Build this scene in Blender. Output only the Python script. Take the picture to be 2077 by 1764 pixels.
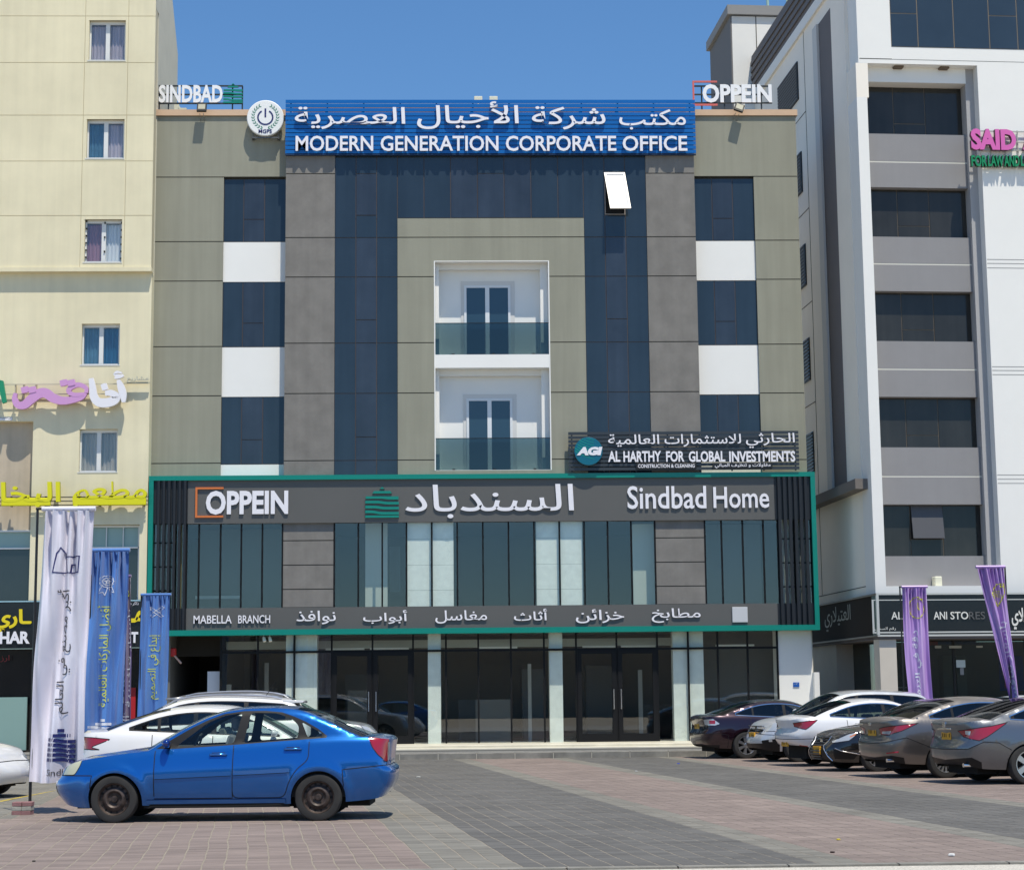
import bpy, bmesh, math, random
from mathutils import Vector, Matrix
from mathutils.geometry import delaunay_2d_cdt
S = bpy.context.scene
for _o in list(bpy.data.objects): bpy.data.objects.remove(_o)
R = math.radians
rnd = random.Random(7)
# ------------------------------------------------------------------ camera
F_PX, PITCH, ROLL, YAW, CAM_H = 3734.6, .14202, .01028, .03201, 1.52      # focal length for a 2077 px wide picture
CX, CY = 1038.5, 882.0
_f = Vector((math.sin(YAW)*math.cos(PITCH), math.cos(YAW)*math.cos(PITCH), math.sin(PITCH)))
_r0 = Vector((math.cos(YAW), -math.sin(YAW), 0)); _u0 = _r0.cross(_f)
_r = _r0*math.cos(ROLL) - _u0*math.sin(ROLL); _u = _u0*math.cos(ROLL) + _r0*math.sin(ROLL)
cd = bpy.data.cameras.new('camera'); cam = bpy.data.objects.new('camera', cd); S.collection.objects.link(cam)
cd.sensor_fit = 'HORIZONTAL'; cd.sensor_width = 36; cd.lens = F_PX/2077*36; cd.clip_end = 3000
cam.matrix_world = Matrix(((_r.x,_u.x,-_f.x,0),(_r.y,_u.y,-_f.y,0),(_r.z,_u.z,-_f.z,CAM_H),(0,0,0,1)))
S.camera = cam
# ------------------------------------------------------------------ light
SUN = Vector((.47, -1.0, 2.7)).normalized()
SUN_EL = math.asin(SUN.z); SUN_AZ = math.atan2(SUN.x, SUN.y)
w = bpy.data.worlds.new('World'); S.world = w; w.use_nodes = True
nt = w.node_tree; nt.nodes.clear()
sky = nt.nodes.new('ShaderNodeTexSky'); sky.sky_type = 'NISHITA'; sky.sun_disc = False
sky.sun_elevation = SUN_EL; sky.sun_rotation = SUN_AZ; sky.air_density = 1.0; sky.dust_density = .0; sky.ozone_density = 10.0
bg = nt.nodes.new('ShaderNodeBackground'); bg.inputs[1].default_value = .145
wo = nt.nodes.new('ShaderNodeOutputWorld')
tn = nt.nodes.new('ShaderNodeVectorMath'); tn.operation = 'MULTIPLY'; tn.inputs[1].default_value = (.86, 1.0, 1.0)   # a deep, slightly cyan desert sky
nt.links.new(sky.outputs[0], tn.inputs[0]); nt.links.new(tn.outputs[0], bg.inputs[0]); nt.links.new(bg.outputs[0], wo.inputs[0])
sl = bpy.data.lights.new('sun', 'SUN'); sl.energy = 5.0; sl.angle = R(.53); sl.color = (1, .935, .80)
so = bpy.data.objects.new('sun', sl); S.collection.objects.link(so)
so.rotation_euler = SUN.to_track_quat('Z', 'Y').to_euler(); so.location = (20, -20, 60)
S.view_settings.view_transform = 'Standard'; S.view_settings.look = 'None'; S.view_settings.gamma = 1
S.view_settings.use_curve_mapping = False; S.view_settings.exposure = 0.0
S.render.engine = 'CYCLES'
S.cycles.max_bounces = 8; S.cycles.transparent_max_bounces = 24; S.cycles.sample_clamp_indirect = 6; S.cycles.caustics_reflective = False; S.cycles.caustics_refractive = False
# ------------------------------------------------------------------ measuring: a point of the photo -> a point in the place
def ray(px, py): return _f + _r*((px-CX)/F_PX) - _u*((py-CY)/F_PX)
def at(px, py, Y):
    d = ray(px, py); t = Y/d.y; return (d.x*t, d.z*t + CAM_H)
def gr(px, py, z=0.0):
    d = ray(px, py); t = (z-CAM_H)/d.z; return (d.x*t, d.y*t)
def vx(Y, *p): return sum(at(a, b, Y)[0] for a, b in p)/len(p)
def hz(Y, *p): return sum(at(a, b, Y)[1] for a, b in p)/len(p)
# ------------------------------------------------------------------ materials
MATS = {}
def mat(name, col, rough=.6, metal=0, var=0, vscale=1.5, bump=0, bscale=40, spec=.5, coat=0, streak=0, emit=0):
    if name in MATS: return MATS[name]
    m = bpy.data.materials.new(name); MATS[name] = m; m.use_nodes = True
    n = m.node_tree; b = n.nodes['Principled BSDF']; L = n.links.new
    b.inputs['Base Color'].default_value = (*col, 1); b.inputs['Roughness'].default_value = rough
    b.inputs['Metallic'].default_value = metal; b.inputs['Specular IOR Level'].default_value = spec
    b.inputs['Coat Weight'].default_value = coat; b.inputs['Coat Roughness'].default_value = .04
    geo = n.nodes.new('ShaderNodeNewGeometry')
    if var or streak:
        nz = n.nodes.new('ShaderNodeTexNoise'); nz.inputs['Scale'].default_value = vscale; nz.inputs['Detail'].default_value = 8; nz.inputs['Roughness'].default_value = .62
        mp = n.nodes.new('ShaderNodeMapping'); mp.inputs['Scale'].default_value = (1, 1, 1)
        L(geo.outputs['Position'], mp.inputs[0]); L(mp.outputs[0], nz.inputs['Vector'])
        rp = n.nodes.new('ShaderNodeMapRange'); rp.inputs[1].default_value = .3; rp.inputs[2].default_value = .7
        rp.inputs[3].default_value = 1-var; rp.inputs[4].default_value = 1+var
        L(nz.outputs[0], rp.inputs[0]); fac = rp.outputs[0]
        if streak:
            n2 = n.nodes.new('ShaderNodeTexNoise'); n2.inputs['Scale'].default_value = 1; n2.inputs['Detail'].default_value = 5
            m2 = n.nodes.new('ShaderNodeMapping'); m2.inputs['Scale'].default_value = (5, 5, .25)
            L(geo.outputs['Position'], m2.inputs[0]); L(m2.outputs[0], n2.inputs['Vector'])
            r2 = n.nodes.new('ShaderNodeMapRange'); r2.inputs[1].default_value = .35; r2.inputs[2].default_value = .65
            r2.inputs[3].default_value = 1-streak; r2.inputs[4].default_value = 1+streak*.4
            L(n2.outputs[0], r2.inputs[0]); mu = n.nodes.new('ShaderNodeMath'); mu.operation = 'MULTIPLY'
            L(fac, mu.inputs[0]); L(r2.outputs[0], mu.inputs[1]); fac = mu.outputs[0]
        vm = n.nodes.new('ShaderNodeVectorMath'); vm.operation = 'SCALE'; vm.inputs[0].default_value = col
        L(fac, vm.inputs['Scale']); L(vm.outputs[0], b.inputs['Base Color'])
    if bump:
        nb = n.nodes.new('ShaderNodeTexNoise'); nb.inputs['Scale'].default_value = bscale; nb.inputs['Detail'].default_value = 3
        L(geo.outputs['Position'], nb.inputs['Vector'])
        bp = n.nodes.new('ShaderNodeBump'); bp.inputs['Strength'].default_value = bump; bp.inputs['Distance'].default_value = .01
        L(nb.outputs[0], bp.inputs['Height']); L(bp.outputs[0], b.inputs['Normal'])
    if emit:
        b.inputs['Emission Color'].default_value = (*col, 1); b.inputs['Emission Strength'].default_value = emit
    return m
def glass(name, tint, refl=1.0, rough=.0, f0=.04, col=(1, 1, 1), wob=.0):
    if name in MATS: return MATS[name]
    m = bpy.data.materials.new(name); MATS[name] = m; m.use_nodes = True
    n = m.node_tree; n.nodes.clear(); L = n.links.new
    o = n.nodes.new('ShaderNodeOutputMaterial'); mx = n.nodes.new('ShaderNodeMixShader')
    tr = n.nodes.new('ShaderNodeBsdfTransparent'); tr.inputs[0].default_value = (*tint, 1)
    gl = n.nodes.new('ShaderNodeBsdfGlossy'); gl.inputs['Roughness'].default_value = rough; gl.inputs[0].default_value = (*col, 1)
    fr = n.nodes.new('ShaderNodeLayerWeight'); fr.inputs[0].default_value = .5; pw = n.nodes.new('ShaderNodeMath'); pw.operation = 'POWER'; pw.inputs[1].default_value = 5
    mr = n.nodes.new('ShaderNodeMapRange'); mr.inputs[1].default_value = 0; mr.inputs[2].default_value = 1; mr.inputs[3].default_value = f0*refl; mr.inputs[4].default_value = .6
    L(fr.outputs['Facing'], pw.inputs[0]); L(pw.outputs[0], mr.inputs[0]); L(mr.outputs[0], mx.inputs[0]); L(tr.outputs[0], mx.inputs[1]); L(gl.outputs[0], mx.inputs[2]); L(mx.outputs[0], o.inputs[0])
    if wob:
        g = n.nodes.new('ShaderNodeNewGeometry'); nb = n.nodes.new('ShaderNodeTexNoise'); nb.inputs['Scale'].default_value = .9; nb.inputs['Detail'].default_value = 1
        bp = n.nodes.new('ShaderNodeBump'); bp.inputs['Strength'].default_value = wob; bp.inputs['Distance'].default_value = .02
        L(g.outputs['Position'], nb.inputs['Vector']); L(nb.outputs[0], bp.inputs['Height']); L(bp.outputs[0], gl.inputs['Normal'])
    return m
# ------------------------------------------------------------------ mesh helpers
class MB:
    def __init__(s): s.v = []; s.f = []; s.mi = []; s.cur = 0
    def quad(s, *p):
        i = len(s.v); s.v += [tuple(q) for q in p]; s.f.append(tuple(range(i, i+len(p)))); s.mi.append(s.cur); return s
    def box(s, x0, x1, y0, y1, z0, z1):
        if x0 > x1: x0, x1 = x1, x0
        if y0 > y1: y0, y1 = y1, y0
        if z0 > z1: z0, z1 = z1, z0
        i = len(s.v)
        s.v += [(x0,y0,z0),(x1,y0,z0),(x1,y1,z0),(x0,y1,z0),(x0,y0,z1),(x1,y0,z1),(x1,y1,z1),(x0,y1,z1)]
        s.f += [tuple(i+k for k in q) for q in ((0,3,2,1),(4,5,6,7),(0,1,5,4),(1,2,6,5),(2,3,7,6),(3,0,4,7))]; s.mi += [s.cur]*6; return s
    def prism(s, poly, y0, y1):          # poly in x,z; extruded along y
        n = len(poly); i = len(s.v)
        a = sum(poly[k][0]*poly[(k+1) % n][1]-poly[(k+1) % n][0]*poly[k][1] for k in range(n))
        if a < 0: poly = poly[::-1]
        s.v += [(p[0], y0, p[1]) for p in poly] + [(p[0], y1, p[1]) for p in poly]
        s.f.append(tuple(i+k for k in range(n))); s.f.append(tuple(i+n+k for k in reversed(range(n)))); s.mi += [s.cur]*2
        for k in range(n):
            k2 = (k+1) % n; s.f.append((i+k, i+n+k, i+n+k2, i+k2)); s.mi.append(s.cur)
        return s
    def prismz(s, poly, z0, z1):         # poly in x,y
        n = len(poly); i = len(s.v)
        a = sum(poly[k][0]*poly[(k+1) % n][1]-poly[(k+1) % n][0]*poly[k][1] for k in range(n))
        if a < 0: poly = poly[::-1]
        s.v += [(p[0], p[1], z0) for p in poly] + [(p[0], p[1], z1) for p in poly]
        s.f.append(tuple(i+k for k in reversed(range(n)))); s.f.append(tuple(i+n+k for k in range(n))); s.mi += [s.cur]*2
        for k in range(n):
            k2 = (k+1) % n; s.f.append((i+k, i+k2, i+n+k2, i+n+k)); s.mi.append(s.cur)
        return s
    def tube(s, a, b, r0, r1=None, n=12, cap=True):
        r1 = r0 if r1 is None else r1
        a = Vector(a); b = Vector(b); d = (b-a).normalized(); u = d.orthogonal().normalized(); q = d.cross(u); i = len(s.v)
        for c, r in ((a, r0), (b, r1)):
            for k in range(n):
                t = 2*math.pi*k/n; s.v.append(tuple(c + u*(r*math.cos(t)) + q*(r*math.sin(t))))
        for k in range(n):
            k2 = (k+1) % n; s.f.append((i+k, i+k2, i+n+k2, i+n+k)); s.mi.append(s.cur)
        if cap: s.f.append(tuple(i+k for k in reversed(range(n)))); s.f.append(tuple(i+n+k for k in range(n))); s.mi += [s.cur]*2
        return s
    def lathe(s, prof, n=32, axis='y', c=(0, 0, 0)):    # prof: (radius, offset along the axis)
        i = len(s.v)
        for r, h in prof:
            for k in range(n):
                t = 2*math.pi*k/n; a, b = r*math.cos(t), r*math.sin(t)
                s.v.append((c[0]+a, c[1]+h, c[2]+b) if axis == 'y' else (c[0]+a, c[1]+b, c[2]+h))
        for j in range(len(prof)-1):
            for k in range(n):
                k2 = (k+1) % n; s.f.append((i+j*n+k, i+j*n+k2, i+(j+1)*n+k2, i+(j+1)*n+k)); s.mi.append(s.cur)
        return s
    def build(s, name, m, parent=None, loc=None, smooth=False, bevel=0, kind=None):
        me = bpy.data.meshes.new(name); me.from_pydata(s.v, [], s.f)
        ms = m if isinstance(m, (list, tuple)) else [m]
        for q in ms: me.materials.append(q)
        if len(ms) > 1: me.polygons.foreach_set('material_index', s.mi)
        me.update()
        return link(name, me, parent, loc, smooth, bevel, kind)
def link(name, me, parent=None, loc=None, smooth=False, bevel=0, kind=None):
    o = bpy.data.objects.new(name, me); S.collection.objects.link(o)
    if smooth:
        me.polygons.foreach_set('use_smooth', [True]*len(me.polygons))
        if smooth != 'all':
            try: me.set_sharp_from_angle(angle=R(smooth if smooth is not True else 35))
            except Exception: pass
    if parent is not None: o.parent = parent
    if loc is not None: o.location = loc
    if bevel:
        bm = bmesh.new(); bm.from_mesh(me); bmesh.ops.bevel(bm, geom=list(bm.edges), offset=bevel, segments=1, affect='EDGES', profile=.5); bm.to_mesh(me); bm.free()
    if kind: o['kind'] = kind
    return o
def tag(o, label=None, cat=None, group=None, kind=None):
    if label: o['label'] = label
    if cat: o['category'] = cat
    if group: o['group'] = group
    if kind: o['kind'] = kind
    return o
def thing(name, label, cat, loc=(0, 0, 0), rz=0, group=None):
    o = bpy.data.objects.new(name, None); S.collection.objects.link(o); o.location = loc; o.rotation_euler = (0, 0, rz); o.empty_display_size = .2
    return tag(o, label, cat, group)
def copy_tree(o, parent=None):
    c = o.copy(); S.collection.objects.link(c); c.parent = parent
    for ch in list(o.children): copy_tree(ch, c)
    return c
class Fr:        # a thing standing somewhere; parts are given in world coordinates and stored relative to the thing's base
    def __init__(s, root): s.root = root; s.o = Vector(root.location)
    def put(s, name, mb, m, parent=None, **k):
        if not getattr(mb, 'shifted', False):
            o = s.o; mb.v = [(a-o.x, b-o.y, c-o.z) for a, b, c in mb.v]; mb.shifted = True
        return mb.build(name, m, parent or s.root, **k)
    def box(s, name, x0, x1, y0, y1, z0, z1, m, parent=None, **k): return s.put(name, MB().box(x0, x1, y0, y1, z0, z1), m, parent, **k)
# ------------------------------------------------------------------ lettering
_AR = {}
for ch, cp, j in (('ء',0xFE80,0),('آ',0xFE81,1),('أ',0xFE83,1),('ؤ',0xFE85,1),('إ',0xFE87,1),('ئ',0xFE89,2),('ا',0xFE8D,1),('ب',0xFE8F,2),('ة',0xFE93,1),('ت',0xFE95,2),('ث',0xFE99,2),('ج',0xFE9D,2),('ح',0xFEA1,2),('خ',0xFEA5,2),('د',0xFEA9,1),('ذ',0xFEAB,1),('ر',0xFEAD,1),('ز',0xFEAF,1),('س',0xFEB1,2),('ش',0xFEB5,2),('ص',0xFEB9,2),('ض',0xFEBD,2),('ط',0xFEC1,2),('ظ',0xFEC5,2),('ع',0xFEC9,2),('غ',0xFECD,2),('ف',0xFED1,2),('ق',0xFED5,2),('ك',0xFED9,2),('ل',0xFEDD,2),('م',0xFEE1,2),('ن',0xFEE5,2),('ه',0xFEE9,2),('و',0xFEED,1),('ى',0xFEEF,1),('ي',0xFEF1,2)):
    _AR[ch] = (cp, j)
def shape_ar(t):
    t = t.replace('لا', '\u0001').replace('لأ', '\u0002'); out = []
    A = dict(_AR); A['\u0001'] = (0xFEFB, 1); A['\u0002'] = (0xFEF7, 1)
    def joins(c, side):      # side 1: joins the next letter
        if c == 'ـ': return True
        if c not in A: return False
        return A[c][1] == 2 if side else A[c][1] >= 1
    for i, c in enumerate(t):
        if c not in A: out.append(c); continue
        p = i > 0 and joins(t[i-1], 1); q = i < len(t)-1 and joins(c, 1) and joins(t[i+1], 0)
        out.append(chr(A[c][0] + (3 if p and q else 2 if q else 1 if p else 0)))
    return ''.join(reversed(out))
_TC = {}
def text_mesh(s, bold=0.0, depth=.05, res=3, space=1.0):
    key = (s, bold, depth, res, space)
    if key in _TC: return _TC[key]
    c = bpy.data.curves.new('lettering', 'FONT'); c.body = shape_ar(s) if any(ord(q) > 0x600 for q in s) else s
    c.extrude = .5; c.resolution_u = res; c.offset = bold; c.space_character = space
    o = bpy.data.objects.new('lettering', c); S.collection.objects.link(o)
    dg = bpy.context.evaluated_depsgraph_get(); dg.update()
    me = bpy.data.meshes.new_from_object(o.evaluated_get(dg))
    V = [tuple(v.co) for v in me.vertices]; Fc = [tuple(p.vertices) for p in me.polygons]
    bpy.data.objects.remove(o); bpy.data.curves.remove(c); bpy.data.meshes.remove(me)
    # split into the loose letters
    par = list(range(len(V)))
    key0 = {}
    for i, v in enumerate(V):
        k = (round(v[0], 4), round(v[1], 4), round(v[2], 3))
        if k in key0: par[i] = key0[k]
        else: key0[k] = i
    def fd(a):
        while par[a] != a: par[a] = par[par[a]]; a = par[a]
        return a
    for f in Fc:
        a = fd(f[0])
        for b in f[1:]: par[fd(b)] = a
    grp = {}
    for f in Fc: grp.setdefault(fd(f[0]), []).append(f)
    isl = []
    for g in grp.values():
        xs = [V[i][0] for f in g for i in f]; isl.append([min(xs), max(xs), g])
    isl.sort(key=lambda t: -(t[1]-t[0]))
    out = []
    for a, b, g in isl:
        for L in out:
            ov = min(b, L[1])-max(a, L[0])
            if ov > .45*(b-a) or (ov > .02 and any(ord(q) > 0x600 for q in s)): L[0] = min(a, L[0]); L[1] = max(b, L[1]); L[2].append(g); break
        else: out.append([a, b, [g]])
    xs = [v[0] for v in V]; ys = [v[1] for v in V]
    r = (V, sorted([(L[0], L[2]) for L in out], key=lambda t: t[0]), (min(xs), max(xs), min(ys), max(ys)))
    _TC[key] = r; return r
def letters(fr, s, x0, x1, z0, z1, Y, m, depth=.05, bold=.02, name='letter', parent=None, split=True, mapf=None, side=None, slant=0.0, space=1.0, res=3):
    """writes s into the box x0..x1, z0..z1 on the plane Y; each letter is a part"""
    V, L, (a, b, c, d) = text_mesh(s, bold, res=res, space=space)
    sx = (x1-x0)/(b-a); sz = (z1-z0)/(d-c); n = 0
    allm = MB(); ms = [m, side] if side else m
    for _, gs in L:
        mb = allm if not split else MB()
        for g in gs:
            idx = {}; off = (n % 2)*.0016 + .0004*(n % 3); n += 1
            for f in g:
                ff = []
                for i in f:
                    if i not in idx:
                        v = V[i]; x = x0+(v[0]-a)*sx; z = z0+(v[1]-c)*sz
                        yy = Y-off if v[2] > 0 else Y+depth
                        idx[i] = len(mb.v); mb.v.append((x+slant*(z-z0), yy, z))
                    ff.append(idx[i])
                mb.f.append(tuple(ff))
                zz = [V[i][2] for i in f]; mb.mi.append(1 if (side and max(zz)-min(zz) > .1) else 0)
        if split and mb.f: fr.put(name, mb, ms, parent)
    if not split:
        if mapf: allm.v = [mapf(p) for p in allm.v]
        return fr.put(name, allm, ms, parent)
# ------------------------------------------------------------------ curves and draped surfaces for the cars
def crm(p, n=6):
    out = []
    P = [tuple(2*a-b for a, b in zip(p[0], p[1]))] + list(p) + [tuple(2*a-b for a, b in zip(p[-1], p[-2]))]
    for i in range(1, len(P)-2):
        for k in range(n):
            t = k/n; q = []
            for a, b, c, d in zip(P[i-1], P[i], P[i+1], P[i+2]):
                q.append(.5*((2*b)+(-a+c)*t+(2*a-5*b+4*c-d)*t*t+(-a+3*b-3*c+d)*t**3))
            out.append(tuple(q))
    out.append(tuple(p[-1])); return out
def fn(p, n=6):
    q = crm(p, n); q.sort()
    def f(x):
        if x <= q[0][0]: return q[0][1]
        if x >= q[-1][0]: return q[-1][1]
        lo, hi = 0, len(q)-1
        while hi-lo > 1:
            m = (lo+hi)//2
            if q[m][0] <= x: lo = m
            else: hi = m
        a, b = q[lo], q[hi]; return a[1]+(b[1]-a[1])*(x-a[0])/max(1e-9, b[0]-a[0])
    return f
def dens(p, st, closed=True):
    out = []; n = len(p)
    for i in range(n if closed else n-1):
        a = p[i]; b = p[(i+1) % n]; d = math.hypot(b[0]-a[0], b[1]-a[1]); k = max(1, int(d/st))
        for j in range(k): out.append((a[0]+(b[0]-a[0])*j/k, a[1]+(b[1]-a[1])*j/k))
    if not closed: out.append(p[-1])
    return out
def pip(x, y, P):
    c = False; j = len(P)-1
    for i in range(len(P)):
        xi, yi = P[i]; xj, yj = P[j]
        if (yi > y) != (yj > y) and x < (xj-xi)*(y-yi)/(yj-yi)+xi: c = not c
        j = i
    return c
def rounded(P, r, k=4):
    out = []; n = len(P)
    for i in range(n):
        a, b, c = Vector(P[i-1]), Vector(P[i]), Vector(P[(i+1) % n]); u = a-b; v = c-b; q = min(r, u.length*.45, v.length*.45)
        p0 = b+u.normalized()*q; p1 = b+v.normalized()*q
        for t in range(k+1):
            t /= k; out.append(tuple(p0*(1-t)**2+b*2*t*(1-t)+p1*t*t))
    return out
def tess(outline, drops, labels, st):
    V = []; E = []
    loops = [dens(outline, st)] + [dens(d, st) for d in drops] + [dens(l, st) for _, l in labels]
    for lp in loops:
        i = len(V); V += [Vector(p) for p in lp]; E += [(i+k, i+(k+1) % len(lp)) for k in range(len(lp))]
    xs = [p[0] for p in loops[0]]; zs_ = [p[1] for p in loops[0]]
    x = min(xs)+st*.5
    while x < max(xs):
        z = min(zs_)+st*.37
        while z < max(zs_):
            if pip(x, z, loops[0]): V.append(Vector((x, z)))
            z += st
        x += st
    r = delaunay_2d_cdt(V, E, [], 0, 1e-5); vs, fs = r[0], r[2]
    bb = [(min(p[0] for p in l), max(p[0] for p in l), min(p[1] for p in l), max(p[1] for p in l)) for l in loops]
    out = {}
    for f in fs:
        cx = sum(vs[i].x for i in f)/3; cz = sum(vs[i].y for i in f)/3
        def ins(k): b = bb[k]; return b[0] <= cx <= b[1] and b[2] <= cz <= b[3] and pip(cx, cz, loops[k])
        if not ins(0) or any(ins(1+k) for k in range(len(drops))): continue
        lab = 'body'
        for k in range(len(labels)):
            if ins(1+len(drops)+k): lab = labels[k][0]
        out.setdefault(lab, []).append(f)
    return [tuple(v) for v in vs], out
M_TYRE = mat('tyre rubber', (.028, .027, .026), .85, var=.25, vscale=6)
M_BLACK = mat('black plastic', (.010, .010, .011), .45, spec=.3)
M_DARK = mat('dark recess', (.008, .008, .008), .9)
M_SEAM = mat('seam', (.006, .006, .008), .8)
M_CHROME = mat('chrome', (.75, .75, .76), .12, 1)
M_ALLOY = mat('alloy', (.55, .56, .58), .28, .9)
M_RED = mat('red lamp lens', (.32, .008, .02), .12, coat=1)
M_LENS = mat('clear lamp lens', (.55, .57, .58), .12, .35, coat=1)
M_YLENS = mat('yellowed lamp lens', (.50, .50, .36), .25, coat=.6)
M_AMBER = mat('amber lens', (.6, .16, .02), .15, coat=1)
M_PLATE = mat('yellow number plate', (.72, .36, .02), .4)
M_CLOTH = mat('car seat fabric', (.16, .155, .15), .9)
M_INT = mat('car interior', (.05, .05, .05), .8)
G_CAR = glass('car glass', (.80, .86, .82), 1.1, .01)
G_TINT = glass('tinted car glass', (.07, .075, .08), 1.3, .02)
G_WS = glass('windscreen glass', (.62, .72, .66), 1.2, .01)
def wheel(parent, x, y, r, kind, sgn, m_tyre=None):
    wd = .2; t = MB()
    t.lathe([(r*.66, -.085), (r*.70, -.1), (r*.86, -.105), (r*.95, -.098), (r*.99, -.075), (r, -.04), (r, .04), (r*.99, .075), (r*.95, .098), (r*.8, .1), (r*.66, .08)], 40)
    o = t.build('wheel', m_tyre or M_TYRE, parent, loc=(x, y, r), smooth=True)
    if sgn > 0: o.rotation_euler = (0, 0, math.pi)
    b = MB()     # rim: outer face looks along -y
    if kind == 'steel':
        b.lathe([(r*.68, -.09), (r*.665, -.098), (r*.64, -.09), (r*.62, -.055), (r*.60, -.05), (r*.52, -.052), (r*.46, -.068), (r*.36, -.078), (r*.31, -.07), (r*.27, -.052), (r*.16, -.048), (r*.13, -.07), (r*.06, -.075), (0.001, -.072)], 40)
        b.cur = 1
        for k in range(14):
            a = 2*math.pi*k/14; c = Vector((math.cos(a)*r*.56, -.049, math.sin(a)*r*.56)); b.tube(c, c+Vector((0, -.006, 0)), r*.052, n=8)
        for k in range(4):
            a = 2*math.pi*k/4+.5; c = Vector((math.cos(a)*r*.21, -.048, math.sin(a)*r*.21)); b.tube(c, c+Vector((0, -.016, 0)), r*.035, n=6)
        b.build('rim', [mat('rusty steel rim', (.060, .043, .036), .5, .3, var=.7, vscale=14), M_DARK], o, smooth=True)
    else:
        n = kind; b.cur = 1
        b.lathe([(r*.67, .05), (r*.64, -.02), (.001, -.02)], 36); b.cur = 0
        b.lathe([(r*.655, .06), (r*.66, -.08), (r*.70, -.098), (r*.70, -.104), (r*.66, -.103), (r*.63, -.08)], 36)
        for k in range(n):
            a = 2*math.pi*k/n; ca, sa = math.cos(a), math.sin(a)
            def q(rr, tt, yy): return (ca*rr-sa*tt, yy, sa*rr+ca*tt)
            w0, w1 = r*.055*7/n+.006, r*.10*7/n+.004
            i = len(b.v)
            b.v += [q(r*.12, -w0, -.085), q(r*.12, w0, -.085), q(r*.66, w1, -.088), q(r*.66, -w1, -.088), q(r*.12, -w0*1.4, -.04), q(r*.12, w0*1.4, -.04), q(r*.66, w1*1.2, -.05), q(r*.66, -w1*1.2, -.05)]
            for f in ((0, 1, 2, 3), (0, 4, 5, 1), (2, 6, 7, 3), (1, 5, 6, 2), (0, 3, 7, 4)): b.f.append(tuple(i+z for z in f)); b.mi.append(0)
        b.lathe([(r*.17, -.03), (r*.17, -.088), (r*.1, -.096), (.001, -.094)], 20)
        b.build('rim', [M_ALLOY, M_DARK], o, smooth=40)
    return o
def car(root, sp):
    L, W = sp['L'], sp['W']; hw = W/2; st = sp.get('step', .07); fine = sp.get('fine', False)
    K = sp.get('nose', 1.0); T = sp.get('tail', 1.0)
    if 'plan' in sp: pl = sp['plan']
    else: pl = [(0, 0), (.025*K, .32), (.09*K, .58), (.26*K, .80), (.55*K, .925), (1.0, .985), (1.6, 1), (L-1.5, 1), (L-.9, .985), (L-.38*T, .93), (L-.13*T, .80), (L-.035*T, .55), (L-.01, .28), (L, 0)]
    P = crm([(a, b*hw) for a, b in pl], 10)
    for i in range(1, len(P)): P[i] = (max(P[i][0], P[i-1][0]+1e-6), max(0, P[i][1]))
    U = [0.0]
    for i in range(1, len(P)): U.append(U[-1]+math.hypot(P[i][0]-P[i-1][0], P[i][1]-P[i-1][1]))
    UM = U[-1]
    def Pu(u):
        u = max(0, min(UM, u)); lo, hi = 0, len(U)-1
        while hi-lo > 1:
            m = (lo+hi)//2
            if U[m] <= u: lo = m
            else: hi = m
        t = (u-U[lo])/max(1e-9, U[hi]-U[lo]); a, b = P[lo], P[hi]
        # smoothed normal
        a2 = P[max(0, lo-2)]; b2 = P[min(len(P)-1, hi+2)]; tx, ty = b2[0]-a2[0], b2[1]-a2[1]
        if lo < 2: tx *= lo/2+t/2 if lo+t < 2 else 1
        if hi > len(P)-3: tx *= max(0, (len(P)-1-(lo+t))/2)
        l = math.hypot(tx, ty); return a[0]+(b[0]-a[0])*t, a[1]+(b[1]-a[1])*t, -ty/l, tx/l
    def ux(x):
        lo, hi = 0, len(P)-1
        while hi-lo > 1:
            m = (lo+hi)//2
            if P[m][0] <= x: lo = m
            else: hi = m
        return U[lo]+(U[hi]-U[lo])*(x-P[lo][0])/max(1e-9, P[hi][0]-P[lo][0])
    def un(y):
        for i in range(len(P)):
            if P[i][1] >= y: return U[i]
    def ut(y):
        for i in range(len(P)-1, -1, -1):
            if P[i][1] >= y: return U[i]
    zs = fn(sp['zs']); zb = fn(sp['zb'])
    dn = fn(sp.get('dn', [(0, .06), (.2, .02), (.4, 0), (.6, .02), (.8, .07), (1, .16)])); dt = fn(sp.get('dt', [(0, .08), (.15, .02), (.4, 0), (.55, .01), (.62, .05), (.8, .06), (1, .04)]))
    xf, xr, rt = sp['xf'], sp['xr'], sp['rt']; RA = sp.get('ra', rt*1.13); flare = sp.get('flare', .012)
    crease = sp.get('crease', .6)
    def wall(u, z):
        x, y, nx, ny = Pu(u); zt, z0 = zs(x), zb(x); t = (z-z0)/max(.05, zt-z0)
        sd = .11*max(0, (.52-t)/.52)**1.8 + .075*max(0, (t-.58)/.42)**1.5 + .012*math.exp(-((t-crease)/.05)**2)*0 + .012*max(0, (crease-t))*(t > .25) + (.02*max(0, (t-.92)/.08)**2)
        a = nx*nx; d = (1-a)*sd + a*(dn(t) if x < L/2 else dt(t))
        for c in (xf, xr):
            q = math.hypot(x-c, z-rt)-RA
            if -.05 < q < .16: d -= flare*ny*math.exp(-((q-.03)/.055)**2)
        return Vector((x-nx*d, max(0, y-ny*d), z))
    def wn(u, z):
        a = wall(u+.004, z)-wall(u-.004, z); b = wall(u, z+.004)-wall(u, z-.004); n = b.cross(a)
        if n.length < 1e-9: return Vector((0, 1, 0))
        n.normalize(); q = Pu(u); 
        return n if n.x*q[2]+n.y*q[3] > 0 else -n
    rail = crm(sp['rail'], 6); A0, C0 = sp['rail'][0], sp['rail'][-1]
    zr = fn(sp['rail']); tum = sp.get('tum', .34)
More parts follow.
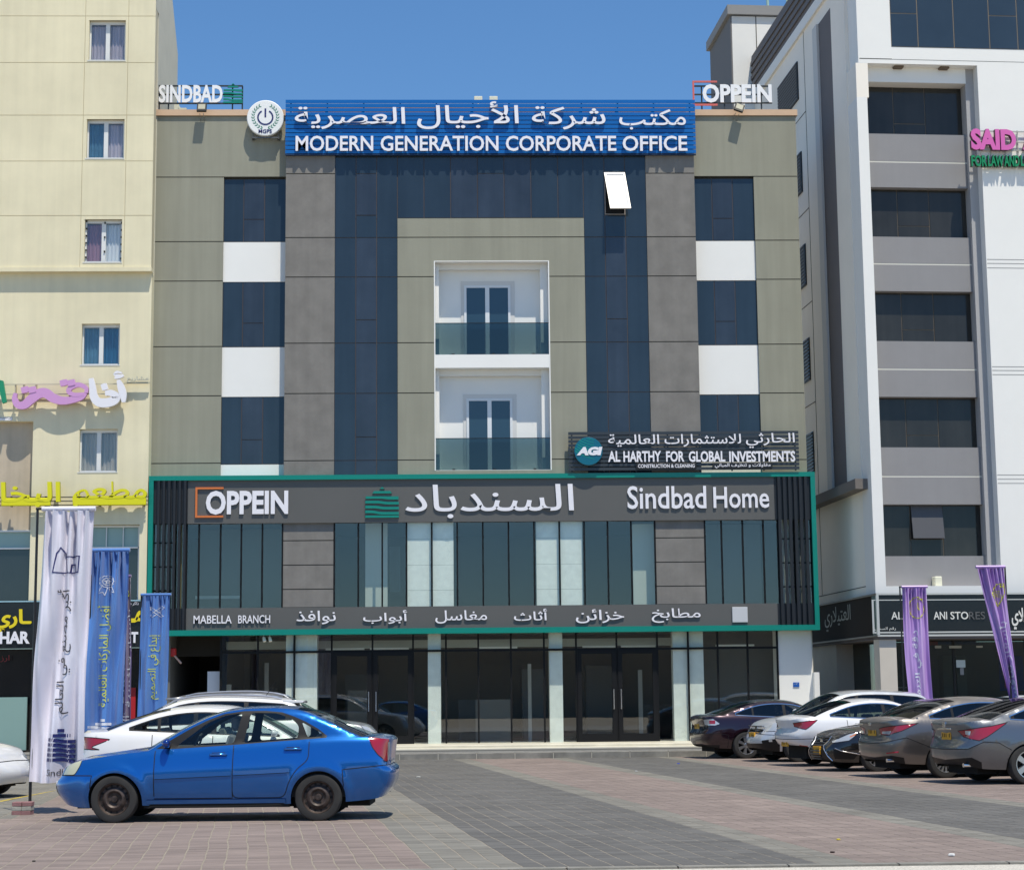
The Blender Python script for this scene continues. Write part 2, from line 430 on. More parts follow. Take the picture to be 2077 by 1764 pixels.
    def gh(x, z):
        b = wall(ux(x), zs(x)); t = max(0, z-zs(x)); h = max(.01, zr(x)-zs(x)); y = b.y-.012*min(1, t/.03)-tum*t-.16*t*t
        if t/h > .85: y -= .03*min(1, h/.3)*((t/h-.85)/.15)**2
        return Vector((x + (b.x-x)*max(0, 1-t/.1), y, z))
    body = sp['paint']; sh = Vector((-L/2, 0, 0))
    def emit(name, m, vs2, fs, fmap, both=True, off=0.0, nmap=None, parent=None, sides=(1, -1), label=None):
        idx = {}; vv = []; ff = []
        pts = {}
        for f in fs:
            for i in f:
                if i not in pts: p = fmap(*vs2[i]); pts[i] = p+(nmap(*vs2[i])*off if off else Vector())+sh
        objs = []
        def mesh(sds):
            vv = []; ff = []
            for s in sds:
                idx = {}
                for f in fs:
                    q = []
                    for i in f:
                        if i not in idx: idx[i] = len(vv); p = pts[i]; vv.append((p.x, p.y*s, p.z))
                        q.append(idx[i])
                    ff.append(tuple(q if s < 0 else q[::-1]))
            me = bpy.data.meshes.new(name); me.from_pydata(vv, [], ff); me.materials.append(m)
            if len(sds) == 2:
                bm = bmesh.new(); bm.from_mesh(me); bmesh.ops.remove_doubles(bm, verts=[v for v in bm.verts if abs(v.co.y) < .003], dist=.004); bmesh.ops.recalc_face_normals(bm, faces=bm.faces) if False else None; bm.to_mesh(me); bm.free()
            me.update(); return me
        if both: o = link(name, mesh(sides), parent or root, smooth='all'); objs.append(o)
        else:
            for s in sides: objs.append(link(name, mesh((s,)), parent or root, smooth='all'))
        if label:
            for o in objs: o['label'] = label
        return objs
    def ribbon(name, m, path, wdt, fmap, nmap, off=.004, closed=False, both=True, parent=None, dist=.05, sides=(1, -1)):
        p = dens(path, dist, closed); n = len(p); v2 = []; fs = []
        for i in range(n):
            a = p[i-1] if (closed or i > 0) else p[i]; b = p[(i+1) % n] if (closed or i < n-1) else p[i]
            dx, dz = b[0]-a[0], b[1]-a[1]; l = math.hypot(dx, dz) or 1; nx, nz = -dz/l*wdt/2, dx/l*wdt/2
            v2 += [(p[i][0]-nx, p[i][1]-nz), (p[i][0]+nx, p[i][1]+nz)]
        for i in range(n if closed else n-1):
            j = (i+1) % n; fs.append((2*i, 2*j, 2*j+1, 2*i+1))
        return emit(name, m, v2, fs, fmap, both, off, nmap, parent, sides)
    # --- lower body
    class H: pass
    H.ux, H.un, H.ut, H.UM, H.zs, H.zb = ux, un, ut, UM, zs, zb
    feats = sp['feats'](H)
    us = [UM*i/90 for i in range(91)]
    outline = [(u, zb(Pu(u)[0])) for u in us] + [(u, zs(Pu(u)[0])) for u in reversed(us)]
    arches = []
    for c in (xf, xr):
        uc = ux(c); arches.append([(uc+RA*math.cos(a), rt+RA*math.sin(a)*1.0) for a in [2*math.pi*k/40 for k in range(40)]] if True else None)
        lo = rt; arches[-1] = [(uc-RA, -.2)] + [(uc-RA*math.cos(math.pi*k/24), rt-.02+RA*math.sin(math.pi*k/24)) for k in range(25)] + [(uc+RA, -.2)]
    labs = []
    for i, (nm, m, poly, pair) in enumerate(feats): labs.append((i, poly))
    v2, out = tess(outline, arches, labs, st)
    for lab, fs in out.items():
        if lab == 'body': emit('body', body, v2, fs, wall)
        else:
            nm, m, poly, pair = feats[lab]; emit(nm, m or body, v2, fs, wall, both=not pair)
    for nm, m, poly, pair in feats:
        if nm in ('front_door', 'rear_door', 'front_bumper', 'rear_bumper', 'headlight', 'tail_light', 'fuel_flap', 'boot_lid'):
            q = [p for p in dens(poly, .03) if -.01 <= p[0] <= UM+.01]
            q = [p for p in q if zb(Pu(p[0])[0])+.01 < p[1] < zs(Pu(p[0])[0])-.004 and not any(pip(p[0], p[1], a) for a in arches)]
            run = []
            segs = []
            for p in q:
                if run and math.hypot(p[0]-run[-1][0], p[1]-run[-1][1]) > .07: segs.append(run); run = []
                run.append(p)
            segs.append(run)
            segs = [s for s in segs if len(s) > 2]
            if segs:
                for s in segs[:4]: ribbon('panel_gap', M_SEAM, s, .011 if fine else .012, wall, wn, .0015, both=False)
    # arch lips and liners
    for c in (xf, xr):
        uc = ux(c); n = 24
        for s in (1, -1):
            mb = MB()
            for k in range(n):
                ps = []
                for kk in (k, k+1):
                    a = math.pi*kk/n; p = wall(uc-RA*math.cos(a), rt-.02+RA*math.sin(a))+sh; ps.append((p, Vector((p.x, max(.35, hw-.36), p.z))))
                mb.quad((ps[0][0].x, ps[0][0].y*s, ps[0][0].z), (ps[1][0].x, ps[1][0].y*s, ps[1][0].z), (ps[1][1].x, ps[1][1].y*s, ps[1][1].z), (ps[0][1].x, ps[0][1].y*s, ps[0][1].z))
            xc = c-L/2; mb.box(xc-RA, xc+RA, s*(hw-.36), s*(hw-.38), .15, rt+RA)
            mb.build('wheel_arch_liner', M_DARK, root)
    x0, x1 = .35-L/2, L-.35-L/2
    MB().box(x0, x1, -hw+.40, hw-.40, .17, .5).box(xf+RA+.02-L/2, xr-RA-.02-L/2, -hw+.1, hw-.1, .18, .42).build('underbody', M_DARK, root)
    # --- side windows
    xa, xb = sp['dlo']; lo_o, up_o = sp.get('dlo_off', (.02, .055))
    def upper(x): return zr(x)-up_o
    def lower(x): return zs(x)+lo_o
    gx = [A0[0]+(C0[0]-A0[0])*i/60 for i in range(61)]
    gout = [(x, zs(x)) for x in gx] + [(x, max(zs(x)+.0005, zr(x))) for x in reversed(gx)]
    if 'dlo_poly' in sp: dlo = sp['dlo_poly']; panes = sp['panes']
    else:
        def strip(a, b, mg):
            xs = [a+(b-a)*i/16 for i in range(17)]; xs = [x for x in xs if upper(x)-lower(x) > 2*mg+.012]
            return [(x, lower(x)+mg) for x in xs] + [(x, upper(x)-mg) for x in reversed(xs)]
        dlo = strip(xa, xb, 0); panes = []
        for a, b, lean in sp['split']:
            q = strip(a, b, .018); h = [(x+lean*(z-lower(x)), z) for x, z in q]; panes.append(rounded(h, .03) if len(h) > 6 else h)
    trim = sp.get('trim', M_BLACK)
    v2, out = tess(gout, [], [('dlo', dlo)] + [('p%d' % i, p) for i, p in enumerate(panes)], st)
    gm = sp.get('glass', G_TINT)
    def gn(x, z):
        a = gh(x+.004, z)-gh(x-.004, z); b = gh(x, z+.004)-gh(x, z-.004); n = a.cross(b); n = n.normalized() if n.length > 1e-9 else Vector((0, 1, 0))
        return n if n.y > 0 else -n
    for lab, fs in out.items():
        if lab == 'body': emit('side_pillar', body, v2, fs, gh, both=False)
        elif lab == 'dlo': emit('window_surround', M_BLACK, v2, fs, gh, both=False)
        else: emit('side_window', gm, v2, fs, gh, both=False)
    if sp.get('chrome'): ribbon('window_trim', M_CHROME, dlo, .018, gh, gn, .004, closed=True, both=False)
    # --- bonnet, windscreen, roof, rear window, boot
    xr0, xr1 = sp['roof']; stn = []
    ua, uc_ = ux(A0[0]), ux(C0[0]); nh = 26
    bowA, bowC = sp.get('bow', (-.10, .12)); cr = sp.get('crown', (.055, .06, .05))
    for i in range(nh):
        u = ua*(i/nh); u = ua*(i/nh)**1.15; p = wall(u, zs(Pu(u)[0])); f = min(1, p.y/(hw*.8)); stn.append((p, cr[0]*f**1.5, bowA*max(0, 1-(A0[0]-p.x)/.5), 'hood'))
    for i, (x, z) in enumerate(rail):
        p = gh(x, max(z, zs(x)))
        if x <= xr0: t = (x-A0[0])/(xr0-A0[0]); lab = 'windscreen'; c = cr[0]+(cr[1]-cr[0])*t; b = bowA*(1-t*.75)
        elif x < xr1: t = (x-xr0)/(xr1-xr0); lab = 'roof'; c = cr[1]; b = bowA*.25*(1-t)+bowC*.25*t
        else: t = (x-xr1)/(C0[0]-xr1); lab = 'rear_window'; c = cr[1]+(cr[2]-cr[1])*t; b = bowC*(.25+.75*t)
        if i == 0: p = wall(ua, zs(A0[0]))
        stn.append((p, c, b, lab))
    n2 = 16
    for i in range(n2+1):
        u = uc_+(UM-uc_)*(1-(1-i/n2)**1.25) if i else uc_+.002; p = wall(u, zs(Pu(u)[0])); f = min(1, p.y/(hw*.75)); stn.append((p, cr[2]*f**1.5, bowC*max(0, 1-(p.x-C0[0])/.4)*(min(1, p.y/.5)), 'boot_lid'))
    KK = 20; groups = {}
    vv = []
    for p, c, b, lab in stn:
        for k in range(KK+1):
            v = -1+2*k/KK; e = 1-abs(v)**2.5; e2 = 1-v*v
            xx = p.x+b*e2; vv.append((min(max(xx, 0), L)-L/2 if lab in ('hood', 'boot_lid') else xx-L/2, p.y*v, p.z+c*e))
    gw = sp.get('gw', 1)
    for i in range(len(stn)-1):
        lab = stn[i+1][3] if stn[i][3] == 'hood' and stn[i+1][3] == 'windscreen' and stn[i+1][0].x > A0[0]+.01 else stn[i][3]
        if stn[i][3] == 'rear_window' and stn[i+1][3] == 'boot_lid': lab = 'boot_lid'
        if stn[i][3] == 'windscreen' and stn[i][0].x >= xr0-.02: lab = 'roof'
        for k in range(KK):
            l2 = lab
            if lab in ('windscreen', 'rear_window') and (k < gw or k >= KK-gw): l2 = ('roof_pillar', lab, k < gw)
            groups.setdefault(l2, []).append((i*(KK+1)+k, (i+1)*(KK+1)+k, (i+1)*(KK+1)+k+1, i*(KK+1)+k+1))
    mm = {'hood': body, 'boot_lid': body, 'roof': sp.get('roofm', body), 'roof_pillar': body, 'windscreen': G_WS if not sp.get('dark') else G_TINT, 'rear_window': sp.get('rglass', G_TINT)}
    for lab, fs in groups.items():
        lab = lab[0] if isinstance(lab, tuple) else lab; idx = {}; a = []; ff = []
        for f in fs:
            q = []
            for i in f:
                if i not in idx: idx[i] = len(a); a.append(vv[i])
                q.append(idx[i])
            ff.append(tuple(q))
        me = bpy.data.meshes.new(lab); me.from_pydata(a, [], ff); me.materials.append(mm[lab]); me.update()
        link('bonnet' if lab == 'hood' else lab, me, root, smooth='all')
    # --- cabin
    zc = zs((A0[0]+C0[0])/2); H_ = max(z for x, z in rail)
    xs0, xs1 = A0[0]+.15-L/2, min(C0[0]-.05, L-.25)-L/2
    MB().box(xs0, xs1, -hw+.16, hw-.16, .3, zc-.30).box(xs0, xs0+.35, -hw+.18, hw-.18, .3, zc-.04).box(max(xs1-.5, sp.get('bench', L-1.35)-L/2+.35), xs1, -hw+.2, hw-.2, .3, zc-.06).build('cabin_floor', M_INT, root)
    for sx, rows in ((sp.get('seat', A0[0]+.95), 1), (sp.get('bench', L-1.35), 2)):
        for s in (-1, 1):
            y = s*.36; x = sx-L/2; lean = .14
            mb = MB(); mb.prism([(x-.42, .42), (x+.05, .40), (x+.05, .56), (x-.42, .62)], y-.24, y+.24)
            mb.prism([(x-.02, .5), (x+.12, .5), (x+.12+lean, zc+.10), (x+.01+lean, zc+.12)], y-.23, y+.23)
            o = mb.build('seat', sp.get('seatm', M_CLOTH), root, bevel=.03, smooth=True)
            MB().box(x+.03+lean, x+.13+lean, y-.13, y+.13, zc+.16, zc+.34).build('headrest', sp.get('seatm', M_CLOTH), o, bevel=.03, smooth=True)
    sw = MB(); cx_ = A0[0]+.55-L/2
    for k in range(16):
        a, b = 2*math.pi*k/16, 2*math.pi*(k+1)/16
        sw.tube((cx_+.07*math.cos(a), -.36+.18*math.sin(a), zc-.04+.16*math.cos(a)), (cx_+.07*math.cos(b), -.36+.18*math.sin(b), zc-.04+.16*math.cos(b)), .014, n=6, cap=False)
    sw.build('steering_wheel', M_INT, root)
    # --- wheels, mirrors, handles
    for c in (xf, xr):
        for s in (-1, 1): wheel(root, c-L/2, s*(hw-.115), rt, sp.get('rim', 7), s)
    mx, mz = sp['mirror']
    for s in (-1, 1):
        p = gh(mx, mz) if mz > zs(mx) else wall(ux(mx), mz); bm = bmesh.new()
        bmesh.ops.create_uvsphere(bm, u_segments=14, v_segments=8, radius=1)
        for v in bm.verts:
            v.co = Vector((v.co.x*(.075 if v.co.x < 0 else .035)+p.x-L/2, s*(p.y+.13+v.co.y*.10), p.z+v.co.z*.062))
        me = bpy.data.meshes.new('wing_mirror'); bm.to_mesh(me); bm.free(); me.materials.append(sp.get('mirm', body)); link('wing_mirror', me, root, smooth='all')
        MB().box(p.x-.03-L/2, p.x+.02-L/2, s*(p.y-.02), s*(p.y+.07), p.z-.055, p.z-.02).build('mirror_arm', M_BLACK, root)
    for hx, hzz in sp.get('handles', []):
        for s in (-1, 1):
            p = wall(ux(hx), hzz); n = wn(ux(hx), hzz); x, y = p.x-L/2, p.y
            MB().box(x-.085, x+.085, s*(y-.01), s*(y+.004), hzz-.028, hzz+.03).build('handle_recess', M_SEAM, root, bevel=.004)
            MB().box(x-.115, x+.115, s*(y+.006), s*(y+.03), hzz-.012, hzz+.022).build('door_handle', sp.get('handm', body), root, bevel=.009, smooth=True)
    for (a, b, wd, off, m) in sp.get('strips', []):
        ribbon('side_moulding', m, [(ux(a[0]), a[1]), (ux(b[0]), b[1])], wd, wall, wn, off, both=False)
        ribbon('moulding_shade_line', M_SEAM, [(ux(a[0]), a[1]-wd*.55), (ux(b[0]), b[1]-wd*.55)], wd*.2, wall, wn, off*.4, both=False)  # dark line painting the shade under the flat moulding
    for (nm, kind, y, z, wd, h, m) in sp.get('badges', []):
        u = un(max(.004, abs(y))) if kind == 'n' else ut(max(.004, abs(y))); p = wall(u, z); x = p.x-L/2; e = -1 if kind == 'n' else 1
        q = MB(); q.box(min(x-.03*e, x+.008*e), max(x-.03*e, x+.008*e), y-wd/2, y+wd/2, z-h/2, z+h/2); o = q.build(nm, m, root, bevel=.004)
        if nm == 'number_plate':
            g = MB(); X = x+.0085*e
            for k in range(5):
                yy = y-wd*.36+wd*.18*k
                if k == 3: continue
                g.box(min(X, X+.002*e), max(X, X+.002*e), yy-.011, yy+.011, z-h*.22, z+h*.22)
            g.build('plate_characters', M_BLACK, o)
    if sp.get('exhaust'):
        for s in sp['exhaust']:
            MB().tube((L-.25-L/2, s, .33), (L-.055-L/2, s, .33), .036, n=14).build('exhaust_tip', M_CHROME, root, smooth=True)
    for ex in sp.get('extra', []): ex(root, L, hw, zs, zr, gh, wall, ux)
    return root
# ------------------------------------------------------------------ ground and paving
Y0 = 52.0; YC = 51.7; YF = 51.53; YK = 47.6
M_SAND = mat('dusty ground', (.46, .40, .31), .9, var=.15, vscale=.3)
gb = MB(); gb.quad((-900, -600, -.012), (900, -600, -.012), (900, 1500, -.012), (-900, 1500, -.012))
gb.build('ground', M_SAND, kind='structure')
gv = MB(); gv.quad((-40, 2, -.006), (40, 2, -.006), (40, 16.85, -.006), (-40, 16.85, -.006))
gv.build('road', mat('pale chippings', (.50, .47, .41), .9, var=.4, vscale=55, bump=.8, bscale=60), kind='structure')
jb = MB(); jb.quad((-16, 17.0, .0022), (20, 17.0, .0022), (20, YK, .0022), (-16, YK, .0022))
jb.build('paving_bed', mat('joint sand', (.27, .235, .185), .95, var=.12, vscale=3), kind='structure')
M_PV = {}
for k, c in (('red', (.222, .176, .155)), ('grey', (.114, .110, .103)), ('light', (.190, .180, .155))):
    m = mat('paver '+k, c, .82, var=.17, vscale=.55, bump=.25, bscale=120); M_PV[k] = m
    n = m.node_tree; b = n.nodes['Principled BSDF']; L = n.links.new     # every paver its own tone, tyre tracks and dust
    src = b.inputs['Base Color'].links[0].from_socket
    gi = n.nodes.new('ShaderNodeNewGeometry'); mr = n.nodes.new('ShaderNodeMapRange'); mr.inputs[3].default_value = .86; mr.inputs[4].default_value = 1.13
    L(gi.outputs['Random Per Island'], mr.inputs[0])
    nz = n.nodes.new('ShaderNodeTexNoise'); nz.inputs['Scale'].default_value = 1; nz.inputs['Detail'].default_value = 4
    mp = n.nodes.new('ShaderNodeMapping'); mp.inputs['Rotation'].default_value = (0, 0, -.11); mp.inputs['Scale'].default_value = (.5, 3.5, 1)
    L(gi.outputs['Position'], mp.inputs[0]); L(mp.outputs[0], nz.inputs['Vector'])
    m2 = n.nodes.new('ShaderNodeMapRange'); m2.inputs[1].default_value = .3; m2.inputs[2].default_value = .7; m2.inputs[3].default_value = .86; m2.inputs[4].default_value = 1.12
    L(nz.outputs[0], m2.inputs[0]); mu = n.nodes.new('ShaderNodeMath'); mu.operation = 'MULTIPLY'; L(mr.outputs[0], mu.inputs[0]); L(m2.outputs[0], mu.inputs[1])
    ns = n.nodes.new('ShaderNodeTexNoise'); ns.inputs['Scale'].default_value = .9; ns.inputs['Detail'].default_value = 7; ns.inputs['Roughness'].default_value = .7; L(gi.outputs['Position'], ns.inputs['Vector'])   # oil and tyre stains
    m3 = n.nodes.new('ShaderNodeMapRange'); m3.inputs[1].default_value = .60; m3.inputs[2].default_value = .70; m3.inputs[3].default_value = 1; m3.inputs[4].default_value = .78; L(ns.outputs[0], m3.inputs[0])
    m4 = n.nodes.new('ShaderNodeMath'); m4.operation = 'MULTIPLY'; L(mu.outputs[0], m4.inputs[0]); L(m3.outputs[0], m4.inputs[1])
    vm = n.nodes.new('ShaderNodeVectorMath'); vm.operation = 'SCALE'; L(src, vm.inputs[0]); L(m4.outputs[0], vm.inputs['Scale']); L(vm.outputs[0], b.inputs['Base Color'])
PA = -.11; ca, sa = math.cos(PA), math.sin(PA)     # rows run along (sa, ca)
def pxy(c, r): return (c*ca + r*sa, -c*sa + r*ca)
def zone(c, y):
    if y > 44.2 and c < 2.2: return 'grey'
    if c < -3.2 and y > 25.2: return 'light'
    if c < 1.72: return 'red'
    if c < 2.38: return 'light'
    if c < 5.1: return 'grey'
    if c < 5.5: return 'light'
    if c < 7.65: return 'red'
    if c < 8.0: return 'light'
    if c < 10.4: return 'grey'
    if c < 10.8: return 'light'
    return 'red'
pv_root = thing('paving', None, None); pv_root['kind'] = 'structure'
cells = []
cw, rw = .2065, .1035
for i in range(-62, 86):
    c = i*cw; wob = 0
    for j in range(150, 480):
        r = j*rw + ((i*7919) % 13)*.004
        x, y = pxy(c+cw/2, r+rw/2)
        if y < 17.05 or y > YK-.06: continue
        if abs(x - y*math.tan(YAW)) > y*.292+.3: continue
        cells.append((c, r, y, x))
cells.sort(key=lambda t: t[2])
near = cells[:300]
pm = {}
def wobble(r): return .007*math.sin(r*1.7)+.004*math.sin(r*4.1+1)
def pav(mb, c, r, j, g=.0044):
    c0, c1, r0, r1 = c+g+j[0]+wobble(r), c+cw-g+j[0]+wobble(r), r+.0010, r+rw-.0010
    h = .004+j[1]; q = .005
    o = [pxy(c0, r0), pxy(c1, r0), pxy(c1, r1), pxy(c0, r1)]; n = [pxy(c0+q, r0+q*.6), pxy(c1-q, r0+q*.6), pxy(c1-q, r1-q*.6), pxy(c0+q, r1-q*.6)]
    i = len(mb.v); mb.v += [(a, b, -.002) for a, b in o] + [(a, b, h) for a, b in n]
    mb.f.append((i+4, i+5, i+6, i+7)); mb.mi.append(mb.cur)
    for k in range(4): k2 = (k+1) % 4; mb.f.append((i+k, i+k2, i+4+k2, i+4+k)); mb.mi.append(mb.cur)
proto_mesh = {}
for c, r, y, x in near:
    z_ = zone(c+cw/2, y)
    if z_ not in proto_mesh:
        mb = MB(); pav(mb, 0, 0, (0, 0)); me = bpy.data.meshes.new('paver'); me.from_pydata(mb.v, [], mb.f); me.materials.append(M_PV[z_]); proto_mesh[z_] = me
    X, Y = pxy(c+wobble(r)+rnd.uniform(-.002, .002), r); o = bpy.data.objects.new('paver', proto_mesh[z_]); S.collection.objects.link(o); o.location = (X, Y, rnd.uniform(0, .0018)); o.parent = pv_root
keys = ['red', 'grey', 'light']; mb = MB()
for c, r, y, x in cells[300:]:
    mb.cur = keys.index(zone(c+cw/2, y))
    g = .0044 if (y < 27 or rnd.random() < .30) else .0022
    pav(mb, c, r, (rnd.uniform(-.002, .002), rnd.uniform(0, .002)), g)
mb.build('paver_field', [M_PV[k] for k in keys], pv_root, kind='stuff')
# concrete edging at the near end, kerb and pavement at the far end
M_CONC = mat('kerb concrete', (.22, .21, .185), .85, var=.3, vscale=2.2, bump=.4, bscale=50)
er = thing('edging', None, None, (0, 17, 0)); er['kind'] = 'structure'; ef = Fr(er); x = -8.0
while x < 9: ef.box('edging_stone', x, x+.985, 16.86, 17.0, -.1, .012, M_CONC); x += 1.0
kr = thing('kerb', None, None, (0, YK, 0)); kr['kind'] = 'structure'; kf = Fr(kr); x = -15.4; kx = at(789, 1538, YK)[0] % .98
while x < 19:
    kf.box('kerb_stone', x+kx, x+kx+.962, YK, YK+.16, -.1, .155+rnd.uniform(-.003, .003), M_CONC, bevel=.008); x += .98
kf.box('kerb_mortar', -15.4, 19.4, YK+.012, YK+.15, -.1, .13, mat('pale mortar', (.5, .47, .4), .9))
pvm = mat('pavement blocks', (.20, .195, .185), .85, var=.2, vscale=1.2, bump=.4, bscale=60)
sd = thing('pavement', None, None, (0, 48.5, 0)); sd['kind'] = 'structure'; sf = Fr(sd)
sf.box('pavement_bed', -16, 20, YK+.16, 49.4, -.1, .14, M_SAND)
mb = MB(); y = YK+.165; r_ = 0
while y < 49.38:
    x = -15.8 + (r_ % 2)*.1
    while x < 19.8: mb.box(x, x+.194, y, y+.094, .13, .15+rnd.uniform(0, .003)); x += .2
    y += .1; r_ += 1
sf.put('pavement_block', mb, pvm, kind='stuff')
M_MARB = mat('cream marble', (.62, .58, .47), .45, var=.1, vscale=2)
xl, xr_ = at(343, 1500, 50)[0], at(1660, 1500, 50)[0]
stp = thing('entrance_steps', None, None, (0, 50, 0)); stp['kind'] = 'structure'; sp_ = Fr(stp)
sp_.box('step', xl, xr_, 49.4, 50.2, .0, .232, M_MARB, bevel=.01); sp_.box('step', xl, xr_, 49.82, 53.2, .0, .30, M_MARB, bevel=.01)
sp_.box('step_shade_strip', xl+.02, xr_-.02, 49.385, 49.399, .15, .19, mat('riser shade', (.2, .19, .17), .8))  # dark strip painting the shade at the foot of the lower step
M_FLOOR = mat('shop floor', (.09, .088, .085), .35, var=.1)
# ------------------------------------------------------------------ the main building
M_OLIVE = mat('olive render', (.290, .285, .226), .9, var=.05, vscale=.7, bump=.5, bscale=90, streak=.07)
M_GREY = mat('grey stone render', (.205, .193, .178), .88, var=.13, vscale=2.2, bump=.6, bscale=120, streak=.06)
M_WHITE = mat('white render', (.83, .82, .79), .8, var=.02, vscale=.8, bump=.25, bscale=90)
M_JOINT = mat('joint shadow gap', (.06, .06, .052), .9)
M_CLAD = mat('grey cladding', (.112, .110, .104), .55, .15, var=.04, vscale=.6)
M_GREEN = mat('green frame cladding', (.0, .225, .172), .35, .1, var=.03, vscale=.6)
M_FIN = mat('charcoal fin', (.022, .023, .026), .4, .3)
M_MULL = mat('mullion', (.085, .062, .056), .5)
M_COPE = mat('peach coping', (.62, .43, .29), .85, var=.06)
M_NAVY = mat('navy spandrel glass', (.024, .038, .055), .08, var=.16, vscale=.5, spec=.5, streak=.10)
M_NAVY2 = mat('navy vision glass', (.032, .042, .060), .06, var=.25, vscale=.7, spec=.5, streak=.12)
G_SHOP = glass('shop glass', (.96, .98, .97), 1.4, .0, wob=.02)
G_MEZZ = glass('mezzanine glass', (.955, .972, .952), 1.3, .0, wob=.02)
G_RAIL = glass('smoked balustrade glass', (.38, .47, .48), 1.4, .0)
XL = vx(Y0, (312.6, 241.5), (303.5, 964)); XR = vx(Y0, (1612.5, 224), (1637.5, 957))
bl = thing('office_building', 'four storey olive and grey office building with navy glass and green framed showroom', 'building', (0, Y0, 0))
B = Fr(bl)
def Hz(Y, yl, yr=None, xa=308, xb=1628): return hz(Y, (xa, yl), (xb, yr if yr else yl))
ZTOP = hz(Y0, (313, 236), (1612, 235)); ZCOP = hz(Y0, (313, 224.5), (1612, 222.8))
ZGB = at(1000, 961, Y0)[1]; XG0 = at(305, 960, YF)[0]
def panels(xa, xb, rows, Y, m, name='wall_panel', g=.014, back=.6, bm=None, g1=0, g2=0):
    for k, (a, b) in enumerate(zip(rows[:-1], rows[1:])): B.box(name, xa, xb, Y, Y+.05, b+(0 if g2 and k == len(rows)-2 else g), a-(0 if g1 and k == 0 else g), m)
    B.box('wall_core', xa+.004, xb-.004, Y+.02, Y+back, rows[-1], rows[0]-.001, bm or M_JOINT)
def navywin(cols, rows, Y, mid=None, name='window', skip=None):
    """cols: x edges, rows: z edges top to bottom; a pane in each cell, thin mullions between"""
    W = B.box(name, cols[0], cols[-1], Y+.02, Y+.06, rows[-1], rows[0], M_MULL)
    for i in range(len(cols)-1):
        rr = mid[i] if mid and i in mid else rows
        for a, b in zip(rr[:-1], rr[1:]):
            if skip and skip(i, a, b): continue
            g = .012; s = (i == 1)
            B.box('pane', cols[i]+g, cols[i+1]-g, Y+(.0 if s else .008), Y+.03, b+g, a-g, M_NAVY2 if s else M_NAVY, W)
    return W
olr = [Hz(Y0, 360, 357.5), Hz(Y0, 488.8), Hz(Y0, 567.7, 569), Hz(Y0, 702, 699), Hz(Y0, 803, 797), Hz(Y0, 939.3, 932.3), ZGB-.1]
XA = vx(Y0, (452, 360), (449.8, 900)); XB = vx(Y0, (577.5, 600), (577, 800)); XM0 = vx(YC, (578.5, 318), (577.2, 952)); XM1 = vx(YC, (1408, 345), (1420.8, 871))
XC = vx(Y0, (1529, 430), (1545, 870))
M_B = M_OLIVE
panels(XL, XM0, [ZTOP, olr[0]], Y0, M_B); panels(XL, XA, olr, Y0, M_B)
panels(XM1, XR, [ZTOP, olr[0]], Y0, M_B); panels(XC, XR, olr, Y0, M_B)
# side walls, roof and core
B.box('side_wall', XL, XL+.2, Y0+.05, 58.2, 4.0, ZTOP, M_OLIVE); B.box('side_wall', XR-.2, XR, Y0+.05, Y0+1.2, .0, ZTOP, mat('bounce cream flank', (.72, .68, .58), .9)); B.box('side_wall', XR-3.3, XR-3.1, Y0+1.3, 58.2, .0, ZTOP, MATS['bounce cream flank']); B.box('return_wall', XR-3.1, XR, Y0+1.2, Y0+1.3, 0, ZTOP, MATS['bounce cream flank'])  # unseen right flank shaped with a setback and cream to lighten the alley
B.box('inner_return', XR-3.3, XR-.21, Y0+1.16, Y0+1.19, .3, ZGB-.3, mat('inner return', (.07, .072, .072), .8))  # added dark liner so the lit cream return stays hidden behind glass
B.box('back_wall', XL, XR-3.1, 58.2, 58.4, 0, ZTOP, M_OLIVE); B.box('roof_slab', XL+.2, XR-3.2, Y0+.7, 58.2, ZTOP-1.0, ZTOP-.8, M_CONC)
B.box('coping', XL-.05, XM0+.2, Y0-.06, Y0+.35, ZTOP, ZCOP, M_COPE); B.box('coping', XM1-.2, XR+.05, Y0-.06, Y0+.35, ZTOP, ZCOP, M_COPE)
B.box('parapet', XM0+.2, XM1-.2, YC+.02, Y0+.35, ZTOP-1.2, ZCOP, M_COPE)
# outer window bays
YW = Y0+.07
def bay(xa, xb, c1, c2, rws, tr, Y=YW):
    for (za, zb_), t in zip(rws, tr): navywin([xa, c1, c2, xb], [za, zb_], Y, {1: [za, t, zb_]})
lw = [(Hz(Y0, 362.5, 361), Hz(Y0, 489, 488)), (Hz(Y0, 571, 568.5), Hz(Y0, 702.5, 699.5)), (Hz(Y0, 804, 800), Hz(Y0, 940, 936))]
lt = [at(520, 444, Y0)[1], at(512, 654.6, Y0)[1], at(512, 891, Y0)[1]]
XAr = XA+.0
bay(XA, XM0, at(492, 600, Y0)[0], at(534.6, 600, Y0)[0], lw, lt); bay(XM1, XC, at(1450, 600, Y0)[0], at(1492, 600, Y0)[0], lw, lt)
for xa, xb in ((XA, XM0), (XM1, XC)):
    for za, zb_ in ((lw[0][1], lw[1][0]), (lw[1][1], lw[2][0]), (lw[2][1], ZGB-.1)):
        B.box('white_panel', xa, xb, YW, YW+.06, zb_+.008, za-.008, M_WHITE)
    B.box('wall_core', xa, xb, YW+.061, Y0+.6, ZGB-.1, olr[0], M_JOINT)
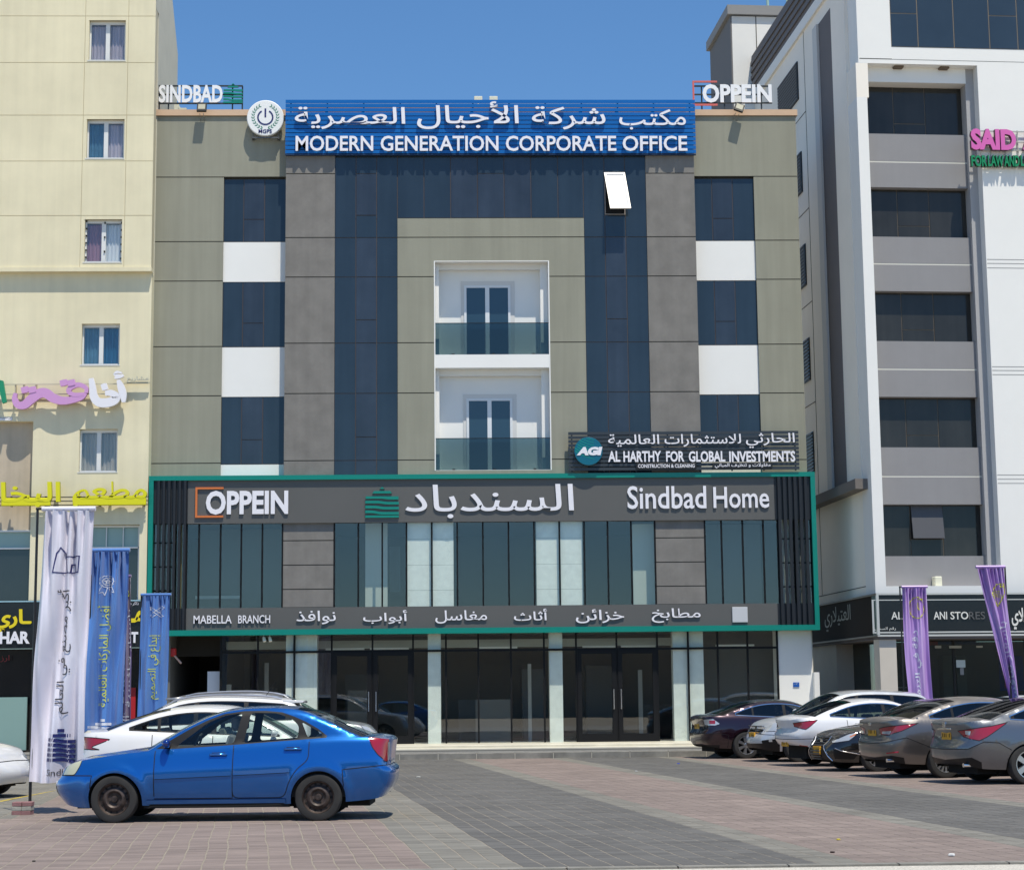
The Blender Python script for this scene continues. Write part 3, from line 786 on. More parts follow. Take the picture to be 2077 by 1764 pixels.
# the projecting centre: grey stone, curtain glass, olive surround and balconies
XG = vx(YC, (679.8, 321), (676.8, 950)); XO0 = vx(YC, (806.4, 443.5), (806.8, 960)); XO1 = vx(YC, (1185, 442), (1190.2, 873.6)); XH = vx(YC, (1309.5, 322), (1320, 873.6))
cr_ = [Hz(YC, 318, 318), at(628, 352.6, YC)[1], at(628, 482, YC)[1], at(628, 562, YC)[1], at(628, 696, YC)[1], at(628, 798, YC)[1], at(628, 934, YC)[1], ZGB-.1]
ZCT = ZCOP-.4
panels(XM0, XG, [ZCT]+cr_[1:], YC, M_GREY); panels(XH, XM1, [ZCT]+cr_[1:], YC, M_GREY)
xm1, xm2 = at(722, 400, YC)[0], at(764, 400, YC)[0]; xn1, xn2 = at(1229, 560, YC)[0], at(1271, 560, YC)[0]
zt0 = at(990, 321, YC)[1]; ztb = at(990, 442, YC)[1]; g_rows = [cr_[2], cr_[3], cr_[4], cr_[5], cr_[6], ZGB-.1]
sash = lambda yy: at(743, yy, YC)[1]
ls = {1: [cr_[2], cr_[3], sash(648.5), cr_[4], cr_[5], sash(886), cr_[6], ZGB-.1]}
navywin([XG, xm1, xm2, XO0], g_rows, YC+.02, ls, 'curtain_glazing'); navywin([XO1, xn1, xn2, XH], g_rows, YC+.02, ls, 'curtain_glazing')
topc = [XG, xm1, xm2, XO0] + [at(q, 380, YC)[0] for q in (860, 914, 968.5, 1022.5, 1077, 1131.5)] + [XO1, xn1, xn2, XH]
sz, sb = at(743, 352, YC)[1], at(743, 436.7, YC)[1]
zc2 = cr_[2]
def topskip(i, a, b): return i == 11 and abs(a-sz) < .01
W_ = B.box('curtain_glazing', XG, XH, YC+.04, YC+.08, ztb, zt0+.4, M_MULL)
for i in range(13):
    lo = zc2 if (i < 3 or i > 9) else ztb; rr = [zt0+.4, lo]
    if i in (1, 11): rr = [zt0+.4, sz, sb, lo]
    if i == 6: rr = [zt0+.4, sz, lo]
    for a, b in zip(rr[:-1], rr[1:]):
        if i == 11 and abs(a-sz) < .01: continue
        g = .012; v = (i in (1, 6, 11) and a == sz)
        B.box('pane', topc[i]+g, topc[i+1]-g, YC+(.015 if v else .024), YC+.05, b+g, a-g, M_NAVY2 if (v or i in (5, 7)) else M_NAVY, W_)
for xa, xb in ((XG, XO0), (XO1, XH)): B.box('glazing_backing', xa, xb, YC+.045, YC+.07, zc2, ztb, M_MULL, W_)
# the open, top-hung sash
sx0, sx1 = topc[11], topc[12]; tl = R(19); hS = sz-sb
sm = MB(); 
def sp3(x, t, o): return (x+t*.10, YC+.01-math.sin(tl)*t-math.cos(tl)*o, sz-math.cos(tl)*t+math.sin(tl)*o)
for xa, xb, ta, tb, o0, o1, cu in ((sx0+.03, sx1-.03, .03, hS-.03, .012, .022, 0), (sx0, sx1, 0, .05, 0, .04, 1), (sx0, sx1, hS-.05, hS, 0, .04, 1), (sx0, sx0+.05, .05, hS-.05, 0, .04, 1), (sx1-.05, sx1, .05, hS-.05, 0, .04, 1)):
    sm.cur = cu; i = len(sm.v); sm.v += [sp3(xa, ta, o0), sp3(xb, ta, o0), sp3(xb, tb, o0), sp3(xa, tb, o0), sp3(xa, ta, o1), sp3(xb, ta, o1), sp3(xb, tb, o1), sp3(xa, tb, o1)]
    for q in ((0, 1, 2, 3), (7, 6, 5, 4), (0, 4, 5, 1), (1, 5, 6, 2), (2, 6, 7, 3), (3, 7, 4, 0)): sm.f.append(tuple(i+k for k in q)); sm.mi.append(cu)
B.put('open_sash', sm, [mat('painted glare pane', (.62, .62, .62), .35, .0, spec=.4), mat('pale aluminium', (.7, .68, .64), .4, .4)], W_)  # bright reflection of the tilted glass is painted as a pale pane colour
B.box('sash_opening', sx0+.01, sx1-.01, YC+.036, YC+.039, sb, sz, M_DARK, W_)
fr_ = MB(); t_ = .03
for xa, xb, a, b in ((sx0, sx1, sb, sb+t_), (sx0, sx1, sz-t_, sz), (sx0, sx0+t_, sb+t_, sz-t_), (sx1-t_, sx1, sb+t_, sz-t_)): fr_.box(xa, xb, YC-.005, YC+.035, a, b)
B.put('sash_frame', fr_, mat('brown sash frame', (.25, .22, .2), .5), W_)
# olive surround with balcony recess
bx0, bx1 = vx(YC, (878.8, 560), (883, 940)), vx(YC, (1114, 560), (1118.9, 940)); bz1 = at(996, 529, YC)[1]; bz0 = at(996, 953.5, YC)[1]
panels(XO0, XO1, [ztb, cr_[2], bz1], YC, M_OLIVE, back=.2, g2=1); panels(XO0, bx0, [bz1, cr_[3], cr_[4], cr_[5], cr_[6], ZGB-.1], YC, M_OLIVE, back=.2, g1=1)
panels(bx1, XO1, [bz1, cr_[3], cr_[4], cr_[5], cr_[6], ZGB-.1], YC, M_OLIVE, back=.2, g1=1); B.box('wall_panel', bx0, bx1, YC, YC+.2, ZGB-.1, bz0, M_OLIVE)
BD = .56; s1t, s1b = at(996, 718.8, YC)[1], at(996, 745.6, YC)[1]
B.box('recess_back_wall', bx0, bx1, YC+BD, YC+BD+.1, bz0, bz1+.3, M_WHITE); B.box('recess_side', bx0-.25, bx0, YC+.2, YC+BD, bz0, bz1, M_WHITE); B.box('recess_side', bx1, bx1+.25, YC+.2, YC+BD, bz0, bz1, M_WHITE)
B.box('recess_trim', bx0-.0, bx0+.03, YC-.006, YC+.2, bz0, bz1, M_WHITE); B.box('recess_trim', bx1-.03, bx1, YC-.006, YC+.2, bz0, bz1, M_WHITE); B.box('recess_trim', bx0+.03, bx1-.03, YC-.006, YC+.2, bz1-.02, bz1, M_WHITE)
B.box('recess_soffit', bx0, bx1, YC+.2, YC+BD, bz1, bz1+.3, M_WHITE)
B.box('balcony_floor', bx0+.03, bx1-.03, YC+.01, YC+BD, bz0-.12, bz0+.01, M_WHITE); B.box('balcony_slab', bx0+.03, bx1-.03, YC+.004, YC+BD, s1b, s1t, M_WHITE)
for za, zb_ in ((bz1-.0, s1t), (s1b, bz0+.01)):
    B.box('pilaster', bx0+.03, bx0+.14, YC+.24, YC+BD, zb_, za, M_WHITE); B.box('pilaster', bx1-.25, bx1-.03, YC+.28, YC+BD, zb_, za, M_WHITE); B.box('downstand', bx0+.14, bx1-.25, YC+.36, YC+BD, za-.17, za, M_WHITE)
def balcony_door(px0, px1, pyt, floor, cx0, cx1):
    Yd = YC+BD; x0, x1, zt = at(px0, pyt, Yd)[0], at(px1, pyt, Yd)[0], at(900, pyt, Yd)[1]; t = .07
    mbr = MB(); mbr.box(x0-.09, x1+.12, Yd-.02, Yd+.0, floor, zt+.13); 
    f = B.put('balcony_door', mbr, mat('white reveal', (.66, .65, .63), .7), None)
    fm = MB(); xm = (x0+x1)/2
    for a, b, c, d in ((x0, x1, zt-t, zt), (x0, x0+t, floor, zt-t), (x1-t, x1, floor, zt-t), (xm-.06, xm+.06, floor, zt-t)): fm.box(a, b, Yd-.05, Yd-.021, c, d)
    B.put('door_frame', fm, mat('white door frame', (.72, .74, .76), .4), f)
    B.box('pane', x0+t, xm-.06, Yd-.035, Yd-.022, floor+.04, zt-t, mat('balcony door glass', (.022, .05, .075), .04, spec=.8), f)
    B.box('pane', xm+.06, x1-t, Yd-.035, Yd-.022, floor+.04, zt-t, MATS['balcony door glass'], f)
balcony_door(941, 1035, 580, s1t, 0, 0); balcony_door(946, 1039, 809, bz0+.01, 0, 0)
for yt, zl in ((655, s1t), (888.6, bz0+.01)):
    zt = at(996, yt, YC)[1]
    g = B.box('balustrade', bx0+.035, bx1-.035, YC+.06, YC+.075, zl, zt, G_RAIL)
    B.box('balustrade_cap', bx0+.03, bx1-.03, YC+.055, YC+.08, zt, zt+.018, M_BLACK, g)
    for k in range(3): B.box('glass_clamp', bx0+.5+k*1.15, bx0+.58+k*1.15, YC+.05, YC+.085, zl, zl+.045, M_BLACK, g)
# ------------------------------------------------------------------ green-framed showroom front
fx0 = vx(YF, (303, 965), (296, 1270)); fx1 = vx(YF, (1653, 956), (1663, 1277)); fz1 = hz(YF, (303, 965.5), (1653, 956.2)); fz0 = hz(YF, (337, 1288.6), (1663, 1277.6)); ft = .13
B.box('green_frame_beam', fx0, fx1, YF, Y0+.1, fz1-ft, fz1, M_GREEN); B.box('green_frame_beam', fx0, fx1, YF, Y0-.02, fz0, fz0+.15, M_GREEN)
B.box('green_frame_post', fx0, fx0+ft, YF+.002, Y0+.1, fz0+.15, fz1-ft, M_GREEN); B.box('green_frame_post', fx1-ft, fx1, YF+.002, Y0+.1, fz0+.15, fz1-ft, M_GREEN)
ZF1 = hz(YF+.08, (600, 1059), (1400, 1056)); ZF0 = hz(YF+.08, (600, 1230), (1400, 1226))
gx0, gx1 = at(380.5, 1000, YF)[0], at(1574, 1100, YF)[0]
YP = YF+.08
B.box('upper_fascia', gx0, gx1, YP, YP+.08, ZF1, fz1-ft, M_CLAD); B.box('lower_fascia', gx0, gx1, YP, YP+.08, fz0+.15, ZF0, M_CLAD)
for xa, xb in ((fx0+ft, gx0-.002), (gx1+.002, fx1-ft)):
    B.box('upper_fascia_end', xa, xb, YP+.01, YP+.08, ZF1, fz1-ft, M_FIN); B.box('lower_fascia_end', xa, xb, YP+.01, YP+.08, fz0+.15, ZF0, M_FIN)  # shade behind the fins put into the colour: charcoal, not the grey cladding
B.box('lower_fascia_back', fx0+ft, fx1-ft, YP+.08, Y0, fz0+.15, ZF0, M_CLAD)
for k in range(6):
    x = at(320+k*10.8, 1100, YF)[0]; B.box('fin', x-.033, x+.033, YF+.004, YP+.008, fz0+.15, fz1-ft, M_FIN)
    x = at(1583.4+k*10.9, 1100, YF)[0]; B.box('fin', x-.04, x+.04, YF+.004, YP+.008, fz0+.15, fz1-ft, M_FIN)
YM = YC+.02; M_FRM = mat('matt black frame', (.008, .008, .009), .55, spec=.2)
def gl(px, y=1150, Y=YM): return at(px, y, Y)[0]
def glaz(name, xs, za, zb_, Y, gm, fw=.045, parent=None, tz=None):
    fm = MB()
    for x in xs: fm.box(x-fw/2, x+fw/2, Y-.03, Y+.05, zb_, za)
    if tz: fm.box(xs[0], xs[-1], Y-.025, Y+.045, tz-.03, tz+.03)
    f = B.put(name, fm, M_FRM, parent)
    for a, b in zip(xs[:-1], xs[1:]):
        if tz: B.box('pane', a+fw/2, b-fw/2, Y, Y+.012, tz+.03, za, gm, f); B.box('pane', a+fw/2, b-fw/2, Y, Y+.012, zb_, tz-.03, gm, f)
        else: B.box('pane', a+fw/2, b-fw/2, Y, Y+.012, zb_, za, gm, f)
    return f
mz1, mz0 = ZF1+.05, ZF0
glaz('showroom_window', [fx0+ft]+[gl(q) for q in (342, 378, 403, 446.8, 489, 531.7)]+[XM0-.02], mz1, mz0, YM, G_MEZZ)
glaz('showroom_window', [XG+.02]+[gl(q) for q in (726.7, 775.3, 824.5, 876, 927.7, 979.8, 1032, 1084, 1135.3, 1185.8, 1233.6, 1281.3)]+[gl(1329.5)], mz1, mz0, YM, G_MEZZ)
glaz('showroom_window', [gl(1431)]+[gl(q) for q in (1465, 1508, 1550, 1580, 1612)]+[fx1-ft], mz1, mz0, YM, G_MEZZ)
for xa, xb, q in ((XM0, XG, 620), (gl(1330), gl(1430), 1380)):
    rows = [mz1] + [at(620, yy, YC)[1] for yy in (1096, 1145.5, 1194.5)] + [mz0]
    panels(xa, xb, rows, YC, M_GREY, back=.3)
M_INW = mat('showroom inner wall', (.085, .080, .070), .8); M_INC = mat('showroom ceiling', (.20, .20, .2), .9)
M_TILE = mat('white column tile', (.86, .88, .84), .5, var=.08, vscale=5)
zs2 = ZF0+.02; zs1 = ZF1+.1; ztop2 = ZGB-.2
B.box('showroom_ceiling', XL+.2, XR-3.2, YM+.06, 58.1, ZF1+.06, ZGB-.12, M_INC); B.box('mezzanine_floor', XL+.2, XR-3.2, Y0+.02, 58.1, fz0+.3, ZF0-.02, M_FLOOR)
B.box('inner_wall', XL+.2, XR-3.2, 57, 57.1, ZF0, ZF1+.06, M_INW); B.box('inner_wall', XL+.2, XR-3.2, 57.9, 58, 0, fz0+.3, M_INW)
def tilecol(pa, pb, Y, za, zb_, rows=None, m=M_TILE, dep=.35):
    x0, x1 = at(pa, 1150, Y)[0], at(pb, 1150, Y)[0]; rr = [za]+(rows or [])+[zb_]; c = B.box('column', x0+.01, x1-.01, Y+.01, Y+dep, zb_, za, mat('tile joint', (.3, .33, .3), .8))
    for a, b in zip(rr[:-1], rr[1:]): B.box('column_tile', x0, x1, Y, Y+.02, b+.004, a-.004, m, c)
cz = [at(870, q, YM+.08)[1] for q in (1092.6, 1145.5, 1196.6)]
for a, b in ((826.5, 874), (878, 920)): tilecol(a, b, YM+.08, mz1, mz0, cz)
for a, b in ((1088, 1133.5), (1137.5, 1182)): tilecol(a, b, YM+.08, mz1, mz0, cz)
M_PALE = mat('pale inner panel', (.50, .54, .50), .8)
tilecol(741, 786, YM+.55, mz1, mz0, m=M_PALE); tilecol(1284, 1329, YM+.4, mz1-.1, mz0, m=M_PALE); tilecol(790, 812, YM+1.5, mz1-.6, mz0+.5, m=mat('grey inner panel', (.22, .24, .24), .8))
tilecol(1584.5, 1616, YM+.27, mz1, mz0, m=M_TILE, dep=.1); tilecol(1619, 1640, YM+.27, mz1, mz0, m=mat('grey blind', (.42, .41, .40), .8), dep=.05)
tilecol(314, 346, YM+.12, mz1-.05, mz0, m=MATS['grey blind'], dep=.05); tilecol(363, 369, YM+.3, mz1-.05, mz0, m=mat('brass strip', (.35, .28, .14), .6), dep=.05)
for qy in (1101, 1149.6, 1198):
    zq = at(330, qy, YM)[1]; B.box('transom', fx0+ft, at(350, 1100, YM)[0], YM-.03, YM-.01, zq-.02, zq+.02, M_FRM); zq = at(1610, qy-8.5, YM)[1]; B.box('transom', at(1580, 1100, YM)[0], fx1-ft, YM-.03, YM-.01, zq-.02, zq+.02, M_FRM)
B.box('inner_partition', gl(385), gl(570), 53.3, 53.35, ZF0, ZF1, mat('grey green partition', (.13, .145, .14), .7)); B.box('inner_partition', gl(1440), gl(1560), 53.05, 53.1, ZF0, ZF1, mat('blue grey partition', (.12, .135, .145), .7))
B.box('inner_rail', gl(385), gl(480), 52.9, 52.93, at(430, 1214, 52.9)[1], at(430, 1208, 52.9)[1], M_PALE)
# ground floor shopfront
GZ1 = fz0+.12; GZ0 = .30; YG = Y0; TZ = at(1000, 1318, YG)[1]
def g0(px): return at(px, 1400, YG)[0]
for za_, zb_q in ((ZF1+.06, ZGB-.12), (ZF0-.14, ZF0-.02), (.1, .296), (GZ1+.02, fz0+.3)): B.box('floor_strip', XR-3.19, XR-.21, Y0+.06, Y0+1.15, za_, zb_q, M_INC)
sh1 = glaz('shopfront', [g0(q) for q in (447.4, 522.5, 596.4, 672.6, 755.5, 838, 905, 970.6, 1037, 1104.3, 1169.6, 1252, 1334.7, 1397.6, 1457.6, 1518.5, 1579)], GZ1, GZ0, YG, G_SHOP, .05, tz=TZ)
for a, b in ((674.5, 753.5), (757.5, 836), (1171.5, 1250), (1254, 1332.8)):
    x0, x1 = g0(a), g0(b); fm = MB(); z1, z0 = TZ-.03, GZ0; t = .12
    for q in ((x0, x1, z1-.10, z1), (x0, x1, z0, z0+.22), (x0, x0+t, z0+.22, z1-.10), (x1-t, x1, z0+.22, z1-.10)): fm.box(q[0], q[1], YG-.06, YG-.03, q[2], q[3])
    d = B.put('glass_door', fm, M_FRM, sh1); B.box('door_handle', x1-.09 if a in (674.5, 1171.5) else x0+.06, x1-.06 if a in (674.5, 1171.5) else x0+.09, YG-.10, YG-.065, 1.2, 1.75, M_CHROME, d)
M_LITC = mat('white shop column', (.84, .86, .80), .6, var=.08, vscale=4)
for a, b in ((579, 595), (598.5, 642.5), (868, 894.3), (1115, 1142), (1367, 1396), (1399, 1429)):
    B.box('column', g0(a), g0(b), YG+.07, YG+.5, GZ0, GZ1, M_LITC)
B.box('ceiling_beam', g0(447), g0(1579), YG+1.2, YG+1.6, TZ+.12, TZ+.34, mat('pale beam', (.42, .44, .42), .8)); B.box('shop_ceiling', XL+.2, XR-3.2, YG+.05, 57.9, GZ1+.02, fz0+.3, mat('shop ceiling', (.3, .3, .3), .9))
B.box('shop_floor', g0(447), XR-3.2, YG+.02, 57.9, .1, .296, M_FLOOR)
for a, w_, h_, yy, c in ((500, 60, 1.6, 56, .03), (700, 70, 2.0, 57, .05), (930, 60, 1.2, 55.5, .04), (1060, 45, 2.1, 56.5, .12), (1190, 60, 2.2, 57, .06), (1480, 40, 1.9, 56.8, .1), (1300, 70, 1.0, 56, .03)):
    x = at(a, 1450, yy)[0]; B.box('added_display_unit', x, x+w_/70, yy, yy+.6, .3, .3+h_, mat('display %d' % a, (c, c*1.02, c*1.05), .4))  # added units giving the glass tone that street reflections would lend
wx0, wx1 = at(1580, 1400, Y0)[0], at(1649, 1400, Y0)[0]
B.box('white_pier', wx0, wx1, Y0-.01, Y0+.8, 0, fz0+.15, M_WHITE); B.box('low_white_wall', wx1, at(1659.5, 1400, Y0)[0], Y0-.25, Y0+.8, 0, at(1650, 1363, Y0)[1], M_WHITE)
for k, q in enumerate((700, 790, 1010, 1220, 1290, 1490)): B.box('unlit_pale_batten', at(q, 1305, YG+1.0)[0]-.55, at(q, 1305, YG+1.0)[0]+.55, YG+.9, YG+1.0, TZ+.07, TZ+.12, mat('pale batten', (.8, .8, .78), .5))  # unlit pale battens added for reflection lines in the shop glass
for q, h_, w_, c in ((460, 1.7, .12, .5), (540, 2.3, .06, .25), (730, 1.5, .35, .10), (1000, 1.2, .5, .12), (1075, 2.2, .05, .4), (1135, 1.9, .10, .35), (1300, 2.0, .06, .3), (1475, 1.6, .45, .2), (1540, 2.2, .10, .35)):
    x = at(q, 1450, 53.4)[0]; B.box('reflection_strip', x-w_, x+w_, 53.4, 53.46, .3, .3+h_, mat('reflection tone %d' % int(c*100), (c, c, c*.97), .6))  # pale strips added inside to stand in for reflections in the glass
# dark entrance passage at the left
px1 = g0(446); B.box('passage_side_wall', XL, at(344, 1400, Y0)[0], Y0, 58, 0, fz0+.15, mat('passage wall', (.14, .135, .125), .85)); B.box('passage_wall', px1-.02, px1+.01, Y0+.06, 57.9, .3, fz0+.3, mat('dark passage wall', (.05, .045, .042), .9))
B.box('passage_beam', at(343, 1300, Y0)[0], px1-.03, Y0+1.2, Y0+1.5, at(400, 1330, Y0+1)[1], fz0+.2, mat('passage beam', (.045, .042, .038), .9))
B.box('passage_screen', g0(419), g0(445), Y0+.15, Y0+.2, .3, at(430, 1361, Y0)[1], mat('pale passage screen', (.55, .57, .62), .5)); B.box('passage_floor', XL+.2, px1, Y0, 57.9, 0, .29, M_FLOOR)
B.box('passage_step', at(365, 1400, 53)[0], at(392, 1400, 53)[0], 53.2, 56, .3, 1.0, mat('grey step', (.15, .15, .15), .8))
ba = thing('barrier_arm', 'red motor box with thin red and white arm dropping into the dark entrance passage', 'barrier', (g0(350), Y0+.1, 0)); bf = Fr(ba)
bp_ = at(349, 1322, Y0+.1); bq = at(366, 1336, Y0+.1)
bf.box('motor_box', bp_[0]-.2, bp_[0]+.1, Y0+.08, Y0+.3, bp_[1]-.12, bp_[1]+.12, mat('red paint', (.5, .02, .02), .5), bevel=.03); bf.put('arm', MB().tube((bp_[0], Y0+.12, bp_[1]-.02), (bq[0]+.02, Y0+.12, bq[1]-.12), .03), mat('arm paint', (.55, .35, .3), .5))
for i, (a, lb) in enumerate(((535, 'left'), (547, 'right'))):
    q = at(a, 1293, Y0-.2); t = thing('spot_lamp', 'small white spot lamp under the green frame over the passage, %s of two' % lb, 'lamp', (q[0], Y0-.2, 0), group='spot lamps under the frame'); f = Fr(t)
    f.put('lamp_body', MB().tube((q[0], Y0-.2, fz0-.0), (q[0], Y0-.2, fz0-.05), .012).tube((q[0], Y0-.2, fz0-.05), (q[0]+.03, Y0-.24, fz0-.17), .04, .05), mat('lamp white', (.8, .8, .78), .5), smooth=True)
hp = at(1615, 1388, Y0-.02); pl_ = thing('house_number_plate', 'small blue house number plate on the white pier', 'plate', (hp[0], Y0-.03, 0)); f = Fr(pl_)
f.box('plate', hp[0]-.085, hp[0]+.085, Y0-.03, Y0-.012, hp[1]-.065, hp[1]+.065, mat('blue enamel', (.01, .10, .42), .4)); letters(f, '٦٧٨', hp[0]-.045, hp[0]+.05, hp[1]+.0, hp[1]+.045, Y0-.031, mat('plate white', (.75, .75, .75), .5), .001, .0, split=False)
# ------------------------------------------------------------------ left building
YL = 51.4
M_BEIGE = mat('pale yellow render', (.76, .69, .485), .9, var=.08, vscale=.5, bump=.5, bscale=70, streak=.04)
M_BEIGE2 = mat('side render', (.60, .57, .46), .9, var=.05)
M_WF = mat('white window frame', (.74, .74, .72), .45)
lb = thing('apartment_building', 'tall pale yellow rendered block with small white sliding windows and shops below', 'building', (-14, YL, 0)); LB = Fr(lb)
lx1 = vx(YL, (319, 100), (301, 587), (299, 950)); LXW = lx1-12
lz = lambda py, x=150: at(x, py, YL)[1]
ztopL = lz(-60); zled = lz(549); YLo = YL+.16
wins = [((179.7, 254.5), (41.6, 122.4)), ((174.7, 251.9), (242, 321)), ((170.3, 246.9), (445, 531.7)), ((164.5, 242.7), (656.5, 740)), ((159.7, 238), (870, 957))]
wr = []
for (a, b), (c, d) in wins:
    yy = (c+d)/2; Yw = YL if d < 549 else YLo; wr.append((at(a, yy, Yw)[0], at(b, yy, Yw)[0], at((a+b)/2, d, Yw)[1], at((a+b)/2, c, Yw)[1], Yw))
def wall_with_holes(name, x0, x1, z0, z1, Y, dep, holes, m):
    zz = sorted(set([z0, z1]+[h[2] for h in holes]+[h[3] for h in holes])); mb = MB()
    for a, b in zip(zz[:-1], zz[1:]):
        hs = sorted([h for h in holes if h[2] <= a+1e-6 and h[3] >= b-1e-6]); x = x0
        for h in hs: mb.box(x, h[0], Y, Y+dep, a, b); x = h[1]
        mb.box(x, x1, Y, Y+dep, a, b)
    return LB.put(name, mb, m)
jl = [lz(33), lz(127.4), lz(234), lz(327), lz(437.5)]
vj = [vx(YL, (171, 260), (160, 500)), vx(YL, (261, 100), (252.5, 400))]
up = [w for w in wr if w[4] == YL]; lo = [w for w in wr if w[4] != YL]
# upper storeys: rendered panels between grooves
xs = [LXW, vj[0], vj[1], lx1]; rows = [ztopL]+jl+[zled]
g = .008
for j in range(len(rows)-1):
    for i in range(3):
        xa, xb, za, zb_ = xs[i], xs[i+1], rows[j], rows[j+1]
        hs = [w for w in up if xa-.01 <= (w[0]+w[1])/2 <= xb and zb_ < (w[2]+w[3])/2 < za]
        xg = (g if i else 0, g if i < 2 else 0)
        if hs: h = hs[0]; wall_with_holes('wall_panel', xa+xg[0], xb-xg[1], zb_+g, za-g, YL, .05, [(max(h[0], xa+.02), min(h[1], xb-.02), max(h[2], zb_+.02), min(h[3], za-.02))], M_BEIGE)
        elif i == 2 and 0: pass
        else: LB.box('wall_panel', xa+xg[0], xb-xg[1], YL, YL+.05, zb_+g, za-g, M_BEIGE)
wall_with_holes('wall_core', LXW, lx1-.004, zled+.003, ztopL-.003, YL+.018, .4, [h[:4] for h in up], mat('groove render', (.56, .50, .35), .9))
LB.box('ledge', LXW, lx1+.02, YL-.05, YL+.3, zled-.03, zled+.09, M_BEIGE)
# brown-pink recessed panel and first-floor windows cut out of the lower wall
pk = (LXW, at(65, 950, YLo)[0], lz(1072), lz(852)); fw = at(66, 950, YLo)
holes = [h[:4] for h in lo] + [(LXW, pk[1], lz(1216), lz(852)), (at(176, 1150, YLo)[0], at(281.6, 1150, YLo)[0], lz(1216), lz(1063))]
wall_with_holes('lower_wall', LXW, lx1, 0, zled-.03, YLo, .4, holes+[(LXW, at(290, 1250, YLo)[0], 0.2, lz(1216))], M_BEIGE)
LB.box('recessed_panel', LXW, pk[1], YLo+.22, YLo+.4, pk[2], pk[3], mat('pinkish render', (.50, .42, .32), .9, var=.08, streak=.1))
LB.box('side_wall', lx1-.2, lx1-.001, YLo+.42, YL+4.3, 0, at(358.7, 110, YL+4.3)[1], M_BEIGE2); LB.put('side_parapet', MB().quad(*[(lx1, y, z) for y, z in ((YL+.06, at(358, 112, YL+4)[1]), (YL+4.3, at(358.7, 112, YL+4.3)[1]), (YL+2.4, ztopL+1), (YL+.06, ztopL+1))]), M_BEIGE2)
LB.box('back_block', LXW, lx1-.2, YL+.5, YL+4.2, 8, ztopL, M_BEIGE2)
def slider(w, cur, cur2=None, extra=None):
    x0, x1, z0, z1, Y = w; Yf_ = Y+.13; t = .055; f = MB(); xm = (x0+x1)/2
    for q in ((x0, x1, z1-t*1.6, z1), (x0, x1, z0, z0+t), (x0, x0+t, z0+t, z1-t*1.6), (x1-t, x1, z0+t, z1-t*1.6), (xm-t*1.1, xm+t*1.1, z0+t, z1-t*1.6)): f.box(q[0], q[1], Yf_, Yf_+.06, q[2], q[3])
    f.box(x0-.02, x1+.02, Y-.012, Yf_, z0-.025, z0); o = LB.put('window', f, M_WF)
    rv = MB(); rv.box(x0-.001, x0+.012, Y+.01, Yf_, z0, z1); LB.put('reveal', rv, M_BEIGE, o)
    G = glass('flat window glass', (.93, .95, .96), 1.4, .01, wob=.03)
    LB.box('pane', x0+t, xm-t, Yf_+.02, Yf_+.026, z0+t, z1-t*1.6, G, o); LB.box('pane', xm+t, x1-t, Yf_+.03, Yf_+.036, z0+t, z1-t*1.6, G, o)
    for a, b, c in ((x0+t, xm-t, cur), (xm+t, x1-t, cur2 or cur)):
        mb = MB(); n = 14; 
        for k in range(n):
            xa, xb = a+(b-a)*k/n, a+(b-a)*(k+1)/n; ya, yb = Yf_+.12+.02*math.sin(k*1.9), Yf_+.12+.02*math.sin((k+1)*1.9); mb.quad((xa, ya, z0+.05), (xb, yb, z0+.05), (xb, yb, z1-.1), (xa, ya, z1-.1))
        LB.put('curtain', mb, c, o)
    return o
c_l = mat('lilac curtain', (.58, .50, .55), .8, streak=.3, var=.1); c_b = mat('dull blue film', (.10, .22, .31), .3, var=.2, vscale=3); c_t = mat('taupe curtain', (.50, .44, .37), .8, streak=.3); c_w = mat('white board', (.82, .82, .82), .7); c_p = mat('plum curtain', (.42, .22, .28), .7, streak=.2); c_d = mat('deep blue film', (.015, .11, .22), .25)
slider(wr[0], c_l); slider(wr[1], c_b, c_l); o3 = slider(wr[2], c_p, c_w); slider(wr[3], c_b, c_d); slider(wr[4], c_t)
x0, x1, z0, z1, _ = wr[2]; mb = MB()
for k in range(6):
    z = z0+.1+(z1-z0-.2)*k/5; mb.box(x1-.05, x1-.01, YL+.10, YL+.128, z, z+.05)
    if k % 2: mb.box((x0+x1)/2+.01, (x0+x1)/2+.05, YL+.10, YL+.128, z, z+.05)
    mb.box(x0+.02, x0+.06, YL+.10, YL+.128, z+.05, z+.09)
LB.put('black_clip', mb, M_BLACK, o3)
# first-floor shop windows: frosted band above dark glass
M_FROST = mat('frosted green band', (.30, .43, .40), .4); M_DG = mat('dark shop glass', (.018, .022, .024), .06, var=.3, vscale=.4, spec=.8)
for xa, xb, zt in ((LXW, at(61, 1150, YLo)[0], lz(1072)), (at(178, 1150, YLo)[0], at(281, 1150, YLo)[0], lz(1064))):
    zb1 = lz(1109); f = MB(); f.box(xa, xb, YLo+.14, YLo+.2, zt-.05, zt); f.box(xa, xb, YLo+.14, YLo+.2, zb1-.02, zb1+.02); f.box(xb-.05, xb, YLo+.14, YLo+.2, lz(1216), zt-.05)
    n = 5 if xa == LXW else 3
    for k in range(1, n): x = xa+(xb-xa)*k/n; f.box(x-.012, x+.012, YLo+.15, YLo+.2, lz(1216), zt-.05)
    o = LB.put('shop_window', f, M_WF); LB.box('frosted_pane', xa, xb, YLo+.21, YLo+.22, zb1, zt, M_FROST, o); LB.box('dark_pane', xa, xb, YLo+.21, YLo+.22, lz(1216), zb1, M_DG, o)
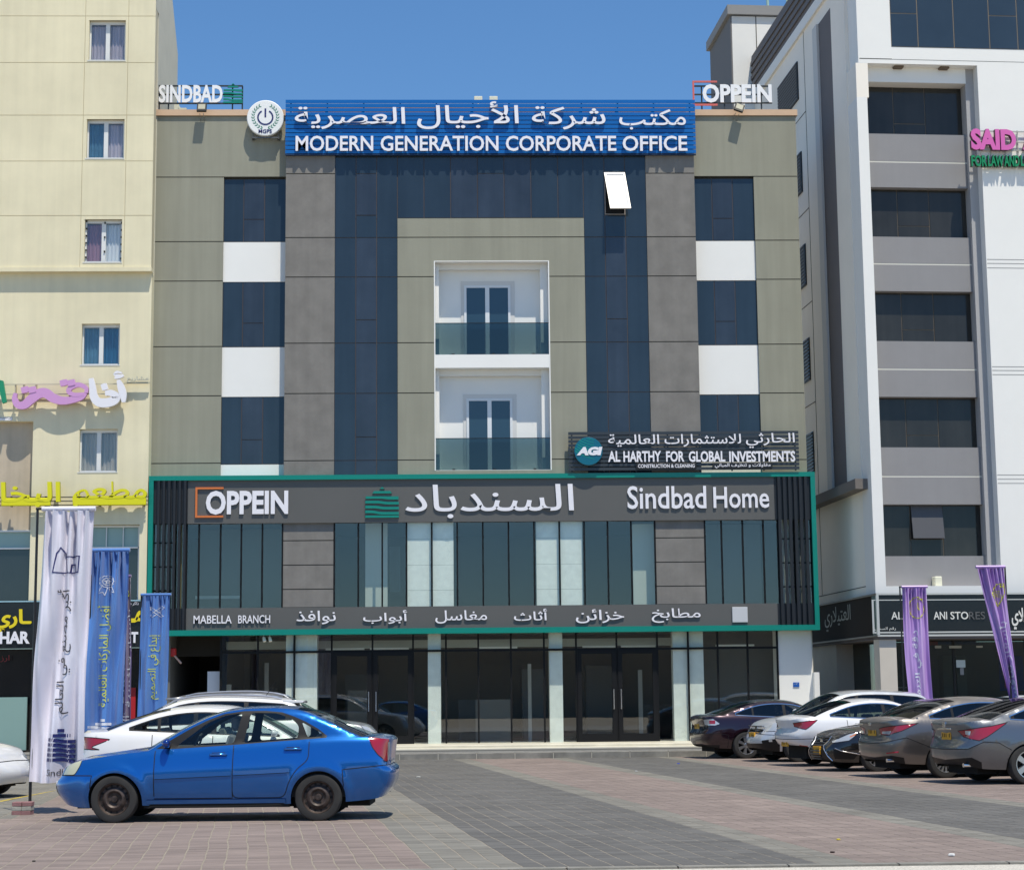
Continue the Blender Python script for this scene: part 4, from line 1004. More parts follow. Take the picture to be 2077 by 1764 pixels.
# ground-floor shop behind the flags
gx = at(290, 1400, YLo)[0]
o = LB.box('shop_glass', LXW, gx, YLo+.5, YLo+.52, .2, lz(1313), mat('very dark shop glass', (.012, .011, .012), .08, var=.5, vscale=.8, spec=.7))
for a in (75, 100, 160, 230): x = at(a, 1400, YLo)[0]; LB.box('shop_post', x-.05, x+.05, YLo+.4, YLo+.5, .2, lz(1313), mat('grey aluminium', (.35, .36, .38), .4, .6), o)
LB.box('green_counter', LXW, at(54, 1450, YLo+.3)[0], YLo+.3, YLo+.38, .25, lz(1412), mat('pale green glass panel', (.25, .38, .34), .3), o); LB.box('red_poster', at(250, 1440, YLo+.3)[0], at(273, 1440, YLo+.3)[0], YLo+.42, YLo+.45, lz(1480), lz(1395), mat('red poster', (.42, .01, .015), .5), o)
LB.box('forecourt_step', LXW, lx1, 49.4, YLo+.5, 0, .2, pvm)
# ------------------------------------------------------------------ helpers for wall signs
def sign(name, label, cat, x, Y, z=0, group=None): r = thing(name, label, cat, (x, Y, z), 0, group); return Fr(r)
M_LET = mat('white acrylic letters', (.82, .80, .84), .45); M_LSIDE = mat('letter returns', (.42, .42, .46), .4, .3)
def T(f, s, pa, pb, pt, pbm, Y, m, depth=.05, bold=.02, side=None, **k):
    ym = (pt+pbm)/2; return letters(f, s, at(pa, ym, Y)[0], at(pb, ym, Y)[0], at((pa+pb)/2, pbm, Y)[1], at((pa+pb)/2, pt, Y)[1], Y, m, depth, bold, side=side, **k)
# black shop sign boards of the restaurant
f = sign('restaurant_sign', 'black restaurant fascia board with yellow Arabic and white Latin letters behind the flags', 'sign', -12, YLo-.1)
zt, zb_ = lz(1217), lz(1313)
f.box('board', LXW, at(291, 1260, YLo)[0], YLo-.08, YLo+.3, zb_, zt, mat('black acrylic board', (.012, .012, .014), .15)); f.box('board_edge', LXW, at(291, 1260, YLo)[0], YLo-.09, YLo-.081, zt-.03, zt, M_CHROME)
M_YEL = mat('yellow letters', (.78, .62, .01), .5); T(f, 'ـاري', -12, 64, 1235, 1281, YLo-.12, M_YEL, .03, .035); T(f, 'HAR', -1, 60, 1288-8, 1305, YLo-.12, M_LET, .03, .04)
T(f, 'مـ', 259, 292, 1238, 1262, YLo-.12, M_YEL, .03, .035); T(f, 'IT', 261, 280, 1281, 1303, YLo-.12, M_LET, .03, .04); T(f, 'ذاكر شاه', 255, 281, 1220, 1228, YLo-.12, M_LET, .004, .0, split=False)
T(f, 'ارز', 1, 19, 1328, 1342, YLo+.3, mat('dim red letters', (.3, .02, .02), .5), .01, .0, split=False)
# yellow lettering above
f = sign('yellow_lettering_sign', 'bright yellow Arabic channel letters on rails above the left shop windows', 'sign', -12, YLo-.3); Ys = YLo-.30
M_Y2 = mat('acid yellow channel letters', (.72, .68, .005), .4); M_Y3 = mat('acid yellow returns', (.45, .42, .0), .5)
T(f, 'مطعم', 147, 297.5, 976, 1030, Ys, M_Y2, .12, .018, M_Y3); T(f, 'البخا', 1, 122, 977, 1028, Ys, M_Y2, .12, .018, M_Y3)
for a, b in ((147, 296), (2, 102)): f.box('letter_base', at(a, 1015, Ys)[0], at(b, 1015, Ys)[0], Ys+.004, Ys+.1, lz(1026), lz(1010), M_Y2, bevel=.02)
for q in (1008, 1016, 1024): f.box('rail', LXW, at(298, 1015, Ys)[0], Ys+.12, Ys+.145, lz(q)-.012, lz(q)+.012, M_BLACK)
for q in (20, 90, 200, 290): x = at(q, 1015, Ys)[0]; f.box('rail_bracket', x-.02, x+.02, Ys+.146, YLo, lz(1026), lz(1006), M_BLACK)
f.put('dot', MB().prism([(at(136+a, 1038+b, Ys)[0], at(136+a, 1038+b, Ys)[1]) for a, b in ((-7, 0), (0, -9), (7, 0), (0, 9))], Ys, Ys+.08), M_Y2)
# script sign
f = sign('script_sign', 'large pink, white and green Arabic script sign on thin rails across the yellow wall', 'sign', -12, YLo-.3)
M_PK = mat('pink letters', (.62, .32, .60), .45); M_PK2 = mat('mauve returns', (.30, .16, .30), .5)

SK = [0]
def stroke3(pts, w0, w1, m, name='letter'):
    SK[0] += 1; Yk = Ys-.004*SK[0]; w0 *= .8; w1 *= .8
    p = crm([at(a*.3194, 561.3+b*.3194, Ys) for a, b in pts], 6); n = len(p); L_, R_ = [], []
    for i in range(n):
        a, b = p[max(0, i-1)], p[min(n-1, i+1)]; dx, dz = b[0]-a[0], b[1]-a[1]; l = math.hypot(dx, dz) or 1; t = i/(n-1); w_ = (w0+(w1-w0)*math.sin(math.pi*t))/2
        L_.append((p[i][0]-dz/l*w_, p[i][1]+dx/l*w_)); R_.append((p[i][0]+dz/l*w_, p[i][1]-dx/l*w_))
    mb = MB(); i0 = 0
    for q in L_: mb.v += [(q[0], Yk, q[1]), (q[0], Yk+.11, q[1])]
    for q in R_: mb.v += [(q[0], Yk, q[1]), (q[0], Yk+.11, q[1])]
    for i in range(n-1):
        a, b, c, d = 2*i, 2*i+2, 2*n+2*i, 2*n+2*i+2
        mb.f += [(a, c, d, b), (a, b, b+1, a+1), (c, c+1, d+1, d)]; mb.mi += [0, 0, 0]
    mb.f += [(0, 1, 2*n+1, 2*n), (2*n-2, 4*n-2, 4*n-1, 2*n-1)]; mb.mi += [0, 0]; f.put(name, mb, m)
stroke3([(98, 738), (92, 775), (112, 812), (155, 812), (195, 778), (245, 742), (290, 738), (335, 768), (390, 785), (450, 782), (515, 765), (545, 738)], .12, .34, M_PK)
stroke3([(548, 738), (545, 705), (500, 685), (452, 700), (436, 728), (470, 748), (530, 745)], .12, .17, M_PK)
stroke3([(135, 722), (180, 712)], .2, .22, M_PK, 'letter_dot'); stroke3([(182, 722), (228, 712)], .2, .22, M_PK, 'letter_dot'); stroke3([(382, 678), (428, 668)], .2, .22, M_PK, 'letter_dot'); stroke3([(430, 678), (476, 668)], .2, .22, M_PK, 'letter_dot')
stroke3([(578, 645), (588, 700), (596, 760), (625, 795), (675, 800), (725, 785), (738, 760), (705, 738), (668, 740)], .16, .32, M_LET); stroke3([(752, 655), (768, 700), (782, 750), (786, 797)], .12, .26, M_LET)
stroke3([(645, 705), (682, 693)], .2, .24, M_LET, 'letter_dot'); stroke3([(775, 612), (745, 606), (732, 622), (758, 630), (785, 626)], .05, .11, M_LET, 'letter_dot'); stroke3([(728, 645), (786, 630)], .05, .11, M_LET, 'letter_dot')
f.put('green_letter', MB().prism([(at(a, b, Ys)[0], at(a, b, Ys)[1]) for a, b in ((-3, 770), (6, 772), (13, 815), (5, 818), (-3, 785))], Ys, Ys+.1), mat('green letters', (.01, .26, .13), .5)); T(f, 'مشاريع', 257, 301, 763, 775, Ys+.1, mat('dull letters', (.5, .5, .42), .6), .05, .01, split=False)
M_RL = mat('cream rails', (.5, .46, .34), .7)
for q in (779, 799, 814): f.box('rail', LXW, at(252, 800, Ys)[0], Ys+.13, Ys+.15, lz(q)-.012, lz(q)+.012, M_RL)
f.box('rail', at(250, 777, Ys)[0], at(302, 777, Ys)[0], Ys+.15, Ys+.2, lz(778), lz(775), M_RL)
for q in (28, 45, 70, 140, 240): x = at(q, 790, Ys)[0]; f.box('rail_bracket', x-.012, x+.012, Ys+.151, YLo, lz(815), lz(778), M_RL)
f = sign('small_wall_plate', 'narrow white plate with tiny Arabic print above the recessed panel', 'sign', -15, YLo-.02); f.box('plate', LXW+5, at(25, 847, YLo)[0], YLo-.02, YLo-.003, lz(850), lz(844), M_LET); T(f, 'من مجموعة', 0, 23, 845, 849.5, YLo-.022, M_BLACK, .001, 0, split=False)
# ------------------------------------------------------------------ roof signs and fascia signs of the office building
M_LET2 = mat('bright white letters', (.86, .86, .87), .4)
f = sign('blue_fascia_sign', 'long blue slatted sign with white Arabic above MODERN GENERATION CORPORATE OFFICE', 'sign', 0, YC-.2)
Yb = YC-.13; bx_0, bx_1 = vx(Yb, (578.9, 260)), vx(Yb, (1410.6, 260)); bt, bb_ = hz(Yb, (579, 202.3), (1411, 203.2)), hz(Yb, (579, 312.3), (1411, 312.8))
M_BL = mat('blue slat', (.0, .120, .41), .35, .1, var=.03); n = 13; pt = (bt-bb_)/n
for k in range(n):
    z1 = bt-k*pt; f.box('slat', bx_0, bx_1, Yb, Yb+.03, z1-pt+.022, z1, M_BL)
for k in range(12):
    x = bx_0+.15+(bx_1-bx_0-.3)*k/11; f.box('frame_post', x-.02, x+.02, Yb+.03, Yb+.08, bb_+.02, bt-.01, mat('dark blue steel', (.01, .04, .12), .5))
f.box('bottom_edge', bx_0, bx_1, Yb-.002, Yb+.12, bb_-.02, bb_+.0, MATS['dark blue steel'])
Yt = Yb-.09
for w_, a, b, t, q in (('مكتب', 1256, 1391, 222, 263), ('شركة', 1079, 1228, 216, 263), ('الأجيال', 846, 1052, 206, 262), ('العصرية', 598, 822, 217, 262)): T(f, w_, a, b, t, q, Yt, M_LET, .05, .008, M_LSIDE)
T(f, 'MODERN', 599.5, 757, 275.5, 306.5, Yt, M_LET, .05, .016, M_LSIDE); T(f, 'GENERATION', 772, 1011, 275.5, 306.5, Yt, M_LET, .05, .016, M_LSIDE); T(f, 'CORPORATE', 1026, 1250, 275.5, 306.5, Yt, M_LET, .05, .016, M_LSIDE); T(f, 'OFFICE', 1263, 1394, 275.5, 306.5, Yt, M_LET, .05, .016, M_LSIDE)
# round sign
cx_, cz_ = at(538.2, 239.5, Y0-.27); rd = 38.6/F_PX*(Y0-.27)*1.0
f = sign('round_emblem_sign', 'round white sign with navy power symbol, green laurel wreath and MGPS', 'sign', cx_, Y0-.3)
Yd = Y0-.27; f.put('disc', MB().lathe([(.001, 0), (rd-.02, 0), (rd, .015), (rd, .12), (rd-.02, .13), (.001, .13)], 56, c=(cx_, Yd, cz_)), mat('white disc', (.84, .84, .82), .35), smooth=30)
M_NV = mat('navy print', (.012, .02, .13), .5); M_LG = mat('laurel green', (.05, .22, .15), .6)
def arc(mb, c, r, w_, a0, a1, Y, n=24, d=.006):
    for k in range(n):
        a, b = a0+(a1-a0)*k/n, a0+(a1-a0)*(k+1)/n
        P_ = [(c[0]+q*math.cos(t), c[1]+q*math.sin(t)) for t, q in ((a, r-w_/2), (a, r+w_/2), (b, r+w_/2), (b, r-w_/2))]; mb.prism(P_, Y-d, Y)
mb = MB(); c_ = (cx_, cz_+rd*.03); arc(mb, c_, rd*.40, rd*.085, R(120), R(420), Yd); mb.box(cx_-rd*.045, cx_+rd*.045, Yd-.006, Yd, c_[1]+.0, c_[1]+rd*.5); f.put('power_symbol', mb, M_NV)
mb = MB()
for s in (-1, 1):
    for k in range(11):
        a = R(-78+k*13.4); r_ = rd*.66
        px_, pz_ = cx_+s*r_*math.cos(a), cz_+rd*.08+r_*math.sin(a); d = Vector((-s*math.sin(a), math.cos(a)))
        for tl_ in (-.6, .6):
            e = Vector((d.x*math.cos(tl_)-d.y*math.sin(tl_), d.x*math.sin(tl_)+d.y*math.cos(tl_))); nn = Vector((-e.y, e.x)); L0 = rd*.17
            mb.prism([(px_, pz_), (px_+e.x*L0*.5+nn.x*L0*.2, pz_+e.y*L0*.5+nn.y*L0*.2), (px_+e.x*L0, pz_+e.y*L0), (px_+e.x*L0*.5-nn.x*L0*.2, pz_+e.y*L0*.5-nn.y*L0*.2)], Yd-.004-.001*(k % 2)-(.0005 if tl_ > 0 else 0), Yd)
f.put('laurel_wreath', mb, M_LG); letters(f, 'MGPS', cx_-rd*.36, cx_+rd*.36, cz_-rd*.86, cz_-rd*.64, Yd-.008, M_NV, .006, .02, split=False)
mb = MB(); 
for a in (-1, 1): mb.box(cx_+a*rd*.68-.03, cx_+a*rd*.68+.03, Yd+.1, Y0, cz_-rd*1.12, cz_-rd*1.04)
mb.box(cx_-rd*.72, cx_+rd*.72, Yd+.04, Yd+.08, cz_-rd*1.10, cz_-rd*1.04); mb.box(cx_-rd*.70, cx_-rd*.66, Yd+.135, Yd+.16, cz_-rd*1.04, cz_+rd*.3); mb.box(cx_+rd*.66, cx_+rd*.70, Yd+.135, Yd+.16, cz_-rd*1.04, cz_+rd*.3); f.put('bracket', mb, mat('grey steel', (.14, .14, .14), .5, .5))
# SINDBAD on the roof
def logo(f, x0, x1, z0, z1, Y, m, d=.05, name='logo_bar'):
    """the stack of wavy bars under a small cap"""
    H_ = z1-z0; W_ = x1-x0; bars = [(0.0, .075, 1, 0), (.125, .085, 1, .05), (.285, .085, 1, .04), (.445, .085, 1, .04), (.60, .09, .98, .03), (.785, .08, .58, .0), (.93, .07, .15, .0)]
    for k, (b, h, wf, wv) in enumerate(bars):
        xa, xb = x0+W_*(1-wf)/2, x1-W_*(1-wf)/2; lo_, hi_ = [], []
        for i in range(13):
            t = i/12; x = xa+(xb-xa)*t; s = 1/(1+math.exp((t-.25-.09*k)*22)) if wv else .5; o = H_*wv*(s-.5)
            lo_.append((x, z0+H_*b+o)); hi_.append((x, z0+H_*(b+h)+o*1.1*(1 if k not in (4,) else .2)))
        if k >= 5: hi_ = [(xa+(xb-xa)*.08, z0+H_*(b+h)), (xb-(xb-xa)*.08, z0+H_*(b+h))] if k == 5 else [((xa+xb)/2, z0+H_*(b+h))]; lo_ = [(xa, z0+H_*b), (xb, z0+H_*b)]
        f.put(name, MB().prism(lo_+hi_[::-1], Y, Y+d), m)
def frame_rails(f, x0, x1, zs_, Y, m, posts, zp, t=.022):
    for z in zs_: f.box('rail', x0, x1, Y, Y+.03, z-t, z+t, m)
    for x in posts: f.box('post', x-.02, x+.02, Y+.031, Y+.06, zp, zs_[0], m)
Yr = Y0+.12; f = sign('roof_sign', 'white SINDBAD letters with green tower logo on a thin frame over the left roof edge', 'sign', at(400, 220, Yr)[0], Yr)
M_TEAL = mat('teal logo', (.0, .22, .17), .4); M_ST = mat('dark steel', (.025, .03, .032), .5)
Q = lambda px, py, Y: at(px, py, Y)
frame_rails(f, Q(320.6, 190, Yr)[0], Q(492, 190, Yr)[0], [Q(400, q, Yr)[1] for q in (173.5, 191, 209)], Yr+.04, M_ST, [Q(q, 200, Yr)[0] for q in (322, 341, 471, 491)], ZCOP-.05)
T(f, 'SINDBAD', 322, 451.5, 172.5, 208.5, Yr, M_LET2, .04, .03, M_LSIDE); logo(f, Q(453, 190, Yr)[0], Q(492, 190, Yr)[0], Q(470, 209, Yr)[1], Q(470, 169, Yr)[1], Yr, M_TEAL)
f = sign('roof_sign', 'white OPPEIN letters with red bracket standing over the right roof edge', 'sign', at(1480, 220, Yr)[0], Yr)
M_ORB = mat('pinkish red bracket', (.62, .14, .12), .4)
frame_rails(f, Q(1406, 190, Yr)[0], Q(1566, 190, Yr)[0], [Q(1480, q, Yr)[1] for q in (174, 191, 208)], Yr+.04, M_ST, [Q(q, 200, Yr)[0] for q in (1408, 1424, 1470, 1545)], ZCOP-.05)
T(f, 'OPPEIN', 1425, 1565.5, 171, 208.5, Yr, M_LET2, .04, .035, M_LSIDE)
def brk(f, a, b, t, bt_, Y, m, w_=.05, d=.05):
    x0, x1, z1, z0 = Q(a, (t+bt_)/2, Y)[0], Q(b, (t+bt_)/2, Y)[0], Q(a, t, Y)[1], Q(a, bt_, Y)[1]; f.put('bracket_mark', MB().box(x0, x0+w_, Y, Y+d, z0, z1).box(x0+w_, x1, Y, Y+d, z1-w_, z1).box(x0+w_, x1, Y, Y+d, z0, z0+w_), m)
brk(f, 1405, 1455, 164, 214, Yr, M_ORB)
# AL HARTHY sign
Ya = Y0-.45+.0; Ya = YF-.05
f = sign('slatted_sign', 'dark slatted sign with round AGI badge and AL HARTHY FOR GLOBAL INVESTMENTS', 'sign', at(1390, 915, Ya)[0], Ya)
ax0, ax1, az1, az0 = Q(1153, 915, Ya)[0], Q(1620.5, 915, Ya)[0], hz(Ya, (1153, 876), (1619, 873.7)), hz(Ya, (1153, 957), (1621, 952.9))
M_SL = mat('dark slat', (.045, .052, .06), .4, .3); n = 10; pt = (az1-az0)/n
for k in range(n): f.box('slat', ax0, ax1, Ya, Ya+.03, az1-k*pt-pt+.028, az1-k*pt, M_SL)
for k in range(8): x = ax0+.1+(ax1-ax0-.2)*k/7; f.box('frame_post', x-.02, x+.02, Ya+.031, Ya+.08, az0, az1, M_FIN)
ac = Q(1193.5, 915, Ya-.1); ar = 29/F_PX*Ya
f.put('badge', MB().lathe([(.001, 0), (ar-.01, 0), (ar, .01), (ar, .08)], 44, c=(ac[0], Ya-.12, ac[1])), mat('badge blue', (.0, .12, .19), .3), smooth=30)
mb = MB()
for k in range(9):
    o = -.75+k*.19; P1 = []; P2 = []
    for i in range(9):
        t = i/8; x = (-.95+t*1.35)*ar; z = (o+.75-.9*t+.35*t*t)*ar
        if (x*x+z*z) < (ar*.97)**2: P1.append((ac[0]+x, ac[1]+z)); P2.append((ac[0]+x, ac[1]+z+ar*.05*(1-t*.6)))
    if len(P1) > 1: mb.prism(P1+P2[::-1], Ya-.124, Ya-.119)
f.put('badge_swoosh', mb, mat('badge green', (.0, .36, .22), .4)); letters(f, 'AGI', ac[0]-ar*.84, ac[0]+ar*.84, ac[1]-ar*.30, ac[1]+ar*.30, Ya-.135, M_LET, .012, .07, slant=.25)
Yt = Ya-.05
for w_, a, b, t, q in (('العالمية', 1233.5, 1337, 880.5, 905.5), ('للاستثمارات', 1348, 1503, 880, 905.5), ('الحارثي', 1513, 1612, 878, 908)): T(f, w_, a, b, t, q, Yt, M_LET, .04, .008, M_LSIDE)
for w_, a, b in (('AL', 1233.5, 1258), ('HARTHY', 1264.5, 1341), ('FOR', 1351, 1388), ('GLOBAL', 1397, 1471), ('INVESTMENTS', 1479, 1613)): T(f, w_, a, b, 914.5, 936.5, Yt, M_LET, .04, .03, M_LSIDE)
for a, b in ((1290, 1413), (1445, 1567)): f.box('text_plate', Q(a, 944, Yt)[0], Q(b, 944, Yt)[0], Yt+.005, Yt+.04, Q(1350, 950.5, Yt)[1], Q(1350, 938.5, Yt)[1], M_FIN, bevel=.012)
T(f, 'CONSTRUCTION & CLEANING', 1294, 1409, 941, 948.3, Yt-.001, M_LET, .006, .02, split=False); T(f, 'مقاولات و تنظيف المباني', 1450, 1563, 939, 949.5, Yt-.001, M_LET, .006, .01, split=False)
# lettering on the fascias
Yl = YP-.045
f = sign('fascia_lettering', 'white OPPEIN letters with orange bracket on the grey fascia', 'sign', at(490, 1020, Yl)[0], Yl)
T(f, 'OPPEIN', 417.5, 584.5, 994.5, 1043, Yl, M_LET, .045, .035, M_LSIDE); brk(f, 396, 453, 988, 1049.5, Yl-.005, mat('orange bracket', (.62, .17, .04), .4), .055)
f = sign('fascia_lettering', 'large white Arabic lettering beside the green wavy tower logo on the grey fascia', 'sign', at(1000, 1020, Yl)[0], Yl)
logo(f, Q(741, 1018, Yl)[0], Q(809, 1018, Yl)[0], Q(775, 1049.5, Yl)[1], Q(775, 987, Yl)[1], Yl, M_TEAL); T(f, 'السندباد', 822, 1164, 982, 1050, Yl, M_LET, .05, .006, M_LSIDE)
f = sign('fascia_lettering', 'white Sindbad Home letters at the right end of the grey fascia', 'sign', at(1415, 1010, Yl)[0], Yl)
T(f, 'Sindbad', 1272.5, 1432.5, 985, 1031.5, Yl, M_LET, .05, .012, M_LSIDE); T(f, 'Home', 1447, 1560, 987, 1030, Yl, M_LET, .05, .012, M_LSIDE)
f = sign('fascia_lettering', 'small white MABELLA BRANCH letters and six Arabic words along the lower grey fascia', 'sign', at(900, 1250, Yl)[0], Yl)
T(f, 'MABELLA', 392.5, 470, 1247.5, 1264, Yl, M_LET, .03, .01, M_LSIDE); T(f, 'BRANCH', 483, 548, 1247, 1263.5, Yl, M_LET, .03, .01, M_LSIDE)
for w_, a, b, t, q in (('نوافذ', 601, 681, 1238, 1265.5), ('أبواب', 736.5, 826, 1237, 1264.5), ('مغاسل', 883, 988, 1237, 1263.5), ('أثاث', 1042.5, 1110, 1234, 1258), ('خزائن', 1168, 1266, 1235, 1263), ('مطابخ', 1322, 1421, 1233, 1262)): T(f, w_, a, b, t, q, Yl, M_LET, .03, .008, M_LSIDE)
# blank plate where the photograph has a QR panel
f = sign('square_panel', 'small square pale grey panel at the right end of the lower fascia', 'panel', at(1501, 1246, Yl)[0], Yl); f.box('panel', Q(1485.5, 1246, Yl)[0], Q(1516.5, 1246, Yl)[0], Yl, YP, Q(1501, 1261.5, Yl)[1], Q(1501, 1230.5, Yl)[1], mat('pale grey panel', (.55, .56, .58), .5), bevel=.005)
# flood lights on the coping
for px, lab, sk in ((409, 'black floodlight on the coping below the SINDBAD roof letters', 0), (1500, 'black floodlight on the coping below the OPPEIN roof letters', .35)):
    x, z = at(px, 217.5, Y0-.28); r_ = thing('floodlight', lab, 'floodlight', (x, Y0-.28, z), group='roof floodlights'); r_.rotation_euler = (R(-22), sk, 0); w_, h_ = .14, .14
    MB().box(-w_, w_, 0, .07, -h_, h_).build('housing', M_BLACK, r_, bevel=.01); MB().box(-w_+.04, w_-.04, -.004, -.001, -h_+.07, h_-.035).build('lamp_glass', mat('floodlight glass', (.42, .40, .30), .25), r_)
    MB().box(-.06, -.045, .06, .5, -h_-.06, -h_-.04).box(.045, .06, .06, .5, -h_-.06, -h_-.04).build('arm', mat('galvanised arm', (.35, .33, .3), .4, .6), r_)
for px, lb_ in ((970, 'left'), (1001, 'right')):
    q = at(px, 202, YC+.2); t = thing('roof_lamp_box', 'small cream box rising above the blue sign, %s of the two' % lb_, 'lamp', (q[0], YC+.2, 0), group='cream boxes above the blue sign'); f = Fr(t); f.box('box', q[0]-.12, q[0]+.12, YC+.2, YC+.3, q[1]-.07, q[1]+.1, mat('cream paint', (.72, .70, .55), .6), bevel=.01); f.box('stem', q[0]-.02, q[0]+.02, YC+.22, YC+.26, ZCOP-.1, q[1]-.07, MATS['cream paint'])
for a, b, t in ((353, 363, 212), (362, 378, 219)):
    q = at(a, t, Y0+1.5); t_ = thing('roof_block', 'small cream rendered block on the roof behind the %s letters' % ('first white' if a == 353 else 'middle white'), 'block', (q[0], Y0+1.5, 0)); Fr(t_).box('block', q[0], at(b, t, Y0+1.5)[0], Y0+1.5, Y0+2.2, ZTOP-.8, q[1], MATS['cream paint'])
# ------------------------------------------------------------------ right building, turned slightly and standing nearer
RA_ = .062; RY = 49.6; cq = at(1776, 1202, RY)
rb = thing('white_tower_block', 'white and grey multi storey building with recessed dark windows above black shop signs', 'building', (cq[0], RY, 0), RA_)
ux_, uy_ = Vector((math.cos(RA_), math.sin(RA_), 0)), Vector((-math.sin(RA_), math.cos(RA_), 0)); RO = Vector((cq[0], RY, 0)); CV = Vector((0, 0, CAM_H))
def rf(px, py, yl=0.0):        # a point of the photo on the local plane y = yl
    d = ray(px, py); t = (yl + RO.dot(uy_) - CV.dot(uy_))/d.dot(uy_); p = d*t+CV-RO; return (p.dot(ux_), p.z)
def rs(px, py, xl=0.0):        # ... on the local side wall x = xl -> (y, z)
    d = ray(px, py); t = (xl + RO.dot(ux_) - CV.dot(ux_))/d.dot(ux_); p = d*t+CV-RO; return (p.dot(uy_), p.z)
def rbx(name, x0, x1, y0, y1, z0, z1, m, parent=None, **k): return MB().box(x0, x1, y0, y1, z0, z1).build(name, m, parent or rb, **k)
M_RW = mat('bright white render', (.80, .79, .76), .75, bump=.2, bscale=80, var=.015); M_RG = mat('mid grey render', (.26, .255, .262), .85, bump=.3, bscale=80, var=.03, streak=.02); M_RS = mat('side wall render', (.88, .82, .73), .85, bump=.2, var=.04, vscale=.6); M_RD = mat('dark grey groove', (.15, .135, .135), .85, var=.04)
M_RGL = mat('smoked black glass', (.036, .036, .034), .08, var=.25, vscale=.4, spec=.32, streak=.12); M_RM = mat('bronze mullion', (.20, .155, .11), .5, .2)
zr0 = rf(1776, 1204)[1]; ztp = 36.0
xw1 = sum(rf(a, b, .55)[0] for a, b in ((1954, 200), (1997, 1120)))/2; xp = sum(rf(a, b, 0)[0] for a, b in ((1979, 135), (2033, 1147)))/2
xs_ = .30; XR2 = 14.0
rbx('corner_strip', 0, xs_, 0, .9, zr0, rf(1733, 197)[1], M_RW)
rbx('right_pier', xp, XR2, 0, 2.6, zr0, ztp, M_RW); zoh = rf(1742, 128, -.0)[1]
rbx('overhang', rf(1741, 126, 0)[0], xp, 0, 2.6, zoh, ztp, M_RW)
# the side wall
ys = 22.0
zpar = rs(1601, 12)[1]
rbx('side_wall', .02, .9, .9, ys, zr0, rs(1657, 2)[1], M_RS); rbx('front_side', .004, .35, .9-.899, .92, rf(1733, 197)[1], zoh, M_RS)
gy0, gy1 = rs(1717, 900)[0], rs(1689, 900)[0]
rbx('side_groove', .012, .3, gy0, gy1, rs(1720, 990)[1], rs(1680, 20)[1], M_RD)
rbx('groove_edge', -.06, .019, gy1, gy1+.5, rs(1720, 990)[1], rs(1680, 20)[1], mat('pale fin', (.60, .59, .57), .8)); rbx('groove_edge', -.02, .019, .9, gy0, rs(1720, 990)[1], zoh+9, M_RS)
zl1, zl0 = rs(1763, 969)[1], rs(1763, 990)[1]; rbx('side_ledge', -.35, .0, .35, ys, zl0, zl1, mat('grey ledge', (.17, .15, .135), .85))
zpa, zpb = rs(1601, 0)[1], rs(1650, 10)[1]
rbx('parapet_band', -.05, .9, .0, ys, rs(1657, 0)[1], rs(1601, 0)[1], M_RD)
for k in range(4):
    za = rs(1657, 0)[1]; zb2 = rs(1601, 0)[1]; h = (zb2-za)/5; rbx('parapet_slat', -.10, -.05, .0, ys, za+h*(k+.6), za+h*(k+1.1), mat('slat grey', (.13, .12, .125), .7))
rbx('parapet_foot', -.06, .9, .0, ys, rs(1657, 0)[1]-.35, rs(1657, 0)[1]-.0, M_RW)
for (a, b), (c, d) in (((1628, 57), (1650, 535)),):
    y = rs(a, b)[0]; rbx('vertical_joint', .010, .0195, y, y+.02, 4.5, rs(1657, 2)[1]-.3, M_JOINT)
for px, py in ((1629, 232), (1641, 421), (1651, 607), (1664, 808), (1754, 1190)):
    z = rs(px, py)[1]; y = rs(1628, 57)[0]; rbx('floor_joint', .010, .0195, y if py < 1000 else .9, ys, z, z+.022, M_JOINT)
for k, (px, pt_, pb_) in enumerate(((1617, 125, 205), (1625, 307, 392), (1633, 494, 580), (1641, 684, 772), (1649, 875, 960))):
    y0 = rs(px, pt_)[0]; za, zb2 = rs(px, pt_)[1], rs(px, pb_)[1]
    o = rbx('louvre_window', -.02, .015, y0, y0+2.6, zb2, za, M_FIN)
    for j in range(12): z = zb2+(za-zb2)*(j+.3)/12; rbx('louvre_blade', -.05, -.021, y0+.05, y0+2.55, z, z+(za-zb2)*.035, mat('louvre grey', (.16, .16, .16), .6), o)
